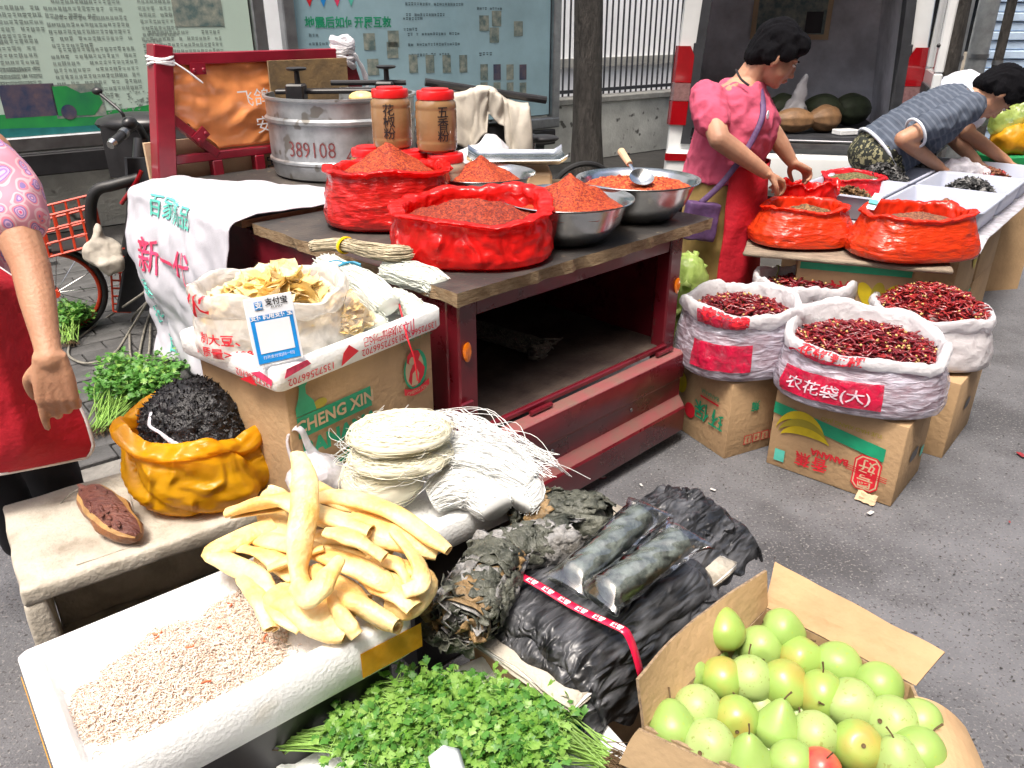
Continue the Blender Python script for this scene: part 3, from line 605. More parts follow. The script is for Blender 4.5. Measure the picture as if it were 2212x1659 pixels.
# ================================================================ shared shapes: bags and heaps
def sup(a, p=2.6): return (abs(math.cos(a))**p+abs(math.sin(a))**p)**(-1/p)
def crumple(p, o=3):
    """sharp creased noise, 0 at the creases"""
    a, f, t, n_ = 1.0, 1.0, 0.0, 0.0
    q = Vector(p)+.35*Vector((noise.noise(Vector(p)*.8), noise.noise(Vector(p)*.8+Vector((9, 2, 5))), 0))
    for _ in range(o): t += a*min(.5, abs(noise.noise(q*f)))*2; n_ += a; a *= .55; f *= 2.1
    return t/n_
def bag_fn(rx, ry, h, seed, collar=.28, p=2.5, wr=1.0, rimw=.10, tilt=(0, 0), sag=.06, bulge=1.06, depth=.5, top=1.0, lip=.10, n=150, m=52, roll=0):
    """thin bag: base, side, folded-out collar, inside; surface addressed by t (0..1 along the profile, even in length) and angle"""
    cz = h*(1-collar); ch = collar*h
    tc_ = .97*top
    prof = [(.02, .004), (.55, .003), (.88, .004), (.985, .02*h+.004), (bulge, .09*h), (bulge+.015, .20*h), (bulge, .36*h), (.55*bulge+.45*tc_, .58*h), (tc_+.01, .88*cz), (tc_-.004, cz+.03*h),
            (tc_+.008, cz-.002), (tc_+.030, cz+.10*ch), (tc_+.045, cz+ch*.40), (tc_+.042, cz+ch*.70), (tc_+.018, cz+ch*.94), (tc_-.025, h), (tc_-.060, h*.985), (tc_-.085, h*.93), (tc_-.10, h*.85), (tc_-.11, h*.75), (tc_-.13, h*max(.2, .75-depth))]
    if roll:      # soft rolled mouth instead of a folded band
        q_ = roll; prof = prof[:7]+[(.6*bulge+.4*tc_, .58*h), (.25*bulge+.75*tc_, .78*h), (tc_, .90*h), (tc_+.006, .93*h), (tc_+q_*.35, .95*h), (tc_+q_*.55, .975*h), (tc_+q_*.45, .995*h), (tc_+q_*.15, h*1.008), (tc_-q_*.35, h*1.005), (tc_-q_*.7, h*.985), (tc_-q_*.85, h*.93), (tc_-q_*.9, h*.85), (tc_-.11, h*.75), (tc_-.13, h*max(.2, .75-depth))]
    rm = (rx+ry)/2; cum = [0]
    for (r0, z0), (r1, z1) in zip(prof, prof[1:]): cum.append(cum[-1]+math.hypot((r1-r0)*rm, z1-z0))
    tot = cum[-1]; key = [c_/tot for c_ in cum]
    def pr(t):
        s_ = max(0, min(1, t))*tot
        for i in range(len(cum)-1):
            if s_ <= cum[i+1]+1e-9: break
        f = (s_-cum[i])/max(1e-9, cum[i+1]-cum[i]); f2 = f*f*(3-2*f)*.5+f*.5
        return prof[i][0]+(prof[i+1][0]-prof[i][0])*f, prof[i][1]+(prof[i+1][1]-prof[i][1])*f, i+f
    def surf(t, a, off=0):
        r, z, k = pr(t); s_ = sup(a, p); ca, sa = math.cos(a)*s_, math.sin(a)*s_; f = min(1, max(0, k-2.5)/3); w_ = 0
        if f > 0:
            zz_ = z/h; c1 = crumple((ca*1.7+seed+zz_*.9, sa*1.7-zz_*.7, zz_*.9+seed), 3); c2 = crumple((ca*3.3-seed, sa*3.3+zz_*1.6, zz_*2.2), 3)
            w_ = wr*f*(.042*(c1-.42)+.024*(c2-.42))
            w_ += wr*f*.022*(crumple((ca*5.2+seed*2+zz_*2.2, sa*5.2-zz_*2.2, zz_*2.5), 2)-.4)
        zo = z
        if k >= (5.5 if roll else 8):
            m_ = min(1, max(0, k-5.5)/4) if roll else min(1, (k-8)/4); zo += m_*h*(sag*2*nz(ca*1.5+seed*3, sa*1.5, 2.2)+.05*wr*(crumple((ca*3.0, sa*3.0, seed), 3)-.4)+tilt[0]*ca+tilt[1]*sa)
            if 9.5 < k < 11.6 and not roll: zo += ch*.35*wr*nz(ca*3+seed, sa*3, 5)
        rr = (r+w_)*(1+off); return (rx*ca*rr, ry*sa*rr, zo)
    surf.key = key; surf.tot = tot; surf.rm = rm
    ts = sorted(set([i/m for i in range(m+1)]+key[3:])); mb = MB(); mb.rings([[surf(t, 2*PI*j/n) for j in range(n)] for t in ts], True, False)
    mb.m = [0 if ts[i//n] < key[9] else 1 for i in range(len(mb.f))]
    return mb, surf
def heap(rx, ry, z0, zh, seed, pw=1.2, p=2.3, rough=.006, nr=34, na=96, off=(0, 0), fr=60, edge=.0):
    mb = MB(); rs = []
    for i in range(nr+1):
        f = i/nr; ring = []
        for j in range(na):
            a = 2*PI*j/na; s = sup(a, p); x, y = rx*f*math.cos(a)*s, ry*f*math.sin(a)*s
            g = max(0, 1-math.hypot(x/rx-off[0]*(1-f), y/ry-off[1]*(1-f))/1.05)
            z = z0+zh*(g**pw)*(1+.18*nz(x*9+seed, y*9, 1))+rough*fbm((x*fr+seed, y*fr, 0), 2)+.012*nz(x*14, y*14+seed, 3)*(zh/.1)
            ring.append((x, y, z-edge*f**6))
        rs.append(ring)
    mb.rings(rs, True, False); mb.f.append(tuple(range(na))[::-1]); mb.m.append(0); return mb
def bag_of(name, label, cat, loc, rz, rx, ry, h, seed, film_m, fill_m, fill, group=None, fillname='heap', **k):
    t = thing(name, label, cat, loc, rz, group); mb, fn = bag_fn(rx, ry, h, seed, **k); o = mb.build('bag', film_m if isinstance(film_m, list) else [film_m, film_m], t, ang=180)
    if fill: hm = heap(**fill); tag(hm.build(fillname, fill_m, t, ang=180), kind='stuff')
    return t, fn
# ================================================================ the cargo tricycle that carries the first stall
CA = math.radians(44.7); CO = Vector((-.159, 2.13, 0))
def CW(x, y, z=0): return CO+rotz(CA)@Vector((x, y, z))
cart = thing('cargo_tricycle', 'maroon cargo tricycle with a board tabletop over its bed', 'tricycle', CO, CA)
ZT = .90
L_, W_ = 2.16, 1.15
# boards: ply with chipped edges
def board_mb(x0, x1, y0, y1, z1, th, seed, amp=.006):
    mb = MB(); nx, ny = 40, 40; per = []
    for i in range(nx): per.append((x0+(x1-x0)*i/nx, y0, 0, -1))
    for i in range(ny): per.append((x1, y0+(y1-y0)*i/ny, 1, 0))
    for i in range(nx): per.append((x1-(x1-x0)*i/nx, y1, 0, 1))
    for i in range(ny): per.append((x0, y1-(y1-y0)*i/ny, -1, 0))
    r0, r1 = [], []
    for (x, y, ax, ay) in per:
        a = amp*(fbm((x*9+seed, y*9, 0), 3)); b = amp*1.6*fbm((x*11+seed, y*11, 5), 3)
        r1.append((x+ax*a, y+ay*a, z1)); r0.append((x+ax*b-.004*ax, y+ay*b-.004*ay, z1-th*(1+.10*nz(x*14, y*14, seed))))
    n = len(per); mb.add(r1+r0, [tuple(range(n)), tuple(range(2*n-1, n-1, -1))], 0)
    mb.f = mb.f; mb.f += [(i, n+i, n+(i+1) % n, (i+1) % n) for i in range(n)]; mb.m += [1]*n
    return mb
board_mb(-.02, 1.28, -.03, 1.14, ZT, .042, 1.3, .009).build('tabletop_board', [M['ply_top'], M['ply_edge']], cart, smooth=False)
board_mb(-.05, 1.25, 1.16, L_-.03, ZT+.012, .03, 4.1).build('tabletop_board', [M['ply_top'], M['ply_edge']], cart, smooth=False)
ZF = .42
def cpart(name, m, *boxes, bevel=.004):
    b = MB()
    for c, d in boxes: b.box(c, d)
    return b.build(name, m, cart, bevel=bevel)
post = MB().box((0, 0, 0), (.075, .065, ZT-.045-ZF+.12)).mesh('corner_post', [M['maroon']], bevel=.006)
for x, y in ((.045, .035), (W_-.045, .035), (.045, L_-.10), (W_-.045, L_-.10)): link('corner_post', post, cart, (x, y, (ZT-.042+ZF-.12)/2))
cpart('bed_floor', M['rustfloor'], ((W_/2, L_/2, ZF-.02), (W_-.02, L_-.06, .03)))
cpart('side_panel', M['maroon'], ((.012, L_/2, .63), (.02, L_-.1, .47)))
cpart('side_panel', M['maroon'], ((W_-.012, L_/2, .63), (.02, L_-.1, .47)))
cpart('front_panel', M['maroon'], ((W_/2, L_-.06, .63), (W_-.06, .02, .47)))
cpart('top_beam', M['maroon'], ((W_/2, .035, ZT-.075), (W_-.17, .05, .05)))
cpart('side_rail', M['maroon'], ((-.01, L_/2, ZF-.01), (.03, L_-.05, .06))); cpart('side_rail', M['maroon'], ((W_+.01, L_/2, ZF-.01), (.03, L_-.05, .06)))
# hinged tail panel hanging down in a stepped profile, and its hinge bar
def tail():
    prof = [(0, .405), (-.05, .405), (-.058, .398), (-.058, .30), (-.045, .285), (-.045, .215), (-.075, .175), (-.08, .165), (-.08, .065), (-.07, .055), (-.02, .055), (-.02, .30), (-.01, .39)]
    mb = MB(); mb.rings([[(x, y-.012, z) for y, z in prof] for x in [.03+(W_-.06)*i/24 for i in range(25)]]); return mb
tp_ = tail().build('tail_panel', [M['maroon'], M['maroon_skylit']], cart, bevel=.002, ang=25)
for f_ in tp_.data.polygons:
    if f_.normal.z > .45: f_.material_index = 1  # upward strips get the maroon with painted sky sheen
cpart('hinge_bar', M['maroon'], ((W_/2, -.004, ZF+.004), (W_-.16, .02, .02)))
for x in (.28, .98): MB().tube([(x, -.03, .418), (x+.10, -.03, .418)], .009, 8).build('hinge', M['maroon'], cart)
for x in (.36, .80): MB().ell((x, -.058, .255), (.008, .005, .008)).build('bolt', M['steel_dull'], cart)
cpart('hook_plate', M['maroon'], ((.02, -.012, .50), (.05, .012, .09)))
for x, z in ((.035, .70), (W_-.03, .66)):
    MB().lathe([(0.001, 0), (.017, 0), (.019, .006), (.013, .010), (.001, .010)], 18).xf(Matrix.Translation((x, .002, z))@Matrix.Rotation(PI/2, 4, 'X')@Matrix.Diagonal((.85, 1.7, 1, 1))).build('reflector', M['orangelens'], cart)
wheel = MB(); wheel.lathe([(.10, -.03), (.17, -.03), (.215, -.04), (.235, -.02), (.235, .02), (.215, .04), (.17, .03), (.10, .03)], 32).xf(Matrix.Rotation(PI/2, 4, 'Y'))
wme = wheel.mesh('wheel', [M['rubber']])
for x in (.18, W_-.18): link('wheel', wme, cart, (x, 1.0, .235))
link('wheel', wme, cart, (W_/2, 2.95, .235+SWZ))
MB().tube([(.18, 1.0, .235), (W_-.18, 1.0, .235)], .03, 10).build('axle', M['blackp'], cart)
MB().tube(spline([(W_/2, 1.0, .33), (W_/2, 2.0, .36), (W_/2, 2.6, .45), (W_/2, 2.86, .78)], 12), .035, 8).build('chassis_tube', M['blackp'], cart)
# headboard of red tube, wrapped in orange film
ZH = 1.43; YH = L_-.03; XLT, XRB, XRT = .15, 1.26, 1.10
hb = lambda n, a, b, w_=.05, h_=.05: MB().bar(a, b, w_, h_, up=(0, 1, 0)).build(n, M['redframe'], cart, bevel=.004)
MB().bar((.055, YH, ZT-.1), (XLT+.008, YH, 1.49), .085, .085, up=(0, 1, 0)).build('headboard_post', M['redframe'], cart, bevel=.005)
hb('headboard_post', (XRB, YH, ZT), (XRT, YH, ZH), .07, .06)
hb('headboard_rail', (XLT+.045, YH, ZH), (XRT, YH, ZH), .05, .055); hb('headboard_rail', (.11, YH, 1.0), (XRB-.05, YH, 1.0), .04, .04)
hb('headboard_brace', (.14, YH, 1.195), (.34, YH, 1.005), .04, .045)
hb('headboard_stub', (.33, YH, ZT), (.33, YH, .98), .05, .05); hb('headboard_stub', (.55, YH, ZT), (.55, YH, .98), .05, .05)
for x, z, a in ((.30, 1.388, 0), (.265, 1.10, -.66)):
    b = MB(); b.box((0, -.02, 0), (.07, .012, .05)); 
    for dx in (-.022, .022): b.ell((dx, -.03, -.005), (.009, .006, .009), 8, 6)
    b.xf(Matrix.Translation((x, YH-.01, z))@Matrix.Rotation(a, 4, 'Y')).build('headboard_clip', M['redframe'], cart)
def hole_plate():
    b = MB(); X0, X1, Z0, Z1, nx, nz_ = .60, 1.15, .905, .985, 14, 4; cw, ch = (X1-X0)/nx, (Z1-Z0)/nz_
    for i in range(nx):
        for j in range(nz_):
            x, z = X0+i*cw+(.5*cw if j % 2 else 0)-.25*cw, Z0+j*ch; o = [(x, z), (x+cw, z), (x+cw, z+ch), (x, z+ch)]
            q = []
            for k in range(12):
                a = 2*PI*k/12+PI/12; q.append((x+cw/2+.36*cw*math.cos(a), z+ch/2+.30*ch*math.sin(a)))
            ob = []
            for k in range(12):
                a = 2*PI*k/12+PI/12; c_, s_ = math.cos(a), math.sin(a); m_ = max(abs(c_)/.5, abs(s_)/.5); ob.append((x+cw/2+cw*c_/m_, z+ch/2+ch*s_/m_))
            vs_ = [(p_[0], YH-.015, p_[1]) for p_ in ob]+[(p_[0], YH-.015, p_[1]) for p_ in q]
            b.add(vs_, [(k, (k+1) % 12, 12+(k+1) % 12, 12+k) for k in range(12)])
    return b
hole_plate().build('perforated_plate', M['blackp'], cart, smooth=False)
MB().box((.42, YH+.06, .93), (.78, .02, .30)).build('cardboard_backing', M['card_pale'], cart)
# orange film stretched in the headboard
def of(u, v):
    z = 1.03+.375*v; xl = .115+.085*v; x = xl+(1.15-.07*v-xl)*u
    if u < .22: z = max(z, 1.235-(x-.105)*.80+.01)
    k = nz(u*6, v*4, 2); y = YH-.012+.014*k+.018*(1-abs(2*nz(u*3+v*2.2, v*2-u*1.5, 7)))-.03*math.sin(PI*u)*math.sin(PI*v)
    return (x, y, z)
wrap = MB().slab(of, 60, 26, .003).build('wrap_sheet', M['orangefilm'], cart, ang=180)
lettering('飞鸽', .085, frame4((.535, YH-.066, 1.245), (1, 0, .02), (0, 0, 1)), M['ink_white'], wrap); lettering('安', .085, frame4((.575, YH-.060, 1.12), (1, 0, .02), (0, 0, 1)), M['ink_white'], wrap)
# white strings on the posts
b = MB()
for i in range(3): b.tube([(XLT+.052*math.cos(a)*1.05, YH+.052*math.sin(a)*1.05, 1.415+.012*i+.006*math.sin(a*2+i)) for a in [2*PI*k/16 for k in range(17)]], .006, 6)
b.tube(spline([(XLT+.035, YH-.055, 1.42), (XLT+.085, YH-.07, 1.38), (XLT+.145, YH-.07, 1.33)], 8), [.007, .008, .008, .009, .009, .010, .010, .010, .006], 6, flat=.5)
tag(b.build('tie_string', M['ink_white']), 'white cloth strip knotted round the left red post', 'string').location = CO; bpy.data.objects['tie_string'].rotation_euler = (0, 0, CA)
def ragtie():
    b = MB(); n = 14
    for i in range(6):
        b.tube([(XRT+.05*math.cos(a), YH+.05*math.sin(a), ZH+.06-.022*i+.012*math.sin(a+i)+.02*nz(a, i)) for a in [2*PI*k/n for k in range(n+1)]], .017, 7)
    b.tube(spline([(XRT+.03, YH-.05, ZH), (XRT+.09, YH-.05, ZH-.10), (XRT+.11, YH-.04, ZH-.24), (XRT+.14, YH-.03, ZH-.36)], 14), [.018+.01*nz(i*.7) for i in range(15)], 8, flat=.5)
    return b
tag(ragtie().build('cloth_wrap', M['whitebag'], loc=CO, rz=CA), 'white plastic strip wrapped round the right end of the red rail', 'wrap')
# driver end: steering column, handlebar, grip, stalk, leg shield, hose
def wpart(name, m, mb): 
    o = mb.build(name, m, cart, ang=60); o.matrix_parent_inverse = cart.matrix_basis.inverted() if False else Matrix.Identity(4); o.data.transform((Matrix.Translation(CO)@Matrix.Rotation(CA, 4, 'Z')).inverted()); return o
YB = 3.95
g0, g1 = PY(245, 308, YB-.12), PY(285, 272, YB+.05)
wpart('handle_grip', M['blackp'], MB().tube([g0, g0.lerp(g1, .75), g1], [.022, .020, .024], 14))
wpart('grip_end', M['steel'], MB().tube([g0+(g0-g1)*.16, g0+(g0-g1)*.02], [.018, .024], 14)); wpart('grip_collar', M['steel_dull'], MB().tube([g0.lerp(g1, .45), g0.lerp(g1, .62)], .025, 14))
wpart('handlebar', M['blackp'], MB().tube(spline([g1, PY(300, 275, YB+.12), PY(330, 330, YB+.35)], 10), .018, 10))
wpart('brake_housing', M['blackp'], MB().ell(PY(280, 266, YB+.03), (.034, .045, .032), 12, 8))
wpart('mirror_stalk', M['blackp'], MB().tube(spline([PY(268, 252, YB), PY(258, 238, YB), PY(212, 200, YB+.05)], 10), .008, 8)); wpart('stalk_end', M['blackp'], MB().ell(PY(210, 197, YB+.05), (.026, .02, .018), 10, 8))
wpart('steering_column', M['blackp'], MB().tube([PY(305, 300, YB+.2), PY(300, 420, YB+.12), PY(282, 560, YB+.1)], [.035, .045, .05], 12))
wpart('leg_shield', M['van_dark'], MB().slab(lambda u, v: PY(268+78*u+14*math.sin(v*3)-20*v*(1-u), 340+330*v, YB-.05+.06*math.sin(u*3)), 12, 16, .02))
wpart('shield_trim', M['redlens'], MB().tube(spline([PY(306, 368, YB-.08), PY(290, 400, YB-.1), PY(262, 440, YB-.1)], 10), .011, 6))
wpart('hose', M['rubber'], MB().tube(spline([PY(300, 385, YB-.06), PY(245, 400, YB-.1), PY(208, 412, YB-.12), PY(196, 450, YB-.12), PY(200, 520, YB-.1), PY(205, 575, YB-.08)], 24), .027, 12))
wpart('seat', M['blackp'], MB().ell(PY(300, 265, YB+.7), (.24, .16, .06), 18, 8)); wpart('seat_post', M['blackp'], MB().box(PY(300, 320, YB+.72), (.25, .3, .28)))
# ================================================================ things on the tabletop
def on(x, y, z=0): p = CW(x, y, ZT+z); return p
# metal roasting drum
dp = CW(.82, 1.76, ZT+.012); DR, DH = .345, .325
drum = thing('metal_drum', 'grey galvanised round drum with stencilled red numbers', 'drum', dp, 0)
MB().lathe([(.02, .0), (DR*.9, 0), (DR*.97, .012), (DR*.985, .03), (DR, .07), (DR+.008, .078), (DR+.008, .088), (DR, .095), (DR, .245), (DR+.012, .255), (DR+.012, .268), (DR, .278), (DR, .345), (DR+.012, .353), (DR+.012, .363), (DR-.004, .363), (DR-.006, .33), (DR-.01, .10), (.02, .10)], 72).build('drum_wall', M['galv'], drum)
MB().lathe([(.001, .22), (DR-.03, .22), (DR-.012, .225), (DR-.012, .20)], 48).build('inner_plate', M['blackp'], drum)
MB().box((-.02, .02, .37), (.56, .10, .02), rotz(.1)).build('clamp_bar', M['blackp'], drum, bevel=.005); MB().tube([(-.06, .1, .40), (.30, .12, .40)], .013, 10).build('handle_rod', M['blackp'], drum)
for x, y in ((-.19, -.06), (.2, .10)):
    MB().box((x, y, .37), (.085, .085, .075)).build('clamp_block', M['blackp'], drum, bevel=.008)
    k = MB().lathe([(.001, 0), (.014, 0), (.012, .055), (.045, .062), (.048, .070), (.04, .074), (.001, .074)], 20); k.xf(Matrix.Translation((x+.01, y, .405))).build('knob', M['blackp'], drum)
tag(MB().ell((0, 0, .02), (.06, .045, .03), 14, 8).build('dough_lump', M['pork'], loc=dp+Vector((.13, -.16, .335))), 'small pale dough lump on the rim inside the drum', 'dough')
def drumtxt(txt, a0, z, size):
    b = text_mb(txt, size, -.0005, lmax=.03); return mapped(b, lambda x, y: ((DR+.0035)*math.cos(a0+.8*x/DR), (DR+.0035)*math.sin(a0+.8*x/DR), z+y))
fa = math.atan2(-dp.y, -dp.x)
drumtxt('389108', fa-.45, .145, .098).build('lettering', M['ink_stencil'], drum, smooth=False); drumtxt('43', fa+.12, .118, .098).build('lettering', M['ink_stencil'], drum, smooth=False)
# stained ply sheet leaning on the headboard
MB().slab(lambda u, v: (.62+.44*u, YH-.07-.02*v, ZT+.012+.50*v), 2, 2, .012).build('plywood_sheet', M['stainply'], loc=CO, rz=CA, smooth=False)
tag(bpy.data.objects['plywood_sheet'], 'stained brown plywood sheet standing between the drum and red headboard', 'board')
# spice jars: three below, two on their lids
JH, JR = .228, .079
def jar(loc, label, body, txt, ang, group='red lidded spice jars'):
    t = thing('spice_jar', label, 'jar', loc, ang, group); r = JR
    BODY[t.name] = MB().lathe([(.01, 0), (r*.86, 0), (r*.96, .008), (r, .03), (r*1.0, .035), (r*.985, .04), (r, .046), (r, .145), (r*.985, .15), (r*.985, .155), (r, .16), (r*.97, .178), (r*.86, .188), (r*.84, .20), (.01, .20)], 40).build('body', body, t)
    MB().lathe([(r*.80, .188), (r*.90, .189), (r*.91, .194), (r*.90, .215), (r*.87, .219), (r*.66, .220), (r*.64, .227), (r*.60, .2275), (.001, .2275)], 40).build('lid', M['redlid'], t)
    if txt:
        for i, ch in enumerate(txt):
            b = text_mb(ch, .046, .0004, lmax=.02); a0 = -PI/2
            mapped(b, lambda x, y: ((r+.0018)*math.cos(a0+x/r), (r+.0018)*math.sin(a0+x/r), .145-.043*i+y)).build('lettering', M['ink_black'], BODY[t.name], smooth=False)
    return t
jp = [(798, 3.30), (887, 3.20), (962, 3.16)]
for i, (px, Y) in enumerate(jp):
    q = PY(px, 340, Y); jar((q.x, q.y, ZT), ['red lidded jar under the left stacked jar', 'middle of the three lower red lidded jars', 'pale red lidded jar under the right stacked jar'][i], M['jarpale' if i else 'jarplastic'], '' if i < 2 else '孜', -.35 if i == 2 else 0)
q = PY(842, 200, 3.25); jar((q.x, q.y, ZT+JH+.001), 'left of the two upper jars, brown powder, handwritten label', M['jarplastic'], '花椒粉', .02)
q = PY(940, 200, 3.17); jar((q.x, q.y, ZT+JH+.001), 'right of the two upper jars, brown powder, handwritten label', M['jarplastic'], '五香粉', .42)
# red bags of chili powder
p = on(.37, .80); bag_of('chili_bag', 'big red plastic bag heaped with chili powder beside the jars', 'bag', p, .1, .225, .20, .205, 1.7, [M['redfull'], M['redplastic']], M['chilipow'], dict(rx=.198, ry=.175, z0=.155, zh=.135, seed=2, pw=1.0, rough=.004), 'bags of chili powder', fillname='chili_powder', collar=.22, sag=.05, bulge=1.05, roll=.14, wr=1.25, tilt=(0, -.03))
p = on(.285, .245); bag_of('chili_bag', 'low wide red plastic bag of dark chili powder at the table corner', 'bag', p, -.05, .245, .21, .165, 5.2, [M['redplastic'], M['redplastic']], M['chilidark'], dict(rx=.205, ry=.175, z0=.118, zh=.060, seed=8, pw=.8, rough=.008, fr=35), 'bags of chili powder', fillname='chili_powder', collar=.3, sag=.09, wr=1.4, bulge=1.04, top=1.02, roll=.15, tilt=(0, .10))
# steel bowls
def bowl(label, loc, r, h, fill):
    t = thing('steel_bowl', label, 'bowl', loc, 0, 'steel bowls of chili')
    MB().lathe([(.01, .0), (r*.52, 0), (r*.60, .008), (r*.80, h*.45), (r*.90, h*.85), (r*.93, h*.93), (r*.985, h*.965), (r, h*.985), (r*.995, h), (r*.93, h*.955), (r*.885, h*.90), (r*.78, h*.45), (r*.58, .012), (.01, .012)], 72).build('basin', M['steel'], t)
    tag(heap(**fill[1]).build('chili_heap', fill[0], t, ang=180), kind='stuff'); return t
q = PY(1224, 425, 2.70); bowl('front steel bowl heaped with orange red chili powder', (q.x, q.y, ZT), .232, .145, (M['chilipow'], dict(rx=.202, ry=.202, z0=.098, zh=.125, seed=3, pw=.95, p=2, rough=.004, off=(.05, 0))))
q = PY(1040, 375, 3.17); bowl('rear steel bowl of chili powder behind the red bags', (q.x, q.y, ZT), .215, .145, (M['chilipow'], dict(rx=.182, ry=.182, z0=.095, zh=.115, seed=6, pw=1.1, p=2, rough=.004)))
q = PY(1378, 388, 3.03); b3 = q; bowl('right steel bowl of chili flakes with a ladle in it', (q.x, q.y, ZT), .236, .148, (M['chilioil'], dict(rx=.20, ry=.20, z0=.112, zh=.035, seed=12, pw=.6, p=2, rough=.009, fr=90)))
t = thing('ladle', 'metal ladle with a plastic handle resting in the right bowl', 'ladle', (b3.x, b3.y, ZT+.135), 0)
a = Vector((-.012, -.075, .012)); bb = Vector((-.055, .06, .095))
MB().lathe([(.001, -.022), (.025, -.018), (.043, .0), (.046, .006), (.043, .004), (.024, -.014), (.001, -.018)], 28).xf(Matrix.Translation(a+Vector((.01, -.02, .018)))@Matrix.Rotation(.5, 4, 'X')).build('scoop', M['steel'], t)
MB().tube(spline([a, a.lerp(bb, .4)+Vector((0, 0, .01)), bb], 10), [.007]*11, 8, flat=.5).build('shaft', M['steel'], t); MB().tube([a.lerp(bb, .55)+Vector((0, 0, .007)), bb+Vector((-.006, .01, .006))], [.012, .015], 10).build('handle', M['card_pale'], t)
# scale with a steel tray on a pale board
p = CW(1.10, .86, ZT); sc_ = thing('weighing_scale', 'flat steel weighing tray on a scale behind the bowls', 'scale', p, CA-.75)
MB().box((0, 0, .05), (.30, .24, .10)).build('scale_body', M['card_pale'], sc_, bevel=.01)
MB().tube([(0, 0, .09), (0, 0, .135)], .02, 12).build('column', M['steel_dull'], sc_)
mb = MB(); mb.slab(lambda u, v: ((u-.5)*.42, (v-.5)*.30, .137+.022*(max(abs(u-.5)*2-.84, 0)/.16+max(abs(v-.5)*2-.8, 0)/.2)), 24, 24, .003); mb.build('tray', M['steel'], sc_)
MB().box((0, .0, -.0), (.6, .34, .02)).build('base_board', M['wood'], sc_, loc=(0, 0, .012))
# plastic bags and old sack behind the scale
def lump_bag(name, label, cat, m, pts, vox=.012, seed=0, amp=.02):
    b = MB()
    for c, r in pts: b.ell(c, r if hasattr(r, '__len__') else (r, r, r), 18, 12)
    me = remesh(b, vox, 3); nn = [v.normal.copy() for v in me.vertices]
    for v, q_ in zip(me.vertices, nn):
        co = v.co; f = 1-abs(2*nz(co.x*9+seed, co.y*9, co.z*9)); g = fbm(co*22, 2); v.co = co+q_*(amp*(f-.6)+amp*.35*g)
    me.materials.append(m); return me
p1 = CW(1.10, 1.42, ZT)
me = lump_bag('x', '', '', M['whitebag'], [((0, 0, .08), (.13, .10, .09)), ((.06, 0, .13), (.08, .07, .08))], seed=4)
tag(link('plastic_bag', me, None, PY(1035, 330, 3.75).xy.to_3d()+Vector((0, 0, ZT))), 'crumpled white plastic bag beside the stacked jars', 'plastic bag')
def sackfn(u, v):
    x = -.22+.46*u; rid = .40-.11*max(0, u-.35)-.02*math.sin(u*9); hem = .24+.10*nz(u*5, 2)+(.10 if u > .75 else 0)-(.12 if .5 < u < .68 else 0); s_ = (v-.35)*(.13+hem)*1.35
    f_ = .05*(crumple((u*3.2, v*.7, 4), 3)-.4)
    if s_ < 0: return (x, .16*min(1, -s_/.1)+.02+f_, rid+s_*1.1)
    a = min(s_/.08, 1); return (x+.02*nz(v*3, u*4), -.10*a-.02*max(0, s_-.08)/.2-f_*1.6, rid-.012*a-max(0, s_-.08)*(1.0)+.3*f_)
so = MB().slab(sackfn, 56, 40, .003).build('old_sack', M['sack_old'], loc=PY(1045, 300, 4.35).xy.to_3d()+Vector((0, 0, ZT-.03)), rz=.12, ang=180); tag(so, 'dirty beige sack draped over a rack behind the jars', 'sack')
rk = thing('side_rack', 'dark box rack under the dirty beige sack', 'rack', PY(1045, 300, 4.35).xy.to_3d()+Vector((0, 0, SWZ)), CA-.55)
MB().box((0, 0, .50), (.40, .14, .98)).build('crate', M['blackp'], rk, bevel=.03, seg=2); MB().tube([(-.30, 0, 1.20), (.34, 0, 1.10)], .02, 10).build('rail', M['blackp'], rk)
# white printed sack draped over the left edge
SKH = .80
def skin_(u): return .64-.48*max(0, min(1, u))
def sk(u, v):
    # u along the tricycle (0 near .. 1 far), v from inner end on the table over the edge and down
    y = 1.13+.95*u; inl = skin_(u); s_ = v*(inl+SKH); wv = .014*fbm((u*5, v*5, 3), 3)+.06*(crumple((u*2.2+v*1.4, v*1.8, 6), 3)-.4)
    if s_ < inl: x, z = inl-s_, ZT+.022+abs(wv)*.6
    else:
        q_ = s_-inl; rr = .05; a = min(q_/rr, PI/2); x = -rr*math.sin(a); z = ZT+.022-rr*(1-math.cos(a))
        rest = max(0, q_-rr*PI/2); x -= .05+.05*math.sin(min(1, rest/.5)*PI*.9)+wv*.9+.035*rest; z -= rest; y += (u-.5)*-.12*rest/.7
    return (x, y, z)
so = MB().slab(sk, 60, 90, .004).build('woven_sack', M['sack'], loc=CO, rz=CA, ang=180); tag(so, 'white woven sack with pink and green print hung over the table edge', 'sack')
def sktxt(txt, size, u0, q0, m, bold=.0008, shear=0, rot=0):
    b = text_mb(txt, size, bold, lmax=.03, shear=shear); b.xf(Matrix.Rotation(rot, 4, 'Z'))
    def f(x, y):
        u = u0-x/.95; v = (skin_(u)+q0-y)/(skin_(u)+SKH); a = Vector(sk(u, v)); du = Vector(sk(u+.01, v))-a; dv = Vector(sk(u, v+.01))-a; n = du.cross(dv)
        n = n.normalized() if n.length > 0 else Vector((-1, 0, 0))
        if n.x > .3 or n.z < -.2: n = -n
        return a+n*.006
    mapped(b, f).build('lettering', m, so, smooth=False)
sktxt('百家精品', .105, .56, .08, M['ink_teal']); sktxt('新一代', .165, .58, .30, M['ink_pink'], .001)
sktxt('泰', .10, .86, .46, M['ink_teal']); sktxt('农', .10, .90, .60, M['ink_teal']); sktxt('西', .10, .80, .72, M['ink_teal'])
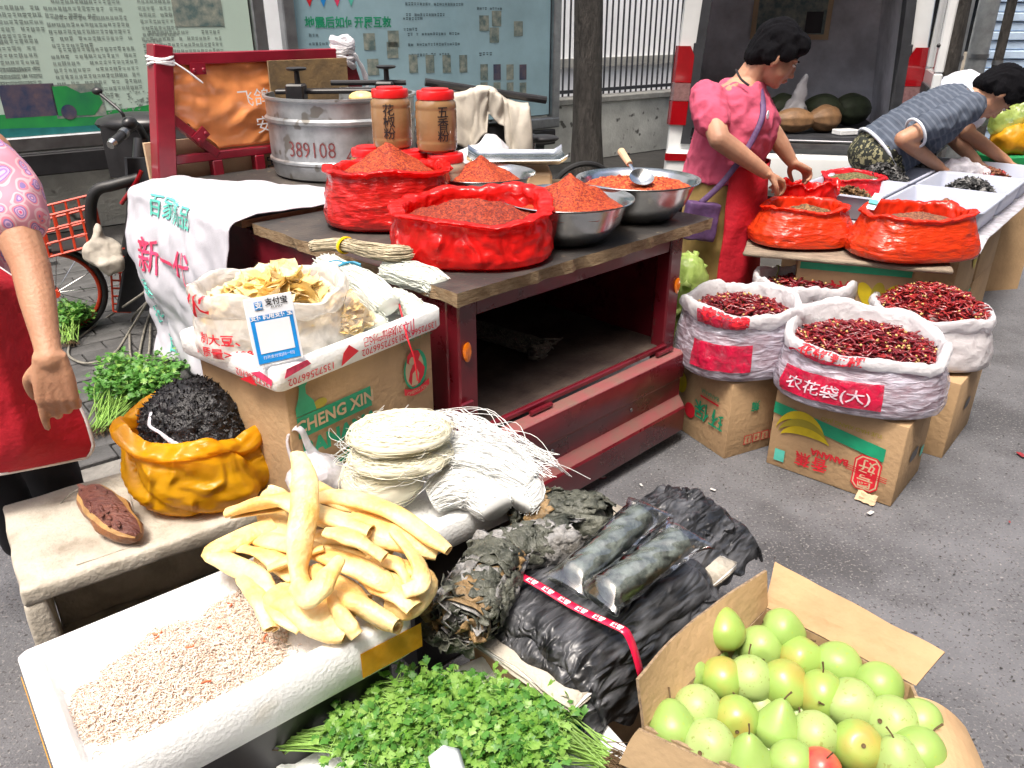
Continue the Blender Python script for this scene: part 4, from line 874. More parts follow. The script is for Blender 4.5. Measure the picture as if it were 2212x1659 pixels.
# ================================================================ left front: foam trays, noodles, pork skin, seaweed
def onplane(px, py, o, n):
    d = ray(px, py); c0 = Vector((0, 0, HC)); return c0+d*((Vector(o)-c0).dot(Vector(n))/d.dot(Vector(n)))
def foam_box(mb, L, W, H, t, floor, r=.02, n=6):
    """open box with rounded corners: outer wall, rim, inner wall, floor"""
    def rr(x0, y0, x1, y1, q, z):
        o = []
        for (cx_, cy_, a0) in ((x1-q, y0+q, -PI/2), (x1-q, y1-q, 0), (x0+q, y1-q, PI/2), (x0+q, y0+q, PI)):
            for k in range(n+1): a = a0+PI/2*k/n; o.append((cx_+q*math.cos(a), cy_+q*math.sin(a), z))
        return o
    rs = [rr(.006, .006, L-.006, W-.006, r, 0), rr(0, 0, L, W, r, .008), rr(0, 0, L, W, r, H-.006), rr(.005, .005, L-.005, W-.005, r, H), rr(t-.005, t-.005, L-t+.005, W-t+.005, r*.8, H), rr(t, t, L-t, W-t, r*.8, H-.006), rr(t+.008, t+.008, L-t-.008, W-t-.008, r*.8, floor+.01), rr(t+.018, t+.018, L-t-.018, W-t-.018, r*.8, floor)]
    mb.rings(rs); return mb
# ---- printed carton under the noodle tray, and the carton below it
F0 = Vector((-.545, 1.655, .0)); TA = math.radians(52.0); ZTR = .80
def carton(name, label, loc, rz, L, W, H, group='printed banana cartons', m='card', cat='carton', holes=()):
    t = thing(name, label, cat, loc, rz, group)
    b = MB(); b.box((L/2, W/2, H/2), (L, W, H)); o = b.build('body', M[m], t, bevel=.004, seg=2)
    for v in o.data.vertices:
        q = v.co; v.co.y += .002*nz(q.x*5+loc[0]*7, q.z*6, 1); v.co.x += .002*nz(q.y*6, q.z*5, loc[1]*5)
    BODY[t.name] = o
    MB().box((L/2, W/2, H+.0015), (L*.992, .002, .003)).build('flap_seam', M['card_edge'], t)
    for side, u, z, w_, h_ in holes:      # dark hand holes
        pts = [(u+w_/2*math.cos(a), z+h_/2*max(-1, min(1, math.sin(a)*1.3))) for a in [2*PI*i/16 for i in range(16)]]
        if side == 'x1': MB().poly([(L+.004, a, c_) for a, c_ in pts]).build('hand_hole', M['blackp'], t, smooth=False)
        if side == 'y0': MB().poly([(a, -.004, c_) for a, c_ in pts]).build('hand_hole', M['blackp'], t, smooth=False)
    return t
def face_local(t, px, py, side, L=0):
    R_ = rotz(t.rotation_euler[2]); o = Vector(t.location)
    n = R_@Vector((0, -1, 0)) if side == 'y0' else R_@Vector((1, 0, 0)) if side == 'x1' else R_@Vector((-1, 0, 0))
    if side == 'x1': o = o+R_@Vector((L, 0, 0))
    q = R_.inverted()@(onplane(px, py, o, n)-Vector(t.location)); return q
def FM(side, a, z, L=0, off=.006, rot=0):
    if side == 'y0': m = frame4((a, -off, z), (1, 0, 0), (0, 0, 1))
    elif side == 'x1': m = frame4((L+off, a, z), (0, 1, 0), (0, 0, 1))
    else: m = frame4((-off, a, z), (0, -1, 0), (0, 0, 1))
    return m@Matrix.Rotation(rot, 4, 'Z')
def flat(t, name, m, side, pts, L=0, off=.0055):
    return MB().poly([(q_[0], q_[1], 0) for q_ in pts]).xf(FM(side, 0, 0, L, off)).build(name, m, BODY.get(t.name, t), smooth=False)
BX = F0+rotz(TA)@Vector((.03, .02, 0))
cx = carton('banana_carton', 'carton printed with a green bottle under the foam noodle tray', (BX.x, BX.y, .465), TA, .505, .36, .333)
carton('banana_carton', 'plain lower carton carrying the carton with the green bottle print', (BX.x-.01, BX.y+.01, SWZ*.5), TA+.03, .50, .36, .413)
def fl(px, py): q = face_local(cx, px, py, 'y0'); return q.x, q.z
a0, z0 = fl(635, 912); a1, z1 = fl(800, 868)
bh = .058
zc = (z0+z1)/2; xa, xb = a0+.005, a1
flat(cx, 'green_band', M['ink_green'], 'y0', [(xa, zc-bh/2), (xb, zc-bh/2), (xb, zc+bh/2), (xa, zc+bh/2)])
lettering('CHENG XIN', .047, FM('y0', (xa+xb)/2, zc, off=.0072), M['card_pale'], cx, .0012)
# bottle-like palm shape and banana bunch
flat(cx, 'green_bottle', M['ink_green'], 'y0', [(xa, zc+bh/2+.002), (xa+.062, zc+bh/2+.002), (xa+.056, zc+bh/2+.03), (xa+.036, zc+bh/2+.055), (xa+.036, zc+bh/2+.075), (xa+.046, zc+bh/2+.085), (xa+.046, zc+bh/2+.094), (xa+.008, zc+bh/2+.090), (xa+.018, zc+bh/2+.078), (xa+.012, zc+bh/2+.05), (xa, zc+bh/2+.025)])
flat(cx, 'yellow_fruit', M['ink_olive'], 'y0', disc_pts(xa+.075, zc+bh/2+.014, .022, .013, 16), off=.0052); 
lettering('BANANA', .060, FM('y0', (xa+xb)/2+.01, zc-.068), M['ink_green'], cx, .003)
for i in range(3):
    b = MB(); pts = []
    for k in range(11): a = PI*(1.08+.75*k/10); pts.append((xa+.09+.010*i+(.075-.012*i)*math.cos(a), zc-.085+(.055-.008*i)*math.sin(a)-.01*i))
    w_ = .011
    b.add([(x, z+w_*math.sin(PI*(k+.4)/11), 0) for k, (x, z) in enumerate(pts)]+[(x, z-w_*math.sin(PI*(k+.4)/11), 0) for k, (x, z) in enumerate(pts)], [(k, k+1, 12+k, 11+k) for k in range(10)])
    b.xf(FM('y0', 0, 0, off=.0058+.0006*i)).build('printed_banana', M['ink_yellow' if i % 2 else 'ink_green'], BODY[cx.name], smooth=False)
# oval emblem: green ring, red figure in a headscarf, red ribbon
ea, ez = fl(895, 800)
flat(cx, 'emblem_oval', M['ink_green'], 'y0', disc_pts(ea, ez+.005, .046, .060), off=.0052)
flat(cx, 'emblem_inner', M['card_pale'], 'y0', disc_pts(ea-.004, ez+.006, .036, .052), off=.0058)
for nm, pts in (('emblem_figure', [(-.03, .055), (-.012, .066), (.012, .06), (.02, .045), (.012, .03), (.022, .02), (.036, .0), (.03, -.022), (.014, -.04), (-.016, -.045), (-.03, -.02), (-.022, .005), (-.012, .018), (-.022, .026), (-.034, .036)]),):
    flat(cx, nm, M['ink_red'], 'y0', [(ea+x, ez+z) for x, z in pts], off=.0064)
flat(cx, 'emblem_face', M['card_pale'], 'y0', disc_pts(ea-.014, ez+.034, .011, .013, 14), off=.007); flat(cx, 'emblem_blouse', M['card_pale'], 'y0', [(ea-.02, ez-.04), (ea+.004, ez-.042), (ea+.012, ez-.01), (ea+.004, ez+.006), (ea-.014, ez-.004)], off=.007)
rb = [(ea-.05+.1*k/8, ez-.052+.014*(2*k/8-1)**2) for k in range(9)]
flat(cx, 'emblem_ribbon', M['ink_red'], 'y0', rb+[(x, z-.020) for x, z in reversed(rb)], off=.0072); lettering('CHENG XIN', .015, FM('y0', ea, ez-.060, off=.0078), M['card_pale'], cx)
q = fl(897, 728); lettering('STORE AT 14°C', .018, FM('y0', q[0], q[1], rot=0), M['ink_green'], cx)
# ---- shallow foam tray with red print
tr = thing('foam_tray', 'shallow white foam tray with red print holding tofu skin and noodles', 'tray', (F0.x, F0.y, ZTR), TA)
BODY[tr.name] = foam_box(MB(), .565, .415, .062, .028, .022).build('tray_shell', M['foam'], tr, ang=50)
for i, (x, m) in enumerate(((.10, 0), (.33, 1), (.47, 0))):
    lettering('13572566702', .026, FM('y0', x, .020, off=.002, rot=PI), M['ink_red'], tr)
flat(tr, 'printed_mark', M['ink_red'], 'y0', [(.19, .008), (.25, .030), (.22, .056), (.20, .040)], off=.002); flat(tr, 'printed_mark', M['ink_pink'], 'y0', [(.02, .034), (.10, .046), (.09, .060), (.03, .056)], off=.002)
lettering('刘', .05, FM('y0', .43, .034, off=.002), M['ink_pink'], tr)
for i in range(7): lettering('刘记水产批发'[i % 6], .030, FM('y0', .26+.022*i, .048, off=.002, rot=PI), M['ink_red'], tr) if i not in (0,) else None
flat(tr, 'printed_mark', M['ink_pink'], 'x0', [(-.10, .03), (-.02, .018), (-.015, .034), (-.06, .045)], off=.002); flat(tr, 'printed_mark', M['ink_red'], 'x0', [(-.15, .0), (-.10, .022), (-.08, .0)], off=.002)
lettering('13572566702', .026, FM('x0', .09, .02, off=.002, rot=PI), M['ink_red'], tr); lettering('调理', .028, FM('x0', .30, .035, off=.002), M['ink_red'], tr)
# ---- tofu skin: big bag, spilled knot bag beside it
def chips(n, rx, ry, z0, zh, seed, sc=(.026, .050)):
    b = MB(); rr = random.Random(seed)
    for i in range(n):
        a, r = rr.uniform(0, 2*PI), math.sqrt(rr.random())*.92; x, y = rx*r*math.cos(a), ry*r*math.sin(a)
        z = z0+zh*(1-r*r)+rr.uniform(-.008, .012); m_ = euler(rr.uniform(-.8, .8), rr.uniform(-.8, .8), rr.uniform(0, 6.3)); s_ = rr.uniform(*sc); cv = rr.uniform(-1.1, 1.1); asp = rr.uniform(.45, .9); tw = rr.uniform(-.6, .6)
        nu, nv = 6, 4; vs_ = []
        for v in range(nv+1):
            for u in range(nu+1):
                p_, q_ = (u/nu-.5)*2, (v/nv-.5)*2; e = 1+.12*nz(p_*2+i, q_*2, 3)
                vs_.append(Vector((x, y, z))+m_@Vector((p_*e, q_*asp*e, cv*(p_*p_)*.4+tw*p_*q_*.5+.22*nz(p_*2.3+i, q_*2.3, 9)))*s_)
        b.add(vs_, [(v*(nu+1)+u, v*(nu+1)+u+1, (v+1)*(nu+1)+u+1, (v+1)*(nu+1)+u) for v in range(nv) for u in range(nu)], i % 2)
    return b
def TW(x, y, z=0): return Vector((F0.x, F0.y, ZTR))+rotz(TA)@Vector((x, y, z))
tb_ = TW(.175, .235, .023)
t, tfn = bag_of('tofu_skin_bag', 'open clear bag of yellow tofu skin chips in the foam tray', 'bag', tb_, .35, .195, .155, .165, 9.3, M['tofubag'], None, None, collar=.30, sag=.12, wr=1.0, rimw=.1, bulge=1.0)
tag(chips(150, .145, .115, .095, .075, 5).build('tofu_skin', [M['tofu'], M['tofu2']], t, ang=180), kind='stuff')
tag(chips(110, .155, .125, .035, .055, 15).build('tofu_skin', [M['tofu2'], M['tofu']], t, ang=180), kind='stuff')
def bagtxt(t, fn, txt, size, a0, kz, m, rot=0, bold=.002, off=.03):
    b = text_mb(txt, size, bold, lmax=.02); b.xf(Matrix.Rotation(rot, 4, 'Z')); k0 = int(kz); t0 = fn.key[k0]+(fn.key[k0+1]-fn.key[k0])*(kz-k0)
    mapped(b, lambda x, y: fn(t0+y/fn.tot, a0+x/fn.rm, off)).build('lettering', m, t, smooth=False)
bagtxt(t, tfn, '火', .075, -2.55, 12.3, M['ink_red'], .3, .001); bagtxt(t, tfn, '制大豆、', .030, -2.25, 6.2, M['ink_red'], 0, .0006); bagtxt(t, tfn, '质量>40%', .030, -2.2, 4.9, M['ink_red'], 0, .0006)
t = thing('tofu_skin_bag', 'knotted clear bag packed with pale tofu skin behind the payment card', 'bag', TW(.285, .095, .023), .5)
me = lump_bag('x', '', '', M['knotfilm'], [((0, 0, .055), (.085, .06, .055)), ((.02, 0, .085), (.06, .05, .05))], .008, 3, .010); link('film', me, t)
tag(chips(190, .075, .052, .012, .095, 25, (.016, .028)).build('tofu_skin', [M['tofu2'], M['tofu']], t, ang=180), kind='stuff')
# ---- payment card leaning on the bag (the code itself is left out)
A_, B_, C_ = P(523, 655, ZTR+.185), P(628, 632, ZTR+.192), P(553, 795, ZTR+.03)
ctr = PY(592, 712, 1.70); cx_ = Vector((.80, .52, 0)).normalized(); cu_ = Vector((-.12, .20, 1)).normalized()
pm = frame4(ctr, cx_, cu_)
pc = thing('payment_card', 'blue and white payment card leaning on the tofu skin bag', 'card', ctr); pc.matrix_world = pm
CWd, CHt = .112, .158
MB().box((0, 0, -.002), (CWd, CHt, .003)).build('card', M['cardwhite'], pc, bevel=.001)
MB().poly([(-CWd*.44, -CHt*.46, .0012), (CWd*.44, -CHt*.46, .0012), (CWd*.44, CHt*.24, .0012), (-CWd*.44, CHt*.24, .0012)]).build('blue_panel', M['cardblue'], pc, smooth=False)
MB().poly([(-.040, -.050, .002), (.040, -.050, .002), (.040, .024, .002), (-.040, .024, .002)]).build('white_square', M['cardwhite'], pc, smooth=False)
MB().poly([(-.034, .051, .0015), (-.016, .051, .0015), (-.016, .069, .0015), (-.034, .069, .0015)]).build('logo_square', M['cardblue'], pc, smooth=False)
T4 = Matrix.Translation
lettering('支', .017, T4((-.025, .060, .0022)), M['cardwhite'], pc, .0005); lettering('支付宝', .0175, T4((.017, .064, .0015)), M['ink_black'], pc, .0004); lettering('ALIPAY', .009, T4((.016, .052, .0015)), M['ink_black'], pc)
lettering('支付就用支付宝', .0140, T4((0, .033, .0022)), M['cardwhite'], pc, .0004); lettering('打开支付宝[扫一扫]', .0085, T4((0, -.060, .0022)), M['cardwhite'], pc)
# ---- noodle makers: strand sweeps
def strands(n, path, spread, r, seed, sides=3, wob=.006, m=18, fray=0.0, squash=1.0, upd=(0, 0, 1), bundle=None):
    """n strands following a path; spread = radius list along the path"""
    rr = random.Random(seed); b = MB(); pts = spline(path, m); sp = lerps(spread, m)
    fr = []
    u = Vector(upd)
    for i, p_ in enumerate(pts):
        t_ = (pts[min(i+1, m)]-pts[max(i-1, 0)]).normalized(); u = (u-t_*u.dot(t_)).normalized(); fr.append((t_.cross(u), u))
    for k in range(n):
        a, q = rr.uniform(0, 2*PI), math.sqrt(rr.random()); ph = rr.uniform(0, 50); L0, L1 = rr.uniform(0, .06), 1-rr.uniform(0, .06); pp = []
        for i in range(m+1):
            f = L0+(L1-L0)*i/m; j = min(int(f*m), m-1); g = f*m-j; c_ = pts[j].lerp(pts[j+1], g); s_ = sp[j]+(sp[j+1]-sp[j])*g
            x = fr[j][0]; y = fr[j][1]; aa = a+.8*nz(f*2+ph, 1)
            ex = fray*(abs(f-.5)*2)**3
            pp.append(c_+x*(q*(s_+ex*rr.random()*0)*math.cos(aa)+wob*nz(f*6+ph, 3)+ex*nz(ph, 7)*1.4)+y*(q*s_*squash*math.sin(aa)+wob*nz(f*6+ph, 9)+ex*nz(ph, 4)*.7))
        b.tube(pp, r, sides, False)
    return b
def nest(n, rx, ry, h, r, seed, loose=0, m=30, sides=3):
    """a flat coiled nest: strands looping round inside a squashed cushion"""
    rr = random.Random(seed); b = MB()
    for k in range(n):
        a0 = rr.uniform(0, 2*PI); q = rr.uniform(.3, .75); off = (1.02-q)*math.sqrt(rr.random()); oa = rr.uniform(0, 2*PI); cx_, cy_ = off*math.cos(oa), off*math.sin(oa); tot = rr.uniform(1.6, 4.5)*rr.choice((-1, 1)); ph = rr.uniform(0, 60); zr = rr.uniform(-1, 1); e = rr.uniform(.6, 1.0); out = loose if rr.random() < .16 else 0; zz_ = 1 if zr > -.2 else -1
        pp = []
        for i in range(m+1):
            f = i/m; a = a0+tot*f; w_ = 1+.12*nz(f*4+ph, 2)+out*.3*max(0, nz(f*2+ph, 8))*2; x, y = cx_+q*math.cos(a)*w_, cy_+q*e*math.sin(a)*w_; d_ = min(1, math.hypot(x, y)); top_ = h/2*math.sqrt(max(0, 1-d_**5)); z = h/2+(top_*(.98+.05*nz(f*6, ph)) if zr > -.1 else top_*zr)
            pp.append((rx*x, ry*y, max(.002, z+out*.012*nz(f*3, ph))))
        b.tube(pp, r, sides, False)
    return b
def skein(name, label, mats, loc, rz, n, path, spread, r, seed, **k):
    t = thing(name, label, 'noodles', loc, rz, 'bundles of dried noodles'); tag(strands(n, path, spread, r, seed, **k).build('strands', mats, t, ang=180), kind='stuff'); return t
def core(t, path, rad, m, flat=1.0, seg=14):
    MB().tube(spline(path, seg), lerps(rad, seg), 12, flat=flat).build('inner_bundle', m, t, ang=180)
# tan bundle with yellow tie lying on the white ones
def tl(px, py, z): return P(px, py, z)
z_ = ZTR+.155
pa = [tl(668, 532, z_), tl(735, 528, z_+.006), tl(800, 540, z_+.008), tl(850, 548, z_+.006), tl(885, 545, z_+.004)]
o_ = pa[2]; loc_ = [p_-o_ for p_ in pa]
t = skein('noodle_bundle', 'tan noodle bundle with a yellow tie on top of the white ones', M['noodle_t'], o_, 0, 230, loc_, [.020, .024, .030, .034, .026], .0016, 3, wob=.004, fray=.012, squash=.75, sides=4)
core(t, loc_, [.010, .016, .020, .022, .012], M['noodle_t'], .75)
b = MB(); tdir = (loc_[2]-loc_[1]).normalized(); c_ = loc_[1].lerp(loc_[2], .15); sx = Vector((0, 0, 1)).cross(tdir).normalized()
b.tube([c_+sx*.030*math.cos(a)+Vector((0, 0, 1))*.0225*math.sin(a) for a in [2*PI*k/20 for k in range(21)]], .0045, 6, False, flat=1.6); b.build('tie', M['yellow'], t)
# white skeins folded in U shape
def uskein(label, pts, spread, seed, tie=None, m='noodle_g', n=420, sq=.8):
    o_ = pts[len(pts)//2]; lp = [q-o_ for q in pts]
    t = skein('noodle_bundle', label, M[m], o_, 0, n, lp, spread, .0012, seed, wob=.006, fray=.016, squash=sq); core(t, lp, [s_*.86 for s_ in spread], M[m], sq)
    if tie is not None:
        i = tie; d_ = (lp[i+1]-lp[i-1]).normalized(); sx = Vector((0, 0, 1)).cross(d_).normalized(); c_ = lp[i]; b = MB(); r_ = spread[i]*1.06
        b.tube([c_+sx*r_*math.cos(a)+Vector((0, 0, 1))*r_*sq*math.sin(a) for a in [2*PI*k/24 for k in range(25)]], .0036, 6, False, flat=1.8)
        top = c_+Vector((0, 0, r_*sq))
        for q in ((-.05, .0, .004), (.045, -.012, .0)): b.tube(spline([top, top+Vector(q)*.5+Vector((0, 0, .006)), top+Vector(q)], 6), .0035, 5, flat=.5)
        b.build('tie', M['blue'], t)
    return t
z_ = ZTR+.075
uskein('white glass noodle bundle tied with a blue strip in the tray', [tl(700, 570, z_+.035), tl(750, 595, z_+.035), tl(800, 628, z_+.03), tl(840, 665, z_+.0)], [.042, .044, .054, .044], 21, 1)
uskein('white glass noodle bundle at the right end of the tray', [tl(835, 580, z_+.035), tl(880, 592, z_+.03), tl(925, 605, z_+.02), tl(950, 620, z_+.01)], [.042, .050, .050, .040], 22)
uskein('white glass noodle bundle lowest in the tray beside the clear bag', [tl(770, 655, z_-.02), tl(790, 680, z_-.03), tl(812, 700, z_-.03)], [.036, .042, .036], 23, n=170)
uskein('white glass noodle bundle tucked behind the blue tied one', [tl(845, 640, z_-.005), tl(872, 655, z_-.018), tl(898, 668, z_-.022)], [.036, .042, .036], 24, n=170)
# red string hanging over the tray edge
pp = [tl(858, 640, ZTR+.085), tl(868, 680, ZTR+.064), PY(880, 730, 1.95), PY(895, 775, 1.94), PY(902, 822, 1.94)]
tag(MB().tube(spline([q-pp[0] for q in pp], 20), .0022, 5).build('red_string', M['ink_red'], loc=pp[0]), 'thin red string hanging over the foam tray edge', 'string')
# ---- old dirty foam box on its side, meat and seaweed bag on it
SA = math.radians(35); SO = Vector((-1.088, 1.378, 0)); SL, SD, SH = .78, .42, .45
fb = thing('foam_box', 'old dirty foam box on its side carrying the yellow bag and meat', 'foam box', SO, SA)
def rough_box(c, d, seed, amp=.006):
    b = MB(); b.box((0, 0, 0), d); me = bpy.data.meshes.new('x'); bm = bmesh.new()
    for v in b.v: bm.verts.new(v)
    bm.verts.ensure_lookup_table()
    for f in b.f: bm.faces.new([bm.verts[i] for i in f])
    bmesh.ops.bevel(bm, geom=bm.edges[:], offset=.008, segments=2, affect='EDGES', profile=.5); bmesh.ops.subdivide_edges(bm, edges=[e for e in bm.edges if e.calc_length() > .06], cuts=9, use_grid_fill=True)
    for v in bm.verts: v.co += Vector((nz(v.co.x*18+seed, v.co.y*18, v.co.z*18), nz(v.co.y*18, v.co.z*18+seed, v.co.x*18), nz(v.co.z*18, v.co.x*18, v.co.y*18+seed)))*amp; v.co += Vector(c)
    bm.to_mesh(me); bm.free(); me.shade_smooth(); return me
for nm, c_, d_ in (('top_wall', (SL/2, SD/2, SH-.022), (SL, SD, .044)), ('bottom_wall', (SL/2, SD/2, .022), (SL, SD, .044)), ('end_wall', (.024, SD/2, SH/2), (.048, SD-.004, SH-.09)), ('end_wall', (SL-.024, SD/2, SH/2), (.048, SD-.004, SH-.09)), ('back_wall', (SL/2, SD-.022, SH/2), (SL-.1, .04, SH-.09))):
    me = rough_box(c_, d_, c_[0]*9); me.materials.append(M['foam_old']); link(nm, me, fb)
MB().slab(lambda u, v: (.12+.14*u+.03*v, .03+.30*v, SH+.003+.002*nz(u*5, v*5)), 6, 8, .0015).build('tape_patch', M['foam_old'], fb)
# smoked meat
def meat():
    b = MB(); n = 20; rs = []
    pts = spline([P(185, 1060, SH+.035), P(220, 1092, SH+.045), P(258, 1132, SH+.04), P(300, 1160, SH+.03)], 18); o = pts[9]
    rad = lerps([.018, .042, .050, .052, .046, .036, .012], 18)
    for i, p_ in enumerate(pts):
        t_ = (pts[min(i+1, 18)]-pts[max(i-1, 0)]).normalized(); sx = Vector((0, 0, 1)).cross(t_).normalized(); r_ = []
        for j in range(n):
            a = 2*PI*j/n; q = rad[i]*(1+.18*nz(math.cos(a)*2+i*.3, math.sin(a)*2, 4)); r_.append(p_-o+sx*q*math.cos(a)*.92+Vector((0, 0, 1))*q*.8*math.sin(a))
        rs.append(r_)
    return b, rs, o, n
b, rs, o, n = meat(); t = thing('smoked_meat', 'dark slab of smoked meat lying on the dirty foam box', 'meat', o)
def arc(j0, j1, m, name):
    g = MB(); g.rings([[r_[j % n] for j in range(j0, j1+1)] for r_ in rs], False, False); g.build(name, M[m], t, ang=180)
arc(3, 8, 'meat', 'lean_face'); arc(8, 9, 'fat', 'fat_layer'); arc(2, 3, 'fat', 'fat_layer'); arc(9, 22, 'rind', 'rind')
MB().poly(rs[0][::-1]).build('end_face', M['rind'], t, smooth=False); MB().poly(rs[-1]).build('end_face', M['rind'], t, smooth=False)
g = MB()
for i in range(16):
    k = R.randrange(2, 15); j = R.uniform(3.2, 7.8); p_ = Vector(rs[k][int(j)]).lerp(Vector(rs[k][int(j)+1]), j % 1); g.ell(p_, (rn(.012, .024), rn(.004, .007), rn(.002, .004)), 8, 6, euler(rn(-.5, .5), rn(-.5, .5), -.8+rn(-.5, .5)))
g.build('meat_ridges', M['meat'], t, ang=180)
MB().tube(spline([rs[1][6]+Vector((0, 0, 0)), rs[0][10]+Vector((-.03, .01, -.01)), rs[0][12]+Vector((-.06, .0, -.028)), rs[2][12]+Vector((-.035, -.01, -.03))], 14), .0022, 6).build('hanging_string', M['rope'], t)
# yellow bag with a ball of black seaweed
sb = P(405, 1085, SH); sb = Vector((-.815, 1.815, SH+.003))
def open_sack(rx, ry, h, seed, folds=1.0, n=190):
    """loose thin bag pushed down round its content, mouth crumpled and folded outwards"""
    b = MB(); rs = []
    prof = [(.05, 0), (.6, 0), (.88, .006), (1.0, .04), (1.10, .14), (1.15, .28), (1.14, .42), (1.08, .55), (1.04, .66), (1.05, .74), (1.11, .77), (1.14, .83), (1.12, .91), (1.06, .97), (.98, 1.0), (.93, .97), (.90, .90), (.87, .76), (.83, .55)]
    pp = [(prof[i][0]+(prof[i+1][0]-prof[i][0])*f, prof[i][1]+(prof[i+1][1]-prof[i][1])*f, i+f) for i in range(len(prof)-1) for f in (0, .33, .67)]
    for (r, z, k) in pp:
        ring = []
        for j in range(n):
            a = 2*PI*j/n; a1 = a+z*1.3; ca, sa = math.cos(a1), math.sin(a1); f = min(1, k/4)
            c1 = crumple((ca*1.15+seed+z*.5, sa*1.15-z*.6, z*.55+seed), 2); c2 = crumple((ca*2.2+z*1.2, sa*2.2+seed-z, z*.9+2), 3)
            q = r+f*folds*(.24*(c1-.42)+.06*(c2-.42)); zz = z*h+(h*folds*(.22*nz(ca*1.3+seed*2, sa*1.3, 1)+.22*(c1-.4)) if k > 7 else 0)
            ring.append((rx*math.cos(a)*q, ry*math.sin(a)*q, max(.001*k, zz)))
        rs.append(ring)
    b.rings(rs, True, False); return b
t = thing('seaweed_bag', 'yellow plastic bag holding a big ball of black seaweed', 'bag', sb, .3)
open_sack(.168, .152, .215, 4.4, 1.0).build('bag', M['yellowbag'], t, ang=180)
sw = MB(); sw.ell((-.01, .02, .165), (.138, .128, .13), 24, 16); sw.ell((0, -.03, .12), (.13, .11, .11), 24, 16); me = remesh(sw, .008, 3)
nn = [v.normal.copy() for v in me.vertices]
for v, q in zip(me.vertices, nn): v.co += q*(.010*fbm(v.co*34, 3)+.006*nz(v.co.x*90, v.co.y*90, v.co.z*90))
me.materials.append(M['seaweed'])
ball = thing('seaweed_ball', 'ball of black dried seaweed tied with a white plastic strip', 'seaweed', sb, .3); link('ball', me, ball)
fr = MB(); vv = me.vertices
for i in range(4200):
    v = vv[R.randrange(len(vv))]; d_ = (v.normal+Vector((rn(-.8, .8), rn(-.8, .8), rn(-.6, .6)))).normalized(); e = d_.orthogonal().normalized()*rn(.0012, .0028); L1 = rn(.004, .010); w_ = Vector((rn(-1, 1), rn(-1, 1), rn(-1, 1)))*.004
    fr.add([v.co-e, v.co+e, v.co+d_*L1*.6+e*.9+w_, v.co+d_*L1+w_*1.6, v.co+d_*L1*.6-e+w_], [(0, 1, 2, 3, 4)])
tag(fr.build('shreds', M['seaweed'], ball, smooth=False), kind='stuff')
pl = [P(327, 905, .70), P(335, 925, .695), P(352, 938, .69), P(375, 955, .675), P(405, 975, .65), P(437, 994, .62)]
inv = (Matrix.Translation(sb)@Matrix.Rotation(.3, 4, 'Z')).inverted()
def on_ball(px, py):
    # first hit of the camera ray with the seaweed ball
    from mathutils.bvhtree import BVHTree
    global _bvh
    try: _bvh
    except NameError: _bvh = BVHTree.FromPolygons([v.co[:] for v in me.vertices], [tuple(p_.vertices) for p_ in me.polygons])
    o_ = inv@Vector((0, 0, HC)); d_ = (inv.to_3x3()@ray(px, py)).normalized(); h_ = _bvh.ray_cast(o_, d_); return (h_[0]+h_[1]*.006) if h_[0] is not None else None
pp = [on_ball(*q) for q in ((330, 893), (326, 915), (334, 928), (350, 936), (366, 950), (386, 963), (412, 980), (438, 996))]; pp = [q for q in pp if q is not None]
if len(pp) > 3: MB().tube(spline(pp, 26), lerps([.004, .005, .004, .004, .006, .007, .010, .012], 26), 8, flat=.3).build('tie_strip', M['handbag'], ball, ang=180)
# ---- white foam box with dried shrimp
NA = .684; NO = Vector((-.70, .8406, .40)); NL, NW, NH = .645, .383, .107
sh = thing('foam_box', 'bright white foam box lid full of dried shrimp in front', 'foam box', NO, NA)
foam_box(MB(), NL, NW, NH, .038, .062, .018).build('box_shell', M['foam'], sh, ang=50)
for x0, x1, s_ in ((.0, .10, 0), (.52, .66, 1)):
    MB().slab(lambda u, v: (x0+(x1-x0)*u, -.003-.001*nz(u*6, v*4), .012+.062*v), 8, 4, .001).build('tape_strip', M['tapey'], sh)
MB().slab(lambda u, v: (-.003, .03+.30*u, .02+.07*v), 8, 4, .001).build('tape_strip', M['tapey'], sh); MB().slab(lambda u, v: (NL+.003, .02+.25*u, .01+.07*v), 8, 4, .001).build('tape_strip', M['tapey'], sh)
def curl(L, r, bend, n=5, sides=3):
    b = MB(); pts = []
    for i in range(n+1): f = i/n; a = (f-.5)*bend; pts.append(Vector((L*math.sin(a)/bend, L*(1-math.cos(a))/bend, 0)))
    b.tube(pts, [r*(.55+.45*math.sin(PI*(.25+.6*i/n)))*(1 if i < n else .35) for i in range(n+1)], sides, False); return b
protos = [curl(rn(.011, .018), rn(.0010, .0015), rn(1.2, 3.2)) for _ in range(14)]
def pile(n, fn, protos, seed, tilt=.5, mats=2, bright=.2, zj=.004):
    rr = random.Random(seed); b = MB()
    for i in range(n):
        p_ = fn(rr)
        if p_ is None: continue
        m_ = Matrix.Translation(p_+Vector((0, 0, rr.uniform(-zj*.3, zj))))@euler(rr.uniform(-tilt, tilt), rr.uniform(-tilt, tilt), rr.uniform(0, 6.3)).to_4x4(); b.join(rr.choice(protos), m_, 1 if rr.random() < bright else 0)
    return b
def shrimp_h(x, y):
    cx_, cy_ = .235, .19; dx, dy = (x-cx_)/.205, (y-cy_)/.135
    e = math.hypot(dx, dy)+.22*nz(x*9, y*9, 3)+.10*nz(x*25, y*25, 5); h1 = max(0, 1-e); e2 = math.hypot((x-.42)/.13, (y-.25)/.10)+.2*nz(x*12, y*12, 8); return max(h1*.038, max(0, 1-e2)*.012), min(e, e2)
def shf(rr):
    x, y = rr.uniform(.045, .60), rr.uniform(.045, .34); h, e = shrimp_h(x, y)
    if e > 1.0 and rr.random() > .06*max(0, 1.6-e): return None
    return Vector((x, y, .066+h))
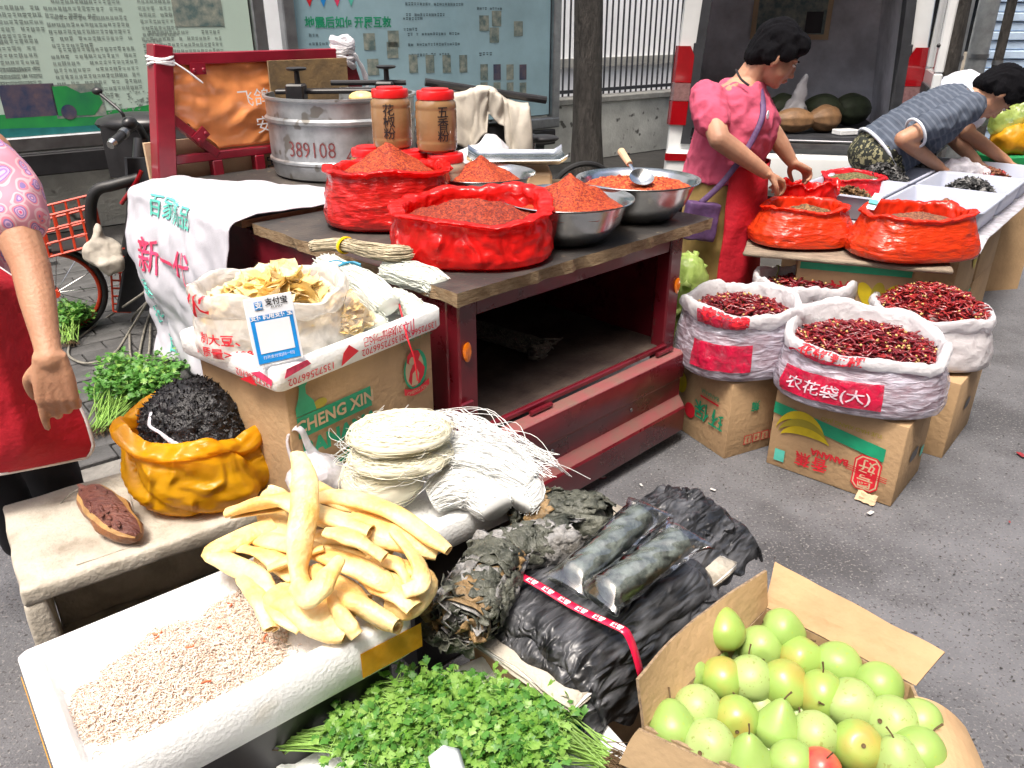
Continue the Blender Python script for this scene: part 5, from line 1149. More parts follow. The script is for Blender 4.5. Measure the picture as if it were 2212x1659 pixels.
hp = MB(); hp.grid(lambda u, v: (.05+.5*u, .045+.295*v, .058+(lambda h: h*1.0+(.004 if h > 0 else -.004))(shrimp_h(.05+.5*u, .045+.295*v)[0])), 60, 40)
tag(hp.build('shrimp_bed', M['shrimp'], sh, ang=180), kind='stuff')
tag(pile(11000, shf, protos, 5).build('dried_shrimp', [M['shrimp'], M['shrimp2']], sh, ang=180), kind='stuff')
for i_ in range(9):
    x_, y_ = rn(.1, .5), rn(.1, .3); tag(curl(.024, .0026, 2.4).xf(Matrix.Translation((x_, y_, .070+shrimp_h(x_, y_)[0]))@euler(.3, .2, i_*1.3).to_4x4()).build('orange_shrimp', M['shrimp_o'], sh, ang=180))
# what holds the white box up: a dark crate below
st = thing('plastic_crate', 'dark crate below the white shrimp box', 'crate', (NO.x+.05, NO.y+.06, 0), NA)
MB().box((.27, .15, .197), (.52, .27, .394)).build('crate_body', M['blackp'], st, bevel=.01)
# ---- fried pork skins: rolled sheets
def roll_section(turns, r0, r1, th, n=34, flat=.75):
    o, i_ = [], []
    for k in range(n+1):
        f = k/n; a = turns*2*PI*f; r = r0+(r1-r0)*f; o.append((r*math.cos(a), r*math.sin(a)*flat)); i_.append(((r-th)*math.cos(a), (r-th)*math.sin(a)*flat))
    return o, i_
def pork(label, pix, r=.020, turns=1.25, seed=0, taper=(.8, 1, 1, .85), flat=.72, th=.005, a0=0, m=26):
    pts = spline([P(*q) for q in pix], m); o_ = pts[m//2].copy(); pts = [q-o_ for q in pts]; tp = lerps(list(taper), m)
    r *= 1.48; flat = flat*(.66+.24*((seed*37) % 10)/10); a0 = a0-PI/2-turns*2*PI if a0 == 0 else a0; o, i_ = roll_section(turns, r*.42, r, th, flat=flat); n = len(o); b = MB(); u = Vector((0, 0, 1)); rs = []
    for i, p_ in enumerate(pts):
        t_ = (pts[min(i+1, m)]-pts[max(i-1, 0)]).normalized(); u = (u-t_*u.dot(t_)).normalized(); x = t_.cross(u); tw = a0+1.1*nz(i*.075+seed, 1)
        c_, s_ = math.cos(tw), math.sin(tw); ring = []
        for q in o+i_[::-1]:
            xx, yy = (q[0]*c_-q[1]*s_)*tp[i], (q[0]*s_+q[1]*c_)*tp[i]; w_ = 1+.16*nz(i*.22+seed, math.cos(math.atan2(q[1], q[0]))*1.1, seed)+.07*(crumple((i*.10+seed, math.atan2(q[1], q[0])*.9, seed+4), 2)-.4)
            ring.append(p_+x*xx*w_+u*yy*w_)
        rs.append(ring)
    b.rings(rs, True, False); k = len(b.v); N_ = 2*n
    for base, flip in ((0, True), ((m)*N_, False)):
        for j in range(n-1):
            f = (base+j, base+j+1, base+N_-2-j, base+N_-1-j); b.f.append(f[::-1] if flip else f); b.m.append(0)
    ob = b.build('pork_skin_roll', M['pork'], loc=o_, ang=70)
    return tag(ob, label, 'pork skin', 'fried pork skin rolls')
pork('upright pork skin roll standing highest in the heap', [(640, 980, .76), (655, 1045, .73), (648, 1130, .68), (640, 1225, .62), (652, 1270, .60)], .024, 1.2, 1, (.55, 1.0, 1.05, .9, .75))
pork('curved pork skin roll ending at the upper left tip', [(490, 1110, .63), (560, 1090, .65), (620, 1085, .655), (690, 1115, .65), (800, 1150, .63)], .026, 1.2, 2, (.7, 1, 1.1, 1, .9))
pork('bent pork skin roll folded at the far left of the heap', [(590, 1130, .60), (520, 1160, .595), (452, 1195, .58), (490, 1215, .57), (560, 1260, .565), (590, 1330, .545)], .021, 1.2, 3, (.8, 1, .8, .9, 1, .7))
pork('long pork skin roll along the top pointing right', [(690, 1075, .63), (760, 1080, .64), (850, 1110, .63), (930, 1165, .61), (968, 1190, .60)], .021, 1.25, 4, (.8, 1, 1, .9, .55))
pork('wide pork skin roll below the long top one pointing right', [(670, 1110, .615), (760, 1140, .61), (850, 1165, .60), (945, 1195, .575)], .027, 1.3, 5, (.7, 1, 1.05, .7))
pork('pork skin roll crossing the middle of the heap', [(560, 1165, .585), (650, 1185, .60), (740, 1215, .60), (820, 1255, .585), (850, 1270, .57)], .025, 1.25, 6, (.8, 1, 1, .9, .7))
pork('short pork skin curl with its horn tip in the middle', [(735, 1205, .655), (705, 1245, .645), (668, 1285, .625), (640, 1260, .63)], .019, 1.2, 7, (.45, .9, 1.1, .8))
pork('broad rolled sheet of pork skin at the front with spiral end', [(600, 1285, .555), (640, 1310, .55), (690, 1335, .545), (752, 1362, .525)], .037, 1.7, 8, (1.0, 1.1, 1.05, .85))
pork('thick pork skin roll pointing to the front right corner', [(690, 1240, .57), (750, 1290, .565), (810, 1330, .55), (858, 1355, .54)], .031, 1.6, 9, (1, 1.1, .95, .75))
pork('pork skin roll curling round at the right edge of the box', [(800, 1205, .56), (870, 1225, .57), (915, 1250, .56), (880, 1300, .545), (840, 1290, .54)], .026, 1.2, 10, (.7, 1, 1, 1.05, .8))
pork('looped pork skin on the right below the long rolls', [(760, 1235, .575), (830, 1215, .59), (865, 1230, .58), (885, 1275, .555)], .022, 1.2, 11, (.7, 1, .9, .6))
pork('pork skin roll low at the back beside the noodles', [(600, 1060, .60), (585, 1100, .585), (600, 1160, .575), (640, 1200, .56)], .036, 1.15, 12, (.7, 1, 1, .8))
pork('pale pork skin roll under the crossing one', [(560, 1205, .555), (640, 1235, .555), (720, 1275, .55), (790, 1300, .545)], .027, 1.2, 13, (.7, 1, 1, .8))
pork('pork skin roll at the bottom of the heap on the right', [(690, 1190, .545), (780, 1215, .54), (860, 1250, .54), (905, 1300, .535)], .028, 1.2, 14, (.8, 1, 1, .7))
pork('pork skin roll hidden low in the left of the heap', [(590, 1180, .535), (660, 1170, .55), (740, 1165, .555), (840, 1190, .55)], .030, 1.2, 15, (.8, 1, 1, .8))
pork('open curved sheet of pork skin at the back of the heap', [(640, 1050, .61), (720, 1085, .62), (800, 1100, .61)], .040, .62, 21, (.8, 1, .8), a0=.3)
pork('folded sheet of pork skin under the long top roll', [(760, 1120, .60), (840, 1140, .59), (920, 1200, .57)], .042, .60, 22, (.8, 1.1, .7), a0=.2)
pork('flat flap of pork skin at the left side', [(520, 1190, .585), (580, 1210, .58), (640, 1255, .57)], .036, .58, 23, (.7, 1, .8), a0=.4)
pork('curled edge sheet of pork skin at the right front', [(790, 1250, .565), (850, 1285, .56), (890, 1320, .545)], .036, .70, 24, (.9, 1, .7), a0=.1)
pork('narrow pork skin roll lying across the middle left', [(580, 1230, .60), (640, 1205, .615), (700, 1185, .625)], .018, 1.2, 25, (.7, 1, .6))
pork('ragged pork skin sheet near the front left', [(560, 1290, .555), (610, 1335, .55), (650, 1365, .535)], .034, .66, 26, (.8, 1, .7), a0=.3)
pork('thin pork skin roll sticking out at the lower left', [(520, 1250, .57), (560, 1300, .56), (585, 1360, .54)], .020, 1.2, 31, (.6, 1, .7))
pork('short pork skin roll on top in the centre right', [(700, 1150, .66), (760, 1165, .655), (830, 1205, .63)], .020, 1.25, 32, (.6, 1, .7))
pork('pork skin roll with a hooked tip on the right', [(850, 1150, .62), (900, 1215, .60), (905, 1260, .585), (870, 1275, .58)], .019, 1.2, 33, (.7, 1, .9, .6))
pork('pork skin roll pointing down at the front middle', [(720, 1290, .575), (735, 1330, .565), (770, 1375, .535)], .022, 1.5, 34, (.8, 1, .8))
# ---- noodles heap on its own foam board
NB = Vector((-.215, 1.565, 0)); NBA = math.radians(40)
nbx = thing('foam_slab', 'white foam slab under the rice noodle heap', 'foam slab', NB, NBA); foam_box(MB(), .44, .30, .08, .04, .06).build('slab', M['foam'], nbx, loc=(-.06, -.01, .395), ang=50)
bx2 = thing('plastic_crate', 'dark crate under the rice noodle foam slab', 'crate', NB, NBA); MB().box((.16, .14, .197), (.36, .24, .392)).build('crate_body', M['blackp'], bx2, bevel=.01)
def nestth(label, pxy, z, rx, ry, h, n, r, seed, m, loose=.5, rz=.2):
    p_ = P(pxy[0], pxy[1], z); t = thing('noodle_nest', label, 'noodles', p_, rz, 'dried noodle nests')
    tag(nest(n, rx, ry, h, r, seed, loose).build('strands', M[m], t, ang=180), kind='stuff')
    MB().ell((0, 0, h*.5), (rx*.95, ry*.94, h*.485), 28, 12).build('inner_mass', M[m], t, ang=180); return t
nestth('lower round yellow noodle nest of the stacked pair', (868, 1003), .575, .135, .105, .055, 430, .0009, 31, 'noodle_y', .9)
nestth('upper round yellow noodle nest of the stacked pair', (868, 958), .63, .135, .105, .060, 430, .0009, 32, 'noodle_y', .9)
nestth('yellowish noodle block beside the pork skin', (828, 1075), .475, .11, .10, .11, 380, .0009, 33, 'noodle_y', .5)
wp = [P(925, 1000, .56), P(985, 1020, .56), P(1050, 1060, .545), P(1115, 1075, .525), P(1160, 1035, .53)]
def heapnoodle(label, pts, spread, seed, n, sq=.7, m='noodle_w', fray=.05, r=.0010):
    o_ = pts[len(pts)//2]; lp = [q-o_ for q in pts]; t = thing('noodle_skein', label, 'noodles', o_, 0, 'white rice noodle skeins')
    tag(strands(n, lp, spread, r, seed, wob=.007, fray=fray, squash=sq, m=16).build('strands', M[m], t, ang=180), kind='stuff'); core(t, lp, [s_*.91 for s_ in spread], M[m], sq); return t
heapnoodle('white rice noodle skein sloping down the front of the heap', [P(930, 1075, .50), P(985, 1050, .525), P(1030, 1060, .515), P(1075, 1100, .50)], [.045, .068, .066, .050], 41, 620, .75, fray=.015)
heapnoodle('white rice noodle skein along the back with loose ends', [P(945, 985, .57), P(1010, 985, .575), P(1080, 1005, .555), P(1150, 1040, .53)], [.05, .062, .060, .046], 42, 620, .75, fray=.03)
heapnoodle('white rice noodle skein folded at the right end', [P(1040, 1010, .53), P(1095, 1035, .525), P(1140, 1060, .51), P(1120, 1085, .505)], [.045, .055, .05, .04], 43, 420, .75, fray=.02)
# loose strands
b = MB(); rr = random.Random(77); o_ = P(1000, 980, .6)
for i in range(120):
    a = P(rr.uniform(930, 1010), rr.uniform(880, 960), .60+rr.uniform(-.02, .04)); e = P(rr.uniform(1120, 1210), rr.uniform(975, 1035), .54+rr.uniform(-.01, .03)); m1 = a.lerp(e, .35)+Vector((rr.gauss(0, .02), rr.gauss(0, .02), rr.uniform(.0, .05))); m2 = a.lerp(e, .7)+Vector((rr.gauss(0, .02), rr.gauss(0, .02), rr.uniform(-.01, .03)))
    b.tube([q-o_ for q in spline([a, m1, m2, e], 14)], .0009, 3, False)
for i in range(110):
    a = Vector((rr.gauss(0, 1), rr.gauss(0, 1), 0)).normalized(); c_ = P(868, 965, .60); s0 = c_+Vector((a.x*.125, a.y*.10, rr.uniform(-.03, .03))); tang = Vector((-a.y, a.x, 0))*rr.choice((-1, 1)); e = s0+tang*rr.uniform(.03, .09)+a*rr.uniform(.01, .05)+Vector((0, 0, rr.uniform(-.03, .04)))
    b.tube([q-o_ for q in spline([s0, s0.lerp(e, .5)+a*rr.uniform(.0, .03), e], 8)], .0008, 3, False)
for (x0, y0, x1, y1) in ((1120, 1010, 1275, 1035), (1140, 1000, 1235, 1030), (1150, 1015, 1225, 1025), (1130, 995, 1215, 1020), (1100, 985, 1180, 990), (1155, 1030, 1230, 1028)):
    a, e = P(x0, y0, .54), P(x1, y1, .47); b.tube([q-o_ for q in spline([a, a.lerp(e, .5)+Vector((0, 0, .03)), e], 12)], .0011, 4, False)
tag(b.build('loose_noodles', M['noodle_w'], loc=o_, ang=180), 'stray white noodle strands around the noodle heap', 'noodles', kind='stuff')
# carrier bag between carton and pork skin
t = thing('carrier_bag', 'crumpled clear carrier bag with its handle up behind the pork skin', 'plastic bag', P(690, 1060, .50), .4)
me = lump_bag('x', '', '', M['handbag'], [((0, 0, .05), (.085, .06, .055)), ((.03, -.01, .035), (.08, .05, .035)), ((-.03, 0, .09), (.04, .03, .03))], .007, 6, .014); link('bag_body', me, t)
hd = [Vector((-.055, 0, .09)), Vector((-.062, .01, .15)), Vector((-.045, .01, .185)), Vector((-.025, .0, .18)), Vector((-.012, 0, .13)), Vector((.01, 0, .085))]
MB().tube(spline(hd, 18), lerps([.016, .010, .009, .009, .012, .018], 18), 8, flat=.35).build('handle', M['handbag'], t, ang=180)
# ================================================================ dried leaves, kelp, coriander, pears
KA = math.radians(46); KO = Vector((-.138, 1.393, 0)); KZ = .36
def KL(x, y, z=0): return KO+rotz(KA)@Vector((x, y, z))
ks = thing('display_crate', 'low carton with folded newspaper under the dried kelp', 'crate', KO, KA)
MB().box((.31, -.17, .17), (.56, .30, .34)).build('crate_body', M['card'], ks, bevel=.006)
MB().box((.06, -.345, .25), (.30, .006, .10)).build('green_print', M['ink_green'], ks)
for i in range(5): MB().slab(lambda u, v: (-.01+.64*u+.012*nz(v*4+i, i), -.365+.40*v+.012*nz(u*5, i*3), KZ-.012+.0045*i+.006*nz(u*4, v*4, i)), 14, 10, .003).build('newspaper_sheet', M['foam_worn' if i % 2 else 'foam_old'], ks, ang=180)
def kelp_sheet(seed, x0, x1, y0, y1, z, droop, amp, curl=.03):
    def f(u, v):
        e = 1+.05*nz(u*7+seed, v*7, 2); x = x0+(x1-x0)*u+.020*nz(v*6+seed, u*2, 4)*(1 if u in (0, 1) else .5); y = y0+(y1-y0)*v+.022*nz(u*7, seed, v*2)
        zz = z+.7*amp*fbm((u*4+seed, v*4, 1), 2)+1.6*amp*(crumple((u*1.6+seed, v*5.5, seed), 3)-.4)
        dd = max(0, y0+.09-y)/.09
        if y < y0+.10: zz -= droop*(dd**1.5)
        ex = max(abs(u-.5)*2-.86, 0)/.14; zz -= curl*ex*ex
        return (x, y, zz)
    return f
kb_ = thing('kelp_bundle', 'flat bundle of black dried kelp bound with red printed tape', 'kelp', (KO.x, KO.y, KZ), KA)
lay = [(1, .03, .52, -.40, .00, .020, .12), (2, .02, .54, -.41, -.01, .032, .13), (3, .035, .50, -.39, -.02, .043, .10), (4, .05, .53, -.40, .0, .054, .09), (5, .04, .51, -.385, -.02, .064, .07), (6, .05, .50, -.375, -.02, .075, .06)]
for (sd_, x0, x1, y0, y1, z, dr) in lay: MB().slab(kelp_sheet(sd_*3.7, x0, x1, y0, y1, z, dr, .009), 46, 34, .008).build('kelp_sheet', M['kombu'], kb_, ang=180)
kr = thing('kelp_bundle', 'crumpled kelp bundle behind the plastic wrapped packs', 'kelp', (KO.x, KO.y, KZ), KA)
for i in range(6): MB().slab(kelp_sheet(20+i*5.1, .44+.01*i, .80-.012*i, -.36+.015*i, -.04-.02*i, .020+.014*i, .06, .014, .05), 34, 30, .007).build('kelp_sheet', M['kombu'], kr, ang=180)
# red tape across the flat bundle
def tp(u, v): 
    y = -.06-.355*u; x = .128+.028*u; z = .094+.004*math.sin(u*9)-(max(0, u-.86)/.14)**1.6*.10
    return (x+(v-.5)*.020, y, z+.004)
tpo = MB().slab(tp, 40, 2, .0015).build('red_tape', M['redtape'], kb_, ang=180)
for i in range(7):
    b = text_mb('晒品', .016, .0006, lmax=.02); u0 = .06+.125*i
    mapped(b, lambda x, y: (lambda p_: (p_[0], p_[1], p_[2]+.0016))(tp(u0+x/.42, .5-y/.022))).build('lettering', M['ink_white'], tpo, smooth=False)
# rolled bundles of dried leaves
def leaf_roll(label, pxy, z, L, r, axis, seed, mats=('leaf_d', 'leaf_g', 'leaf_b'), n=70):
    c_ = P(pxy[0], pxy[1], z); t = thing('dried_leaf_bundle', label, 'dried leaves', c_, 0, 'bundles of dried leaves'); ax = Vector(axis).normalized(); rr = random.Random(seed)
    q = ax.to_track_quat('X', 'Z').to_matrix()
    cm = MB(); cm.ell((0, 0, 0), (L*.48, r*.80, r*.72), 24, 16); cm.xf(q.to_4x4()); o = cm.build('inner_roll', M['leaf_d'], t, ang=180)
    for v in o.data.vertices: v.co *= 1+.12*fbm(v.co*18+Vector((seed, 0, 0)), 3)
    parts = [MB(), MB(), MB()]
    for i in range(n):
        a0 = rr.uniform(0, 2*PI); span = rr.uniform(.7, 1.9); x0 = rr.uniform(-.52, .30)*L; x1 = x0+rr.uniform(.18, .40)*L; rad = r*rr.uniform(.80, 1.05); sp = rr.uniform(-.15, .15); ph = rr.uniform(0, 99)
        def f(u, v):
            a = a0+span*u; rr_ = rad*(1+sp*u+.16*nz(u*3+ph, v*3, 1)+.14*(1-abs(2*nz(u*4+ph, v*5, 5)))-.07)
            lx = x0+(x1-x0)*v+.02*nz(u*5, ph, v)
            if abs(lx) > .4*L: rr_ *= 1-.55*(abs(lx)/L-.4)*3
            return q@Vector((lx, rr_*math.cos(a), max(-r*.75, .86*rr_*math.sin(a))))
        k = rr.choices((0, 1, 2), (6, 5, 1.3))[0]; parts[k].slab(f, 10, 7, .002)
    # spiral of leaf edges at the near end
    for s_ in range(3):
        rad = r*(.95-.17*s_); a0 = rr.uniform(0, 6)
        parts[rr.randrange(3)].slab(lambda u, v: q@Vector((-L*.50-.012*v+.012*nz(u*6, s_), rad*(1-.12*u+.05*nz(u*5, s_*3))*math.cos(a0+5.2*u), .86*rad*(1-.12*u+.05*nz(u*5, s_*3))*math.sin(a0+5.2*u))), 40, 3, .002)
    for i in range(34):
        e0 = Vector((-L*.47+rr.uniform(-.02, .01), rr.gauss(0, .38)*r, rr.gauss(0, .33)*r)); m_ = euler(rr.uniform(-1.5, 1.5), rr.uniform(-1.5, 1.5), rr.uniform(0, 6)); s_ = rr.uniform(.015, .032); ph = rr.uniform(0, 50)
        parts[rr.choices((0, 1, 2), (6, 3, 2))[0]].slab(lambda u, v: q@(e0+m_@Vector(((u-.5)*2*s_, (v-.5)*1.4*s_, s_*.9*nz(u*2.4+ph, v*2.4)))), 6, 5, .0015)
    for k, nm in enumerate(('dark_leaves', 'grey_leaves', 'brown_leaves')): tag(parts[k].build(nm, M[mats[k]], t, ang=180), kind='stuff')
    return t
leaf_roll('front dried leaf roll with its spiral end towards us', (1042, 1268), .455, .22, .075, (.35, .9, .02), 3)
leaf_roll('grey dried leaf roll between the front and back ones', (1150, 1180), .455, .23, .062, (.85, .30, .05), 5, ('leaf_d', 'leaf_g', 'leaf_g'))
leaf_roll('back dried leaf roll with brown crisp edges near the cart', (1215, 1108), .45, .22, .064, (.85, -.2, .03), 8, ('leaf_d', 'leaf_d', 'leaf_b'))
b = MB(); rr = random.Random(4)
for i in range(28):
    c_ = P(rr.uniform(930, 1010), rr.uniform(1290, 1400), .40); m_ = euler(rr.uniform(-1.2, .2), rr.uniform(-.8, .8), rr.uniform(0, 6)); s_ = rr.uniform(.02, .04)
    b.slab(lambda u, v: c_-KO+m_@Vector(((u-.5)*2*s_, (v-.5)*1.4*s_, s_*.6*nz(u*2.5+i, v*2.5))), 6, 5, .0015)
tag(b.build('leaf_scraps', M['leaf_d'], loc=KO, ang=180), 'dark dried leaf scraps hanging over the newspaper edge', 'dried leaves', kind='stuff')
# two packs in clear film
def pack(label, a, e, r, seed):
    a, e = Vector(a), Vector(e); o_ = (a+e)/2; t = thing('wrapped_pack', label, 'wrapped pack', o_, 0, 'kelp packs in clear film'); d_ = e-a; L = d_.length; q = d_.normalized().to_track_quat('X', 'Z').to_matrix()
    b = MB(); n = 28; rs = []
    for i in range(19):
        f = i/18; rs.append([q@Vector(((f-.5)*L*.86, (r*.92*math.cos(2*PI*j/n))*(1+.08*fbm((f*7+seed, j*.5, 1), 2)), r*.80*math.sin(2*PI*j/n)*(1+.08*fbm((f*7+seed, j*.5, 4), 2)))) for j in range(n)])
    b.rings(rs); b.build('kelp_roll', M['packed'], t, ang=180)
    b = MB(); rs = []; n = 44
    for i in range(33):
        f = i/32; k = 1 if .07 < f < .90 else max(.10, 1-(abs(f-.5)-.40)/.11*.85); wdn = 1+.5*max(0, f-.88)/.12+.35*max(0, .1-f)/.1
        ring = []
        for j in range(n):
            an = 2*PI*j/n; w_ = 1.06+.10*(1-abs(2*nz(f*6+math.cos(an)*1.3+seed, math.sin(an)*1.3, 3)))+.05*nz(f*14, an*2, seed); ring.append(q@Vector(((f-.5)*L*1.14, r*w_*math.cos(an)*wdn, r*.9*w_*math.sin(an)*k)))
        rs.append(ring)
    b.rings(rs, True, False); b.build('clear_film', M['clearfilm'], t, ang=180); return t
pack('clear film pack of kelp at the back pointing to the road', P(1232, 1255, .47), P(1395, 1105, .50), .040, 3); pack('clear film pack of kelp in front of the other pack', P(1300, 1288, .475), P(1478, 1160, .505), .042, 9)
# ---- coriander
def leaflet(s_):
    pts = [(0, 0), (.35, -.30), (.75, -.55), (.80, -.25), (1.12, -.32), (1.08, -.06), (1.32, .0), (1.08, .10), (1.10, .34), (.80, .27), (.72, .56), (.35, .30)]
    return [Vector((x*s_, y*s_, s_*.16*math.sin(x*2.4)-.10*s_*abs(y))) for x, y in pts]
def coriander(label, root, tip, width, nst, seed, zlift=.05, up=.05, leafs=9, group='bunches of coriander', z0=None, sc=1.0, pale=.6):
    rr = random.Random(seed); root, tip = Vector(root), Vector(tip); t = thing('coriander_bunch', label, 'herb', root, 0, group); d_ = tip-root; sx = Vector((-d_.y, d_.x, 0)).normalized(); sm = MB(); l1, l2, rt = MB(), MB(), MB()
    for i in range(nst):
        w0 = rr.gauss(0, .25)*width*.35; w1 = rr.uniform(-1, 1)*width*.5; L = rr.uniform(.55, 1.08); hgt = rr.uniform(.0, 1)*zlift
        a = sx*w0+Vector((0, 0, rr.uniform(.0, .025)))+d_*rr.uniform(-.03, .05); e = d_*L+sx*w1+Vector((0, 0, hgt+up*rr.random())); md = a.lerp(e, .5)+sx*rr.gauss(0, .012)+Vector((0, 0, .012+.4*hgt)); pp = spline([a, md, e], 8)
        sm.tube(pp, [.0019*sc*(1-.55*k/8) for k in range(9)], 4, False)
        if rr.random() < .7: rt.tube(spline([a, a-d_.normalized()*.02+sx*rr.gauss(0, .008), a-d_.normalized()*.045+sx*rr.gauss(0, .014)+Vector((0, 0, -.004))], 4), [.0018, .0014, .001, .0008, .0004], 3, False)
        for k in range(leafs):
            f = 1-.50*rr.random()**1.8; j = min(int(f*8), 7); p_ = pp[j].lerp(pp[j+1], f*8-j); off = Vector((rr.gauss(0, .016), rr.gauss(0, .016), rr.uniform(-.004, .022)))*sc; q = p_+off
            sm.tube([p_, p_.lerp(q, .5)+Vector((0, 0, .003)), q], [.0011, .0009, .0006], 3, False)
            for w_ in range(rr.choice((2, 3, 3))):
                m_ = euler(rr.gauss(0, .45), rr.gauss(0, .45), rr.uniform(0, 6.3)); vs_ = leaflet(rr.uniform(.010, .021)*sc); (l1 if rr.random() < pale else l2).add([q+m_@v for v in vs_], [tuple(range(12))])
    tag(sm.build('stems', M['stem'], t, ang=180), kind='stuff'); tag(rt.build('roots', M['stalk'], t, ang=180), kind='stuff'); tag(l1.build('leaves', M['herb'], t, smooth=False), kind='stuff'); tag(l2.build('leaves', M['herb_dk'], t, smooth=False), kind='stuff'); return t
CZ = .28
coriander('coriander bunch at the top with stems pointing left', P(775, 1505, CZ+.03), P(1030, 1555, CZ+.03), .13, 62, 2, .018, .025, 8)
coriander('coriander bunch nearest the left bottom edge with bare stems', P(615, 1608, CZ+.02), P(930, 1625, CZ+.02), .14, 74, 4, .018, .025, 8)
coriander('coriander bunch with stems pointing to the right', P(1312, 1650, CZ+.01), P(1010, 1560, CZ+.03), .16, 84, 6, .02, .03, 9)
coriander('coriander bunch in the middle of the bottom edge', P(1230, 1710, CZ-.02), P(960, 1690, CZ-.01), .12, 60, 8, .03, .03, 6)
cb = thing('coriander_tray', 'white foam tray under the coriander bunches', 'tray', P(980, 1640, 0).to_3d(), .55)
pc_ = P(980, 1630, CZ); cb.location = (pc_.x, pc_.y, 0)
foam_box(MB(), .62, .42, .05, .02, .03).build('tray_shell', M['foam'], cb, loc=(-.31, -.21, CZ-.055), ang=50); MB().box((0, 0, .112), (.5, .32, .222)).build('support_box', M['card'], cb, bevel=.006)
b = MB(); pp_ = P(815, 1575, CZ+.03); b.slab(lambda u, v: ((u-.5)*.16, (v-.5)*.09, .012*fbm((u*4, v*4, 2), 2)), 12, 8, .001); tag(b.build('paper_sheet', M['foam'], loc=pp_, rz=.3, ang=180), 'scrap of white paper under the coriander stems', 'paper')
b = MB(); pp_ = P(965, 1650, CZ+.085); b.slab(lambda u, v: ((u-.5)*.06, (v-.5)*.05, .02*(1-abs(u-.5)*2)), 6, 4, .001); tag(b.build('paper_sheet', M['cardwhite'], loc=pp_, rz=.3, ang=180), 'folded white paper tag on the coriander at the bottom edge', 'paper')
# coriander lying on the pavement
coriander('coriander heap on the paving behind the yellow bag', P(215, 935, SWZ+.02), P(330, 815, SWZ+.02), .34, 60, 12, .07, .06, 12, sc=1.35, pale=.15, group='herbs on the pavement')
coriander('coriander heap on the paving next to the yellow bag rim', P(230, 890, SWZ+.02), P(350, 860, SWZ+.02), .25, 44, 13, .08, .06, 12, sc=1.35, pale=.15, group='herbs on the pavement')
coriander('small coriander pile on the paving beside the left arm', P(150, 745, SWZ+.02), P(160, 690, SWZ+.02), .22, 40, 14, .07, .05, 10, sc=1.4, pale=.15, group='herbs on the pavement')
# ---- pear carton
PO = Vector((.238, 1.045, 0)); PA = math.radians(45); PL, PW, PH = .455, .315, .42
px_ = thing('pear_carton', 'open cardboard carton full of green pears', 'carton', PO, PA)
def wall(name, fn, m=('card_in', 'card'), th=.006, nu=14, nv=8):
    b = MB().slab(fn, nu, nv, th); nq = nu*nv*2
    b.m = [(0 if (i < nq and i % 2 == 0) else 1 if i < nq else 2) for i in range(len(b.f))]
    return b.build(name, [M[m[0]], M[m[1]], M['card_edge']], px_, smooth=False)
wv = lambda a, b_, k: .006*nz(a*3+k, b_*3, k)
FRc = Vector((.11, -.4575, 0)); BRc = Vector((PL, -PW, 0))
wall('left_wall', lambda u, v: (PL*(1-u), wv(u, v, 1), PH*v)); wall('far_wall', lambda u, v: (PL+wv(u, v, 2), -PW*(1-u), PH*v)); wall('right_wall', lambda u, v: FRc.lerp(BRc, u)+Vector((wv(u, v, 3)+.02*math.sin(PI*u)*v, -.02*math.sin(PI*u)*v, PH*v))); wall('front_wall', lambda u, v: FRc*u+Vector((wv(u, v, 4), 0, PH*v)))
MB().box((PL/2, -PW/2, .012), (PL-.02, PW-.02, .008)).build('bottom', M['card_in'], px_)
# flaps
wall('left_flap', lambda u, v: (PL*(1-u)*(1-.02*v)+.0, .012*v+.03*v*math.sin(PI*u*.9), PH+.10*v*(1-.12*math.sin(u*PI))+.004*nz(u*6, v*2)))
wall('far_flap', lambda u, v: (PL+.060*v+.004*nz(u*5, v*3, 5), -PW*(1-u)*1.02-.02*v*(1-u)+.02*v*u, PH+.088*v-.01*v*v-.02*v*(1-u)), m=('card_pale', 'card'))
wall('right_flap', lambda u, v: FRc.lerp(BRc, .05+.85*u)+Vector((.02*math.sin(PI*u)+.035*v, -.02*math.sin(PI*u)-.085*v, PH+.02*v-.06*v*v)), m=('card_pale', 'card'))
wall('front_flap', lambda u, v: FRc*(u*.98)+Vector((-.012*v-.012*v*v-.006, .02*v, PH-.085*v+.014*math.sin(v*PI))), m=('card', 'card_in'))
lettering('果', .07, frame4((.006, -.165, PH-.075), (.23, -.97, 0), (-.1, 0, 1)), M['ink_red'], px_, .001)
def pearmesh(seed, neck, mats):
    b = MB(); n = 28; pr = []; r0 = .0455
    for i in range(19):
        a = -PI/2+PI*i/18; z = math.sin(a); r = math.cos(a)
        if z < -.9: zz = z+(.10*((-z-.9)/.1)**.8)
        else: zz = z
        k = max(0, z-.05); rr_ = r*(1-neck*.32*k); zz += neck*.32*k*k
        pr.append((max(r0*rr_, .0006), r0*zz*.98))
    b.rings([[(r*(1+.03*nz(math.cos(2*PI*j/n)*1.2+seed, math.sin(2*PI*j/n)*1.2, z*25))*math.cos(2*PI*j/n), r*(1+.03*nz(math.sin(2*PI*j/n)*1.2, math.cos(2*PI*j/n)*1.2+seed, z*25))*math.sin(2*PI*j/n), z) for j in range(n)] for r, z in pr]); return b, r0*(1+neck*.30)
pm_ = [pearmesh(1, .2, 0), pearmesh(2, .55, 0), pearmesh(3, 1.2, 0), pearmesh(4, .1, 0)]
pme = [[b.mesh('pear', [M[k]], ang=180) for k in ('pear', 'pear_blush', 'pear_pale')] for b, h in pm_]
stm = MB().tube(spline([(0, 0, -.004), (.001, 0, .008), (.006, .001, .022)], 6), [.0022, .0018, .0016, .0015, .0016, .0018, .0022], 6).mesh('stalk', [M['stalk']])
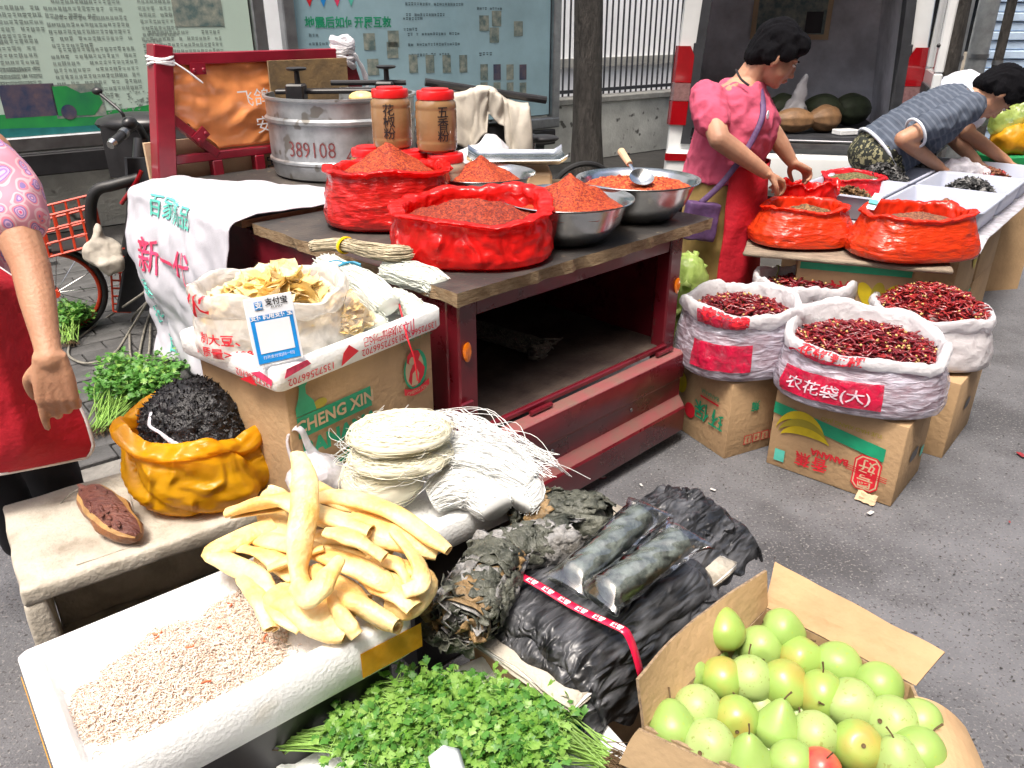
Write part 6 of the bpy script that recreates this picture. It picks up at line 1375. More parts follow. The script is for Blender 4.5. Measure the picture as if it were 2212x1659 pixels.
cal = MB().lathe([(.0005, -.0405), (.0030, -.0412), (.0042, -.0425), (.0026, -.0422), (.0005, -.0415)], 10).mesh('calyx', [M['stalk']])
PE = [(615, 520, 1, 'u', 'yellowish pear standing tallest at the back left of the carton'), (920, 515, 1, 'r', 'green pear at the back with its stalk to the right'), (805, 610, 0, 'd', 'pear showing its dark eye below the back pears'), (1020, 670, 1, 'r', 'yellow blushed pear with stalk right near the far wall'), (1215, 705, 0, 'l', 'pear with a stalk against the far wall'),
      (405, 730, 0, 'x', 'leftmost pear of the upper row in the carton'), (525, 660, 0, 'x', 'pear half hidden behind the leftmost upper pear'), (600, 775, 0, 'f', 'blushed pear right of the leftmost upper pear'), (750, 780, 3, 'x', 'pear wedged in the middle left of the carton'), (930, 805, 1, 'f', 'pear with russet patch in the middle of the carton'),
      (1130, 865, 0, 'u', 'pink blushed pear in the middle right with upright stalk'), (1435, 815, 0, 'x', 'big plain pear near the right corner'), (470, 940, 0, 'f', 'pear with a low stalk at the left of the carton'), (675, 990, 3, 'd', 'pear showing its eye left of the long necked pear'), (895, 1035, 2, 'u', 'long necked pear standing in the centre of the carton'),
      (1285, 915, 1, 'l', 'pale pear with its stalk to the left in the middle right'), (1510, 1010, 0, 'x', 'large pear at the right side of the carton'), (1655, 1010, 1, 'r', 'pear squeezed against the right wall'), (1095, 1080, 0, 'r', 'pear right of the long necked pear'), (335, 1035, 1, 'u', 'pear at the left front rim with upright stalk'),
      (535, 1135, 0, 'd', 'pear showing its eye at the front left'), (1320, 1135, 0, 'd', 'yellow blushed pear with dark eye at the front right'), (740, 1205, 2, 'u', 'pear at the front rim below the long necked pear'), (975, 1235, 0, 'x', 'pear at the front edge next to the red fruit'), (1545, 1220, 1, 'u', 'pear at the right front with upright stalk'), (1650, 1180, 0, 'x', 'pear in the right front corner in shade'),
      (660, 665, 0, 'x', 'shaded pear below the tallest back pear'), (800, 930, 0, 'x', 'shaded pear behind the long necked pear'), (1000, 965, 0, 'x', 'shaded pear in the centre between its neighbours'), (690, 1120, 0, 'x', 'shaded pear low between the front left pears'), (860, 1180, 0, 'x', 'shaded pear low below the long necked pear'), (1210, 1045, 0, 'x', 'shaded pear low in the right half'), (1035, 890, 0, 'x', 'shaded pear low beside the pink blushed pear'), (1440, 1130, 0, 'x', 'shaded pear low at the right front')]
rr = random.Random(8)
for i, (zx, zy, k, o_, lab) in enumerate(PE):
    X, Y_ = zx*.40476+1316.6, zy*.40476+1152; z = .405
    if i == 0: z = .45
    if i in (1,): z = .43
    if i >= 26: z = .35
    if i in (6,): z = .385
    p_ = P(X, Y_, z); toc = (Vector((0, 0, HC))-p_).normalized(); sx = Vector((1, 0, 0)); upi = Vector((0, _s, _c))
    j_ = Vector((rr.gauss(0, .18), rr.gauss(0, .18), rr.gauss(0, .18)))
    dirv = {'u': upi+toc*.15, 'd': -toc+upi*.25, 'r': sx*.9-upi*.35+toc*.15, 'l': -sx+upi*.25+toc*.4, 'f': toc*.55-upi*.6+sx*.3, 'x': Vector((rr.gauss(0, 1), rr.gauss(0, 1), rr.gauss(0, .7)))}[o_]+j_
    q = (dirv.normalized().to_track_quat('Z', 'Y')@Matrix.Rotation(rr.uniform(0, 6.28), 4, 'Z').to_quaternion()).to_euler(); bl = 1 if i in (0, 3, 7, 9, 10, 13, 21) else (2 if i % 3 == 0 or i in (8, 16, 20) else 0); sc_f = rr.uniform(.92, 1.07)*(1.0 if i not in (11, 16, 15) else 1.06)
    ob = tag(link('pear', pme[k][bl], None, p_, q, (sc_f,)*3), lab, 'pear', 'green pears in the carton')
    link('stalk', stm, ob, (0, 0, pm_[k][1]*.93), (rr.uniform(-.3, .3), rr.uniform(-.3, .3), rr.uniform(0, 6))); link('calyx', cal, ob)
red = pearmesh(9, .1, 0)[0].mesh('red_fruit', [M['apple_red']], ang=180); p_ = P(1120*.40476+1316.6, 1262*.40476+1152, .41)
ob = tag(link('red_fruit', red, None, p_, (.2, .1, 0), (.85,)*3), 'single red fruit among the pears at the bottom edge', 'fruit'); link('stalk', stm, ob, (0, 0, .044))
fill = MB(); fill.box((PL/2, -PW/2, .155), (PL-.03, PW-.03, .27)); o = fill.build('lower_pears', M['pear'], px_, bevel=.02)
for v in o.data.vertices: v.co.z += .01*nz(v.co.x*20, v.co.y*20)
# ================================================================ right: chili sacks on cartons, second stall
def pod(L, r, bend, seed):
    b = MB(); n = 5; pts = []
    for i in range(n+1): f = i/n; a = (f-.5)*bend; pts.append(Vector((L*math.sin(a)/bend, L*(1-math.cos(a))/bend, .15*L*nz(f*2+seed))))
    b.tube(pts, [r*k for k in (.55, 1, .95, .8, .5, .12)], 5, False); return b
pods = [pod(rn(.04, .065), rn(.0042, .006), rn(.4, 1.6), i) for i in range(16)]
caps = MB().ell((0, 0, 0), (.006, .0045, .0045), 6, 4)
M['chili_mass'] = mat('chilies_seen_through_film', (.10, .012, .02), .6, col2=(.26, .03, .04), vs=45, bump=.6, bs=60)
def chili_sack(label, loc, rz, rx, ry, h, seed, film_m, fill_z, peak, n, mats=('chilipod', 'chilipod2'), **k):
    t = thing('chili_sack', label, 'sack', loc, rz, 'sacks of dried chilies'); mb, fn = bag_fn(rx, ry, h, seed, **k); o = mb.build('bag', [film_m, M['whitebag']], t, ang=180)
    core_ = MB(); core_.rings([[Vector(fn(tt, 2*PI*j/60))*.965+Vector((0, 0, .004)) for j in range(60)] for tt in [fn.key[3]+(fn.key[8]-fn.key[3])*i/12 for i in range(13)]], True, True); tag(core_.build('chilies_inside', M['chili_mass'], t, ang=180), kind='stuff')
    def hf(x, y):
        e = math.hypot(x/(rx*.86), y/(ry*.86)); return fill_z+peak*max(0, 1-e*e)
    def f(rr):
        a, q = rr.uniform(0, 2*PI), math.sqrt(rr.random())*.97; s_ = sup(a, 2.5); x, y = rx*.88*q*math.cos(a)*s_, ry*.88*q*math.sin(a)*s_; return Vector((x, y, hf(x, y)))
    hb_ = MB(); hb_.rings([[(rx*.83*i/12*math.cos(2*PI*j/40)*sup(2*PI*j/40, 2.5), ry*.83*i/12*math.sin(2*PI*j/40)*sup(2*PI*j/40, 2.5), fill_z-.022+peak*max(0, 1-(i/12)**2)-.03*(i/12)**6) for j in range(40)] for i in range(13)], True, False); tag(hb_.build('chili_bed', M['chilipod'], t, ang=180), kind='stuff')
    tag(pile(n, f, pods, int(seed*10), .45, 2, .25, .02).build('dried_chilies', [M[mats[0]], M[mats[1]]], t, ang=180), kind='stuff')
    tag(pile(n//5, f, [caps], int(seed*10)+1, .5, 1, 0, .026).build('chili_caps', M['chilicap'], t, ang=180), kind='stuff'); return t, fn
# cartons that carry them
B1 = Vector((.845, 2.72, 0)); c1 = carton('banana_carton', 'carton with green upside down lettering beside the maroon tricycle', B1, math.radians(27), .40, .34, .327, holes=(('y0', .27, .13, .085, .045),))
A2 = Vector((1.0055, 2.695, 0)); c2 = carton('banana_carton', 'front carton with banana print and green band under a sack', A2, math.radians(-41), .475, .33, .322, holes=(('x1', .16, .15, .10, .045),))
B3 = Vector((1.40, 3.0, 0)); c3 = carton('banana_carton', 'carton right of the front banana carton with a hand hole', B3, math.radians(-41), .42, .40, .327, holes=(('x1', .22, .17, .085, .045),))
B4 = Vector((1.05, 3.22, 0)); c4 = carton('banana_carton', 'carton behind the others under the teal printed sack', B4, math.radians(-20), .45, .30, .322)
# carton 1 print
PIm = PI
lettering('环保', .088, FM('x0', .11, .155, rot=PI), M['ink_green'], c1, .001)
flat(c1, 'red_line', M['ink_red'], 'x0', [(-.17, .208), (-.06, .208), (-.06, .216), (-.17, .216)]); lettering('BANANA', .026, FM('x0', .115, .238, rot=PI), M['ink_green'], c1)
flat(c1, 'red_dot', M['ink_red'], 'x0', disc_pts(-.045-.18+.0, .12, .033, .033)); 
flat(c1, 'printed_banana', M['ink_yellow'], 'x0', disc_pts(-.29, .22, .03, .045))
lettering('蕉', .045, FM('y0', .125, .215, rot=PI), M['ink_green'], c1, .001)
for i in range(4):
    flat(c1, 'number_box', M['ink_red'], 'y0', [(.09+.045*i, .045), (.128+.045*i, .045), (.128+.045*i, .085), (.09+.045*i, .085)], off=.0048); flat(c1, 'number_field', M['card'], 'y0', [(.093+.045*i, .048), (.125+.045*i, .048), (.125+.045*i, .082), (.093+.045*i, .082)], off=.0054)
    lettering('3456'[i], .03, FM('y0', .109+.045*i, .065, rot=PI, off=.006), M['ink_red'], c1)
flat(c1, 'green_mark', M['ink_green'], 'y0', [(.285, .04), (.33, .04), (.33, .085), (.285, .085)])
# carton 2 print, all upside down
flat(c2, 'green_band', M['ink_green'], 'y0', [(.004, .225), (.42, .208), (.42, .165), (.28, .175), (.004, .272)]) if False else flat(c2, 'green_band', M['ink_green'], 'y0', [(.002, .232), (.425, .200), (.425, .142), (.002, .272)][:0] or [(.002, .228), (.42, .165), (.42, .218), (.002, .275)])
for i in range(3):
    b = MB(); pts = []
    for k in range(15): a = PI*(.95-.80*k/14); pts.append((.115+(.098-.0*i)*math.cos(a)+.012*i, .150+(.098-.026*i)*math.sin(a)-.004*i))
    vs_ = [(x, z+.017*math.sin(PI*(k+.6)/15.2), 0) for k, (x, z) in enumerate(pts)]+[(x, z-.017*math.sin(PI*(k+.6)/15.2), 0) for k, (x, z) in enumerate(pts)]
    b.add(vs_, [(k, k+1, 16+k, 15+k) for k in range(14)]); b.xf(FM('y0', 0, 0, off=.0062+.0006*i)).build('printed_banana', M['ink_olive' if i == 1 else 'ink_yellow'], BODY[c2.name], smooth=False)
lettering('YUE HAO XIANG JIAO', .022, FM('y0', .29, .262, rot=PI), M['ink_olive'], c2)
for i, ch in enumerate('香蕉'): lettering(ch, .062, FM('y0', .205-.065*i, .075-.0*i, rot=PI), M['ink_red'], c2, .001)
lettering('BANANA', .034, FM('y0', .235, .118, rot=PI), M['ink_red'], c2, .0015)
bd = [(.325, .05), (.345, .03), (.40, .03), (.42, .05), (.42, .15), (.40, .172), (.345, .172), (.325, .15)]
flat(c2, 'badge_rim', M['ink_red'], 'y0', bd, off=.0066); flat(c2, 'badge_ring', M['card_pale'], 'y0', [(.372+(x-.372)*.90, .101+(z-.101)*.93) for x, z in bd], off=.0072); flat(c2, 'badge', M['ink_red'], 'y0', [(.372+(x-.372)*.80, .101+(z-.101)*.86) for x, z in bd], off=.0078)
lettering('好', .062, FM('y0', .372, .132, rot=PI, off=.0084), M['card_pale'], c2, .0006); lettering('粤', .062, FM('y0', .372, .072, rot=PI, off=.0084), M['card_pale'], c2, .0006)
for i in range(3): flat(c2, 'red_line', M['ink_red'], 'y0', [(.30, .098+.008*i), (.445, .088+.008*i), (.445, .091+.008*i), (.30, .101+.008*i)], off=.009)
flat(c2, 'green_stamp', M['ink_teal'], 'y0', [(.03, .03), (.07, .03), (.07, .08), (.03, .08)]); lettering('BUSTIN', .03, FM('x1', .20, .045, .475, rot=PI), M['ink_red'], c2) if False else None
flat(c2, 'green_mark', M['ink_teal'], 'x1', [(.25, .10), (.29, .10), (.29, .14), (.25, .14)], .475)
MB().slab(lambda u, v: (.36+.07*u, -.012-.03*v+.012*nz(u*3, v*3), .03-.025*v+.01*nz(u*4, v*4, 2)), 6, 5, .002).build('torn_flap', M['card_pale'], c2)
# sacks
t, fn = chili_sack('chili sack standing nearest the tricycle with red print', Vector((.90, 2.93, .329)), .2, .225, .20, .275, 2.3, M['lilacbag'], .205, .055, 620, collar=.20, sag=.07, wr=1.0, bulge=1.05, depth=.45)
sack1, sfn1 = t, fn
t2, fn2 = chili_sack('largest chili sack on the front banana carton with red band', Vector((1.285, 2.66, .324)), -.35, .275, .225, .245, 6.1, M['lilacbag'], .186, .055, 1050, collar=.20, sag=.09, wr=1.0, bulge=1.07, depth=.45, tilt=(0, .12))
t3, fn3 = chili_sack('chili sack at the right heaped high above its rim', Vector((1.70, 3.02, .329)), -.3, .225, .20, .215, 8.8, M['whitebag'], .195, .085, 620, ('chilipod2', 'chilipod'), collar=.22, sag=.05, wr=1.1, bulge=1.08)
t4, fn4 = chili_sack('chili sack with teal print behind the two front sacks', Vector((1.27, 3.28, .324)), .1, .21, .17, .26, 3.9, M['whitebag'], .20, .03, 330, collar=.24, sag=.10, wr=1.0, bulge=1.04)
def bagband(t, fn, a0, a1, k0, k1, m, name, off=.02, na=30, nk=8):
    b = MB(); t0, t1 = fn.key[k0], fn.key[k1]; b.add([fn(t0+(t1-t0)*r/nk, a0+(a1-a0)*i/na, off) for r in range(nk+1) for i in range(na+1)], [(r*(na+1)+i, r*(na+1)+i+1, (r+1)*(na+1)+i+1, (r+1)*(na+1)+i) for r in range(nk) for i in range(na)]); return b.build(name, m, t, ang=180)
M['lilacprint'] = mat('pale_print', (.66, .50, .58), .5)
M['ink_redfilm'] = film('red_print_on_film', (.62, .012, .06), .35, .2, 30, (1, 1, 1), .8, .2, .35, .6) if True else mat('red_print_on_film', (.62, .012, .05), .3, var=.35, vs=18, transl=.2)
bagband(t2, fn2, -2.55, -1.35, 5, 7, M['ink_redfilm'], 'red_band'); bagband(t2, fn2, -2.6, -1.75, 11, 12, M['ink_redfilm'], 'red_band')
bagtxt(t2, fn2, '农花袋(大)', .052, -1.95, 6.0, M['lilacprint'], 0, .0005, off=.032); bagtxt(t2, fn2, '花椒辣椒', .05, -2.0, 13.0, M['ink_red'], 0, .001, off=.03)
bagband(sack1, sfn1, -2.75, -1.75, 5, 7, M['ink_redfilm'], 'red_band'); bagband(sack1, sfn1, -2.75, -1.9, 10, 13, M['ink_redfilm'], 'red_band', .02)
bagtxt(sack1, sfn1, '农花袋', .055, -2.25, 12.4, M['ink_red'], 0, .003, off=.03)
bagband(t4, fn4, -1.9, -1.2, 4, 8, M['ink_teal'], 'teal_print')
# ---- second stall: plank and cartons, trays, red bags
PL0, PL1 = P(1605, 545, .68), P(2050, 585, .68); pd = (PL1-PL0); PLA = math.atan2(pd.y, pd.x)
pk = thing('stall_plank', 'grey weathered plank carrying the red spice bags', 'plank', (PL0.x, PL0.y, .66), PLA)
def bx_rough(L, W, H, seed, m):
    me = rough_box((L/2, W/2, H/2), (L, W, H), seed, .003); me.materials.append(m); return me
link('board', bx_rough(pd.length+.02, .34, .020, 3, M['woodgrey']), pk, (0, 0, .002))
for k, (x, y, rz, lab) in enumerate(((.22, .05, 0, 'lower'), (.22, .05, 0, 'upper'))):
    q = Vector((PL0.x, PL0.y, 0))+rotz(PLA)@Vector((x+.01*k, y+.004*k, 0)); c_ = carton('banana_carton', lab+' carton of the stack under the stall plank', (q.x, q.y, .33*k), PLA+.02*k, .46, .30, .328)
    if k == 1:
        flat(c_, 'green_band', M['ink_green'], 'y0', [(.01, .29), (.45, .29), (.45, .32), (.01, .32)]); lettering('一祥', .095, FM('y0', .13, .20), M['ink_red'], c_, .001)
        for i in range(3): flat(c_, 'printed_banana', M['ink_yellow' if i != 1 else 'ink_olive'], 'y0', disc_pts(.29+.045*i, .20, .028, .06, 20, .5-.5*i), off=.0055+.0006*i)
        c5 = c_
TA2 = math.radians(50); TO = Vector((2.09, 3.49, 0))
def T2(x, y, z=0): return TO+rotz(TA2)@Vector((x, y, z))
bt = thing('stall_board', 'long board under the white spice trays', 'board', TO, TA2)
link('board', bx_rough(1.62, 1.02, .022, 5, M['woodgrey']), bt, (-.02, -.02, .66)); MB().slab(lambda u, v: (-.05+1.62*u, -.04+1.02*v, .694+.004*nz(u*9, v*9)-.05*max(0, .06-u)/.06*(1+nz(v*14, 2))), 40, 30, .002).build('plastic_sheet', M['handbag'], bt, ang=180)
for i, (x, y) in enumerate(((.10, .06), (.10, .55), (.62, .06))):
    for k in range(2):
        q = T2(x+.01*k, y); c_ = carton('banana_carton', ['near', 'left rear', 'right rear'][i]+[' lower', ' upper'][k]+' carton under the spice tray board', (q.x, q.y, .33*k), TA2, .46, .36, .328, holes=())
        if i == 0:
            flat(c_, 'green_band', M['ink_green'], 'y0', [(.01, .295), (.45, .295), (.45, .318), (.01, .318)]); flat(c_, 'printed_banana', M['ink_yellow'], 'y0', disc_pts(.34, .19, .03, .08, 18, .3)); flat(c_, 'printed_banana', M['ink_yellow'], 'y0', disc_pts(.38, .17, .025, .07, 18, .0), off=.006)
def spice_tray(label, x, y, fill, seed, n=0):
    t = thing('spice_tray', label, 'tray', T2(x, y, .697), TA2, 'white trays of spices'); L, W, H = .50, .42, .115
    b = MB(); rs = []
    def rr_(s_, z, q=.03):
        o = []; x0, x1, y0, y1 = -s_, L+s_, -s_, W+s_
        for (cx_, cy_, a0) in ((x1-q, y0+q, -PI/2), (x1-q, y1-q, 0), (x0+q, y1-q, PI/2), (x0+q, y0+q, PI)):
            for k in range(6): a = a0+PI/2*k/5; o.append((cx_+q*math.cos(a), cy_+q*math.sin(a), z))
        return o
    b.rings([rr_(-.03, 0), rr_(-.025, .004), rr_(-.008, H-.004), rr_(.0, H-.01), rr_(.006, H-.006), rr_(.004, H), rr_(-.010, H), rr_(-.014, H-.006), rr_(-.034, .01), rr_(-.04, .008)]); b.build('tray_shell', M['tray'], t, ang=50)
    if fill:
        m, rx, ry, pk_, kind = fill
        if kind == 'flake': tag(heap(rx, ry, .016, pk_, seed, .8, 2.1, .008, fr=50).build('spice', M[m], t, loc=(.25, .21, 0), ang=180), kind='stuff')
        else:
            def f(q): a, r_ = q.uniform(0, 2*PI), math.sqrt(q.random()); return Vector((.25+rx*r_*math.cos(a), .21+ry*r_*math.sin(a), .014+pk_*max(0, 1-r_*r_)))
            ch = [MB().slab(lambda u, v: ((u-.5)*.03, (v-.5)*.02, .012*nz(u*2.5+s_, v*2.5, 3)), 4, 3, .0012) for s_ in range(8)]
            tag(heap(rx*.95, ry*.95, .008, pk_*.9, seed, .7, 2.1, .004).build('spice_bed', M[m], t, loc=(.25, .21, 0), ang=180), kind='stuff'); tag(pile(n, f, ch, seed, .9, 2, .35, .01).build('spice', [M[m], M[kind]], t, ang=180), kind='stuff')
    return t
M['woodear'] = mat('wood_ear', (.02, .021, .022), .55, var=.4, vs=40); M['woodear2'] = mat('wood_ear_pale', (.17, .17, .17), .6, var=.3, vs=40)
spice_tray('white tray with rusty brown spice behind the wide red bag', 0, 0, ('spice_red', .17, .14, .095, 'flake'), 3)
spice_tray('white tray of wood ear at the right edge of the picture', .52, 0, ('woodear', .19, .15, .11, 'woodear2'), 4, 420)
spice_tray('white tray with brown dried pieces beside the handled red bag', 0, .45, ('spice', .17, .14, .085, 'leaf_b'), 5, 300)
spice_tray('white tray heaped with wood ear in front of the striped man', .52, .45, ('woodear', .20, .17, .14, 'woodear2'), 6, 520)
spice_tray('white tray with dark red pieces at the far right edge', 1.04, 0, ('spice_red', .17, .13, .09, 'chilipod2'), 7, 300)
spice_tray('white tray at the far side between the bending people', 1.04, .45, ('woodear', .19, .15, .10, 'woodear2'), 8, 250)
def red_spice(label, px, Y, z, rx, ry, h, seed, fm, fillm, pk_, fz, **k):
    q = PY(px, 450, Y); return bag_of('spice_bag', label, 'bag', (q.x, q.y, z), rn(-.2, .2), rx, ry, h, seed, [M['redfull2' if fm == 'redplastic2' else fm], M[fm]], M[fillm], dict(rx=rx*.82, ry=ry*.82, z0=fz, zh=pk_, seed=seed, pw=.9, rough=.005), 'red bags of spice', fillname='spice', **k)
red_spice('red bag of brown spice on the left of the stall plank', 1737, 3.47, .684, .200, .155, .170, 2.9, 'redplastic2', 'spice', .055, .118, collar=.2, sag=.08, wr=1.2, bulge=1.12, top=.90, roll=.12)
red_spice('wide orange red bag of brown spice at the plank end', 1985, 3.27, .684, .240, .17, .19, 7.7, 'redplastic2', 'spice_red', .045, .135, collar=.2, sag=.06, wr=1.2, bulge=1.10, top=.92, roll=.11)
red_spice('red bag being held open by the woman in pink', 1740, 3.78, .70, .14, .11, .185, 4.6, 'redplastic', 'chilidark', .01, .10, collar=.2, sag=.14, wr=1.6, bulge=1.0, top=.95, roll=.12)
red_spice('red bag of green spice behind the held one', 1832, 4.36, .697, .165, .14, .13, 9.9, 'redbag_dim', 'spice_grn', .035, .105, collar=.2, sag=.08, wr=1.3, bulge=1.04, roll=.12)
pz = PY(1888, 440, 3.38); t = thing('price_tag', 'white and green price tag stuck in the wide red bag', 'tag', (pz.x, pz.y, .885), -.6); MB().box((0, 0, 0), (.035, .13, .003), euler(.35, .1, 0)).build('tag_plate', M['cardwhite'], t); MB().box((0, -.02, .0028), (.0345, .03, .002), euler(.35, .1, 0)).build('tag_stripe', M['ink_teal'], t)
# lettuce in clear green bags under the stall
for i, (px, py, Y, r_, lab) in enumerate(((1490, 540, 3.42, .10, 'bagged pale lettuce behind the tricycle corner'), (1678, 585, 3.46, .10, 'bagged lettuce below the stall plank beside the red apron'))):
    q = PY(px, py, Y); t = thing('lettuce_bag', lab, 'vegetables', (q.x, q.y, 0), 0, 'bags of lettuce'); b = MB(); rr = random.Random(i+3); zc_ = (.50, .40)[i]
    for k in range(60):
        a = rr.uniform(0, 6.3); el = rr.uniform(-.6, 1.2); c_ = Vector((math.cos(a)*r_*.8*rr.random(), math.sin(a)*r_*.7*rr.random(), rr.uniform(.03, zc_+.13))); m_ = euler(rr.gauss(1.3, .4), rr.gauss(0, .5), a); s_ = rr.uniform(.05, .09)
        b.slab(lambda u, v: c_+m_@Vector(((u-.5)*s_*.7*(1-.5*v), (v-.5)*s_*2.2, .02*math.sin(u*PI)+.015*nz(u*3+k, v*3))), 5, 6, .0015)
    tag(b.build('lettuce_leaves', M['lettuce'], t, ang=180), kind='stuff')
    me = lump_bag('x', '', '', M['greenbag'], [((0, 0, .18), (r_, r_*.9, .18)), ((0, 0, zc_), (r_*1.0, r_*.9, .15))], .012, i+2, .012); link('bag', me, t)
# goods at the far right edge
q = PY(2192, 270, 5.0); t = thing('goods_crate', 'green crate with yellow bag at the right edge', 'crate', (q.x, q.y, .66), .2)
MB().box((0, 0, .09), (.34, .26, .18)).build('crate_body', M['green_p'], t, bevel=.01); me = lump_bag('x', '', '', M['yellow_p'], [((0, -.02, .26), (.14, .10, .10)), ((.08, 0, .32), (.08, .08, .08))], .012, 2, .02); link('yellow_bag', me, t)
me = lump_bag('x', '', '', M['greenbag'], [((-.05, .02, .36), (.10, .08, .10)), ((.06, 0, .42), (.09, .07, .07))], .012, 7, .02); link('pale_bag', me, t); MB().box((0, 0, -.34), (.4, .3, .66)).build('stand', M['card'], t)
q = PY(2060, 335, 4.62); me = lump_bag('x', '', '', M['handbag'], [((0, 0, .08), (.13, .09, .09)), ((.12, .02, .06), (.12, .08, .07)), ((-.08, 0, .05), (.10, .08, .06))], .012, 5, .025); tag(link('plastic_bag', me, None, (q.x+.05, q.y, .70)), 'shiny clear plastic bags heaped in front of the striped man', 'plastic bag')
# ================================================================ van with open rear
VO = Vector((1.935, 5.75, 0)); van = thing('delivery_van', 'white van with its rear open and squash on its floor', 'van', VO, -.22)
def vsec(half, zt, zb, n=8, q=.16):
    hb_, ht = half; o = [(-hb_, zb), (hb_, zb)]
    for k in range(n+1): a = PI/2*k/n; o.append((ht-q+q*math.cos(a), zt-q+q*math.sin(a)))
    for k in range(n+1): a = PI/2+PI/2*k/n; o.append((-ht+q+q*math.cos(a), zt-q+q*math.sin(a)))
    return o
outer = vsec((.845, .775), 2.22, .42); inner = vsec((.665, .60), 2.05, .80, q=.24)
def ring_of(sec, y): return [(x, y, z) for x, z in sec]
b = MB(); b.rings([ring_of([(x*.985, z) for x, z in outer], .0), ring_of(outer, .03), ring_of(outer, 3.9)], True, False)
n = len(outer); o = len(b.v); b.v += ring_of([(x*.985, z) for x, z in outer], 0)+ring_of(inner, .0); b.f += [(o+i, o+(i+1) % n, o+n+(i+1) % n, o+n+i) for i in range(n)]; b.m += [0]*n
b.build('body', M['van_white'], van, ang=40)
wd_ = [(x*1.10, .80+(z-.80)*1.04-.03) for x, z in inner]; b = MB(); b.rings([ring_of(wd_, .0), ring_of(wd_, -.025), ring_of(inner, -.03), ring_of(inner, .10)], True, False); b.build('door_seal', M['van_dark'], van, ang=40)
b = MB(); wide = [(x*1.2, .80 if z < .81 else min(z*1.02, 2.12)) for x, z in inner]; b.rings([ring_of(inner, .10), ring_of(wide, .13), ring_of(wide, 1.45)], True, False); k = len(b.v)-len(wide); b.f.append(tuple(range(k, k+len(wide)))[::-1]); b.m.append(0); b.build('cargo_lining', M['van_in'], van, ang=40)
MB().box((0, .78, .812), (1.5, 1.28, .02)).build('cargo_floor', M['van_dark'], van)
MB().box((-.0, -.04, .60), (1.66, .14, .26)).build('bumper', M['van_white'], van, bevel=.03, seg=3); MB().box((0, -.03, .785), (1.30, .10, .03)).build('sill_plate', M['steel_dull'], van)
MB().box((-.70, -.116, .69), (.26, .012, .05)).build('reflector', M['redlens'], van); MB().box((.70, -.116, .69), (.26, .012, .05)).build('reflector', M['redlens'], van)
b = MB(); b.box((0, 0, 0), (.34, .02, .40)); q = (.05, 1.43, 1.66); MB().box(q, (.62, .02, .46)).build('window_frame', M['card_pale'], van); MB().box((q[0], q[1]-.008, q[2]), (.54, .012, .38)).build('window_pane', M['photo_tan'], van); MB().box((q[0]+.18, q[1]-.02, q[2]-.1), (.13, .012, .16)).build('window_sticker', M['blackp'], van)
def lamp(sx):
    # tall lamp wrapping the body corner
    for nm, m, z0, z1 in (('lamp_red', 'redlens', .90, 1.06), ('lamp_clear', 'clearlens', 1.063, 1.18), ('lamp_red', 'redlens', 1.183, 1.42)):
        b = MB(); rs = []
        for z in [z0+(z1-z0)*i/4 for i in range(5)]:
            hw = .845-(.07)*(z-.42)/1.8; top = 0 if z < 1.38 else (z-1.38)*.8
            rs.append([(sx*(hw+.012), .16, z), (sx*(hw+.014), .02, z), (sx*(hw-.01), -.022, z), (sx*(hw-.12+top), -.030, z), (sx*(hw-.12+top), .02, z), (sx*(hw-.10), .16, z)][::sx])
        b.rings(rs); b.build(nm, M[m], van, ang=40)
    MB().box((sx*.665, -.012, 1.16), (.07, .03, .56)).build('lamp_surround', M['van_dark'], van, bevel=.006)
lamp(-1); lamp(1)
# open right door swung towards us, with its window
dr = MB(); hx = Vector((.80, -.03, 0)); ex = Vector((.70, -.66, 0)); 
def dp_(u, z, off=0): p_ = hx.lerp(ex, u); nrm = Vector((-(ex-hx).y, (ex-hx).x, 0)).normalized(); return p_+nrm*off+Vector((0, 0, z))
def slabbox(u0, u1, z0, z1, t0, t1):
    return MB().add([dp_(u0, z0, t0), dp_(u1, z0, t0), dp_(u1, z1, t0), dp_(u0, z1, t0), dp_(u0, z0, t1), dp_(u1, z0, t1), dp_(u1, z1, t1), dp_(u0, z1, t1)], [(0, 1, 2, 3), (7, 6, 5, 4), (0, 4, 5, 1), (1, 5, 6, 2), (2, 6, 7, 3), (3, 7, 4, 0)])
for (u0, u1, z0, z1) in ((0, 1, .62, 1.30), (0, .12, 1.302, 2.1), (.88, 1, 1.302, 2.1), (.122, .878, 1.95, 2.1)): slabbox(u0, u1, z0, z1, 0, .05).build('open_door' if z0 < 1 else 'window_bar', M['van_white'], van if z0 < 1 else bpy.data.objects['open_door'], bevel=.008)
slabbox(.12, .88, 1.30, 1.95, .02, .028).build('door_glass', M['glassdark'], bpy.data.objects['open_door']); slabbox(.1, .9, .7, 1.22, -.012, -.002).build('door_trim', M['van_dark'], bpy.data.objects['open_door'], bevel=.01)
for i in range(4): MB().ell(dp_(.985, .75+.35*i, -.004), (.012, .012, .012), 8, 6).build('door_bolt', M['blackp'], bpy.data.objects['open_door'])
wm = MB().lathe([(.13, -.10), (.26, -.11), (.33, -.08), (.335, .08), (.26, .11), (.13, .10)], 30).xf(Matrix.Rotation(PI/2, 4, 'Y')).mesh('wheel', [M['rubber']])
for sx in (-1, 1):
    for y in (.85, 3.2): link('wheel', wm, van, (sx*.72, y, .335))
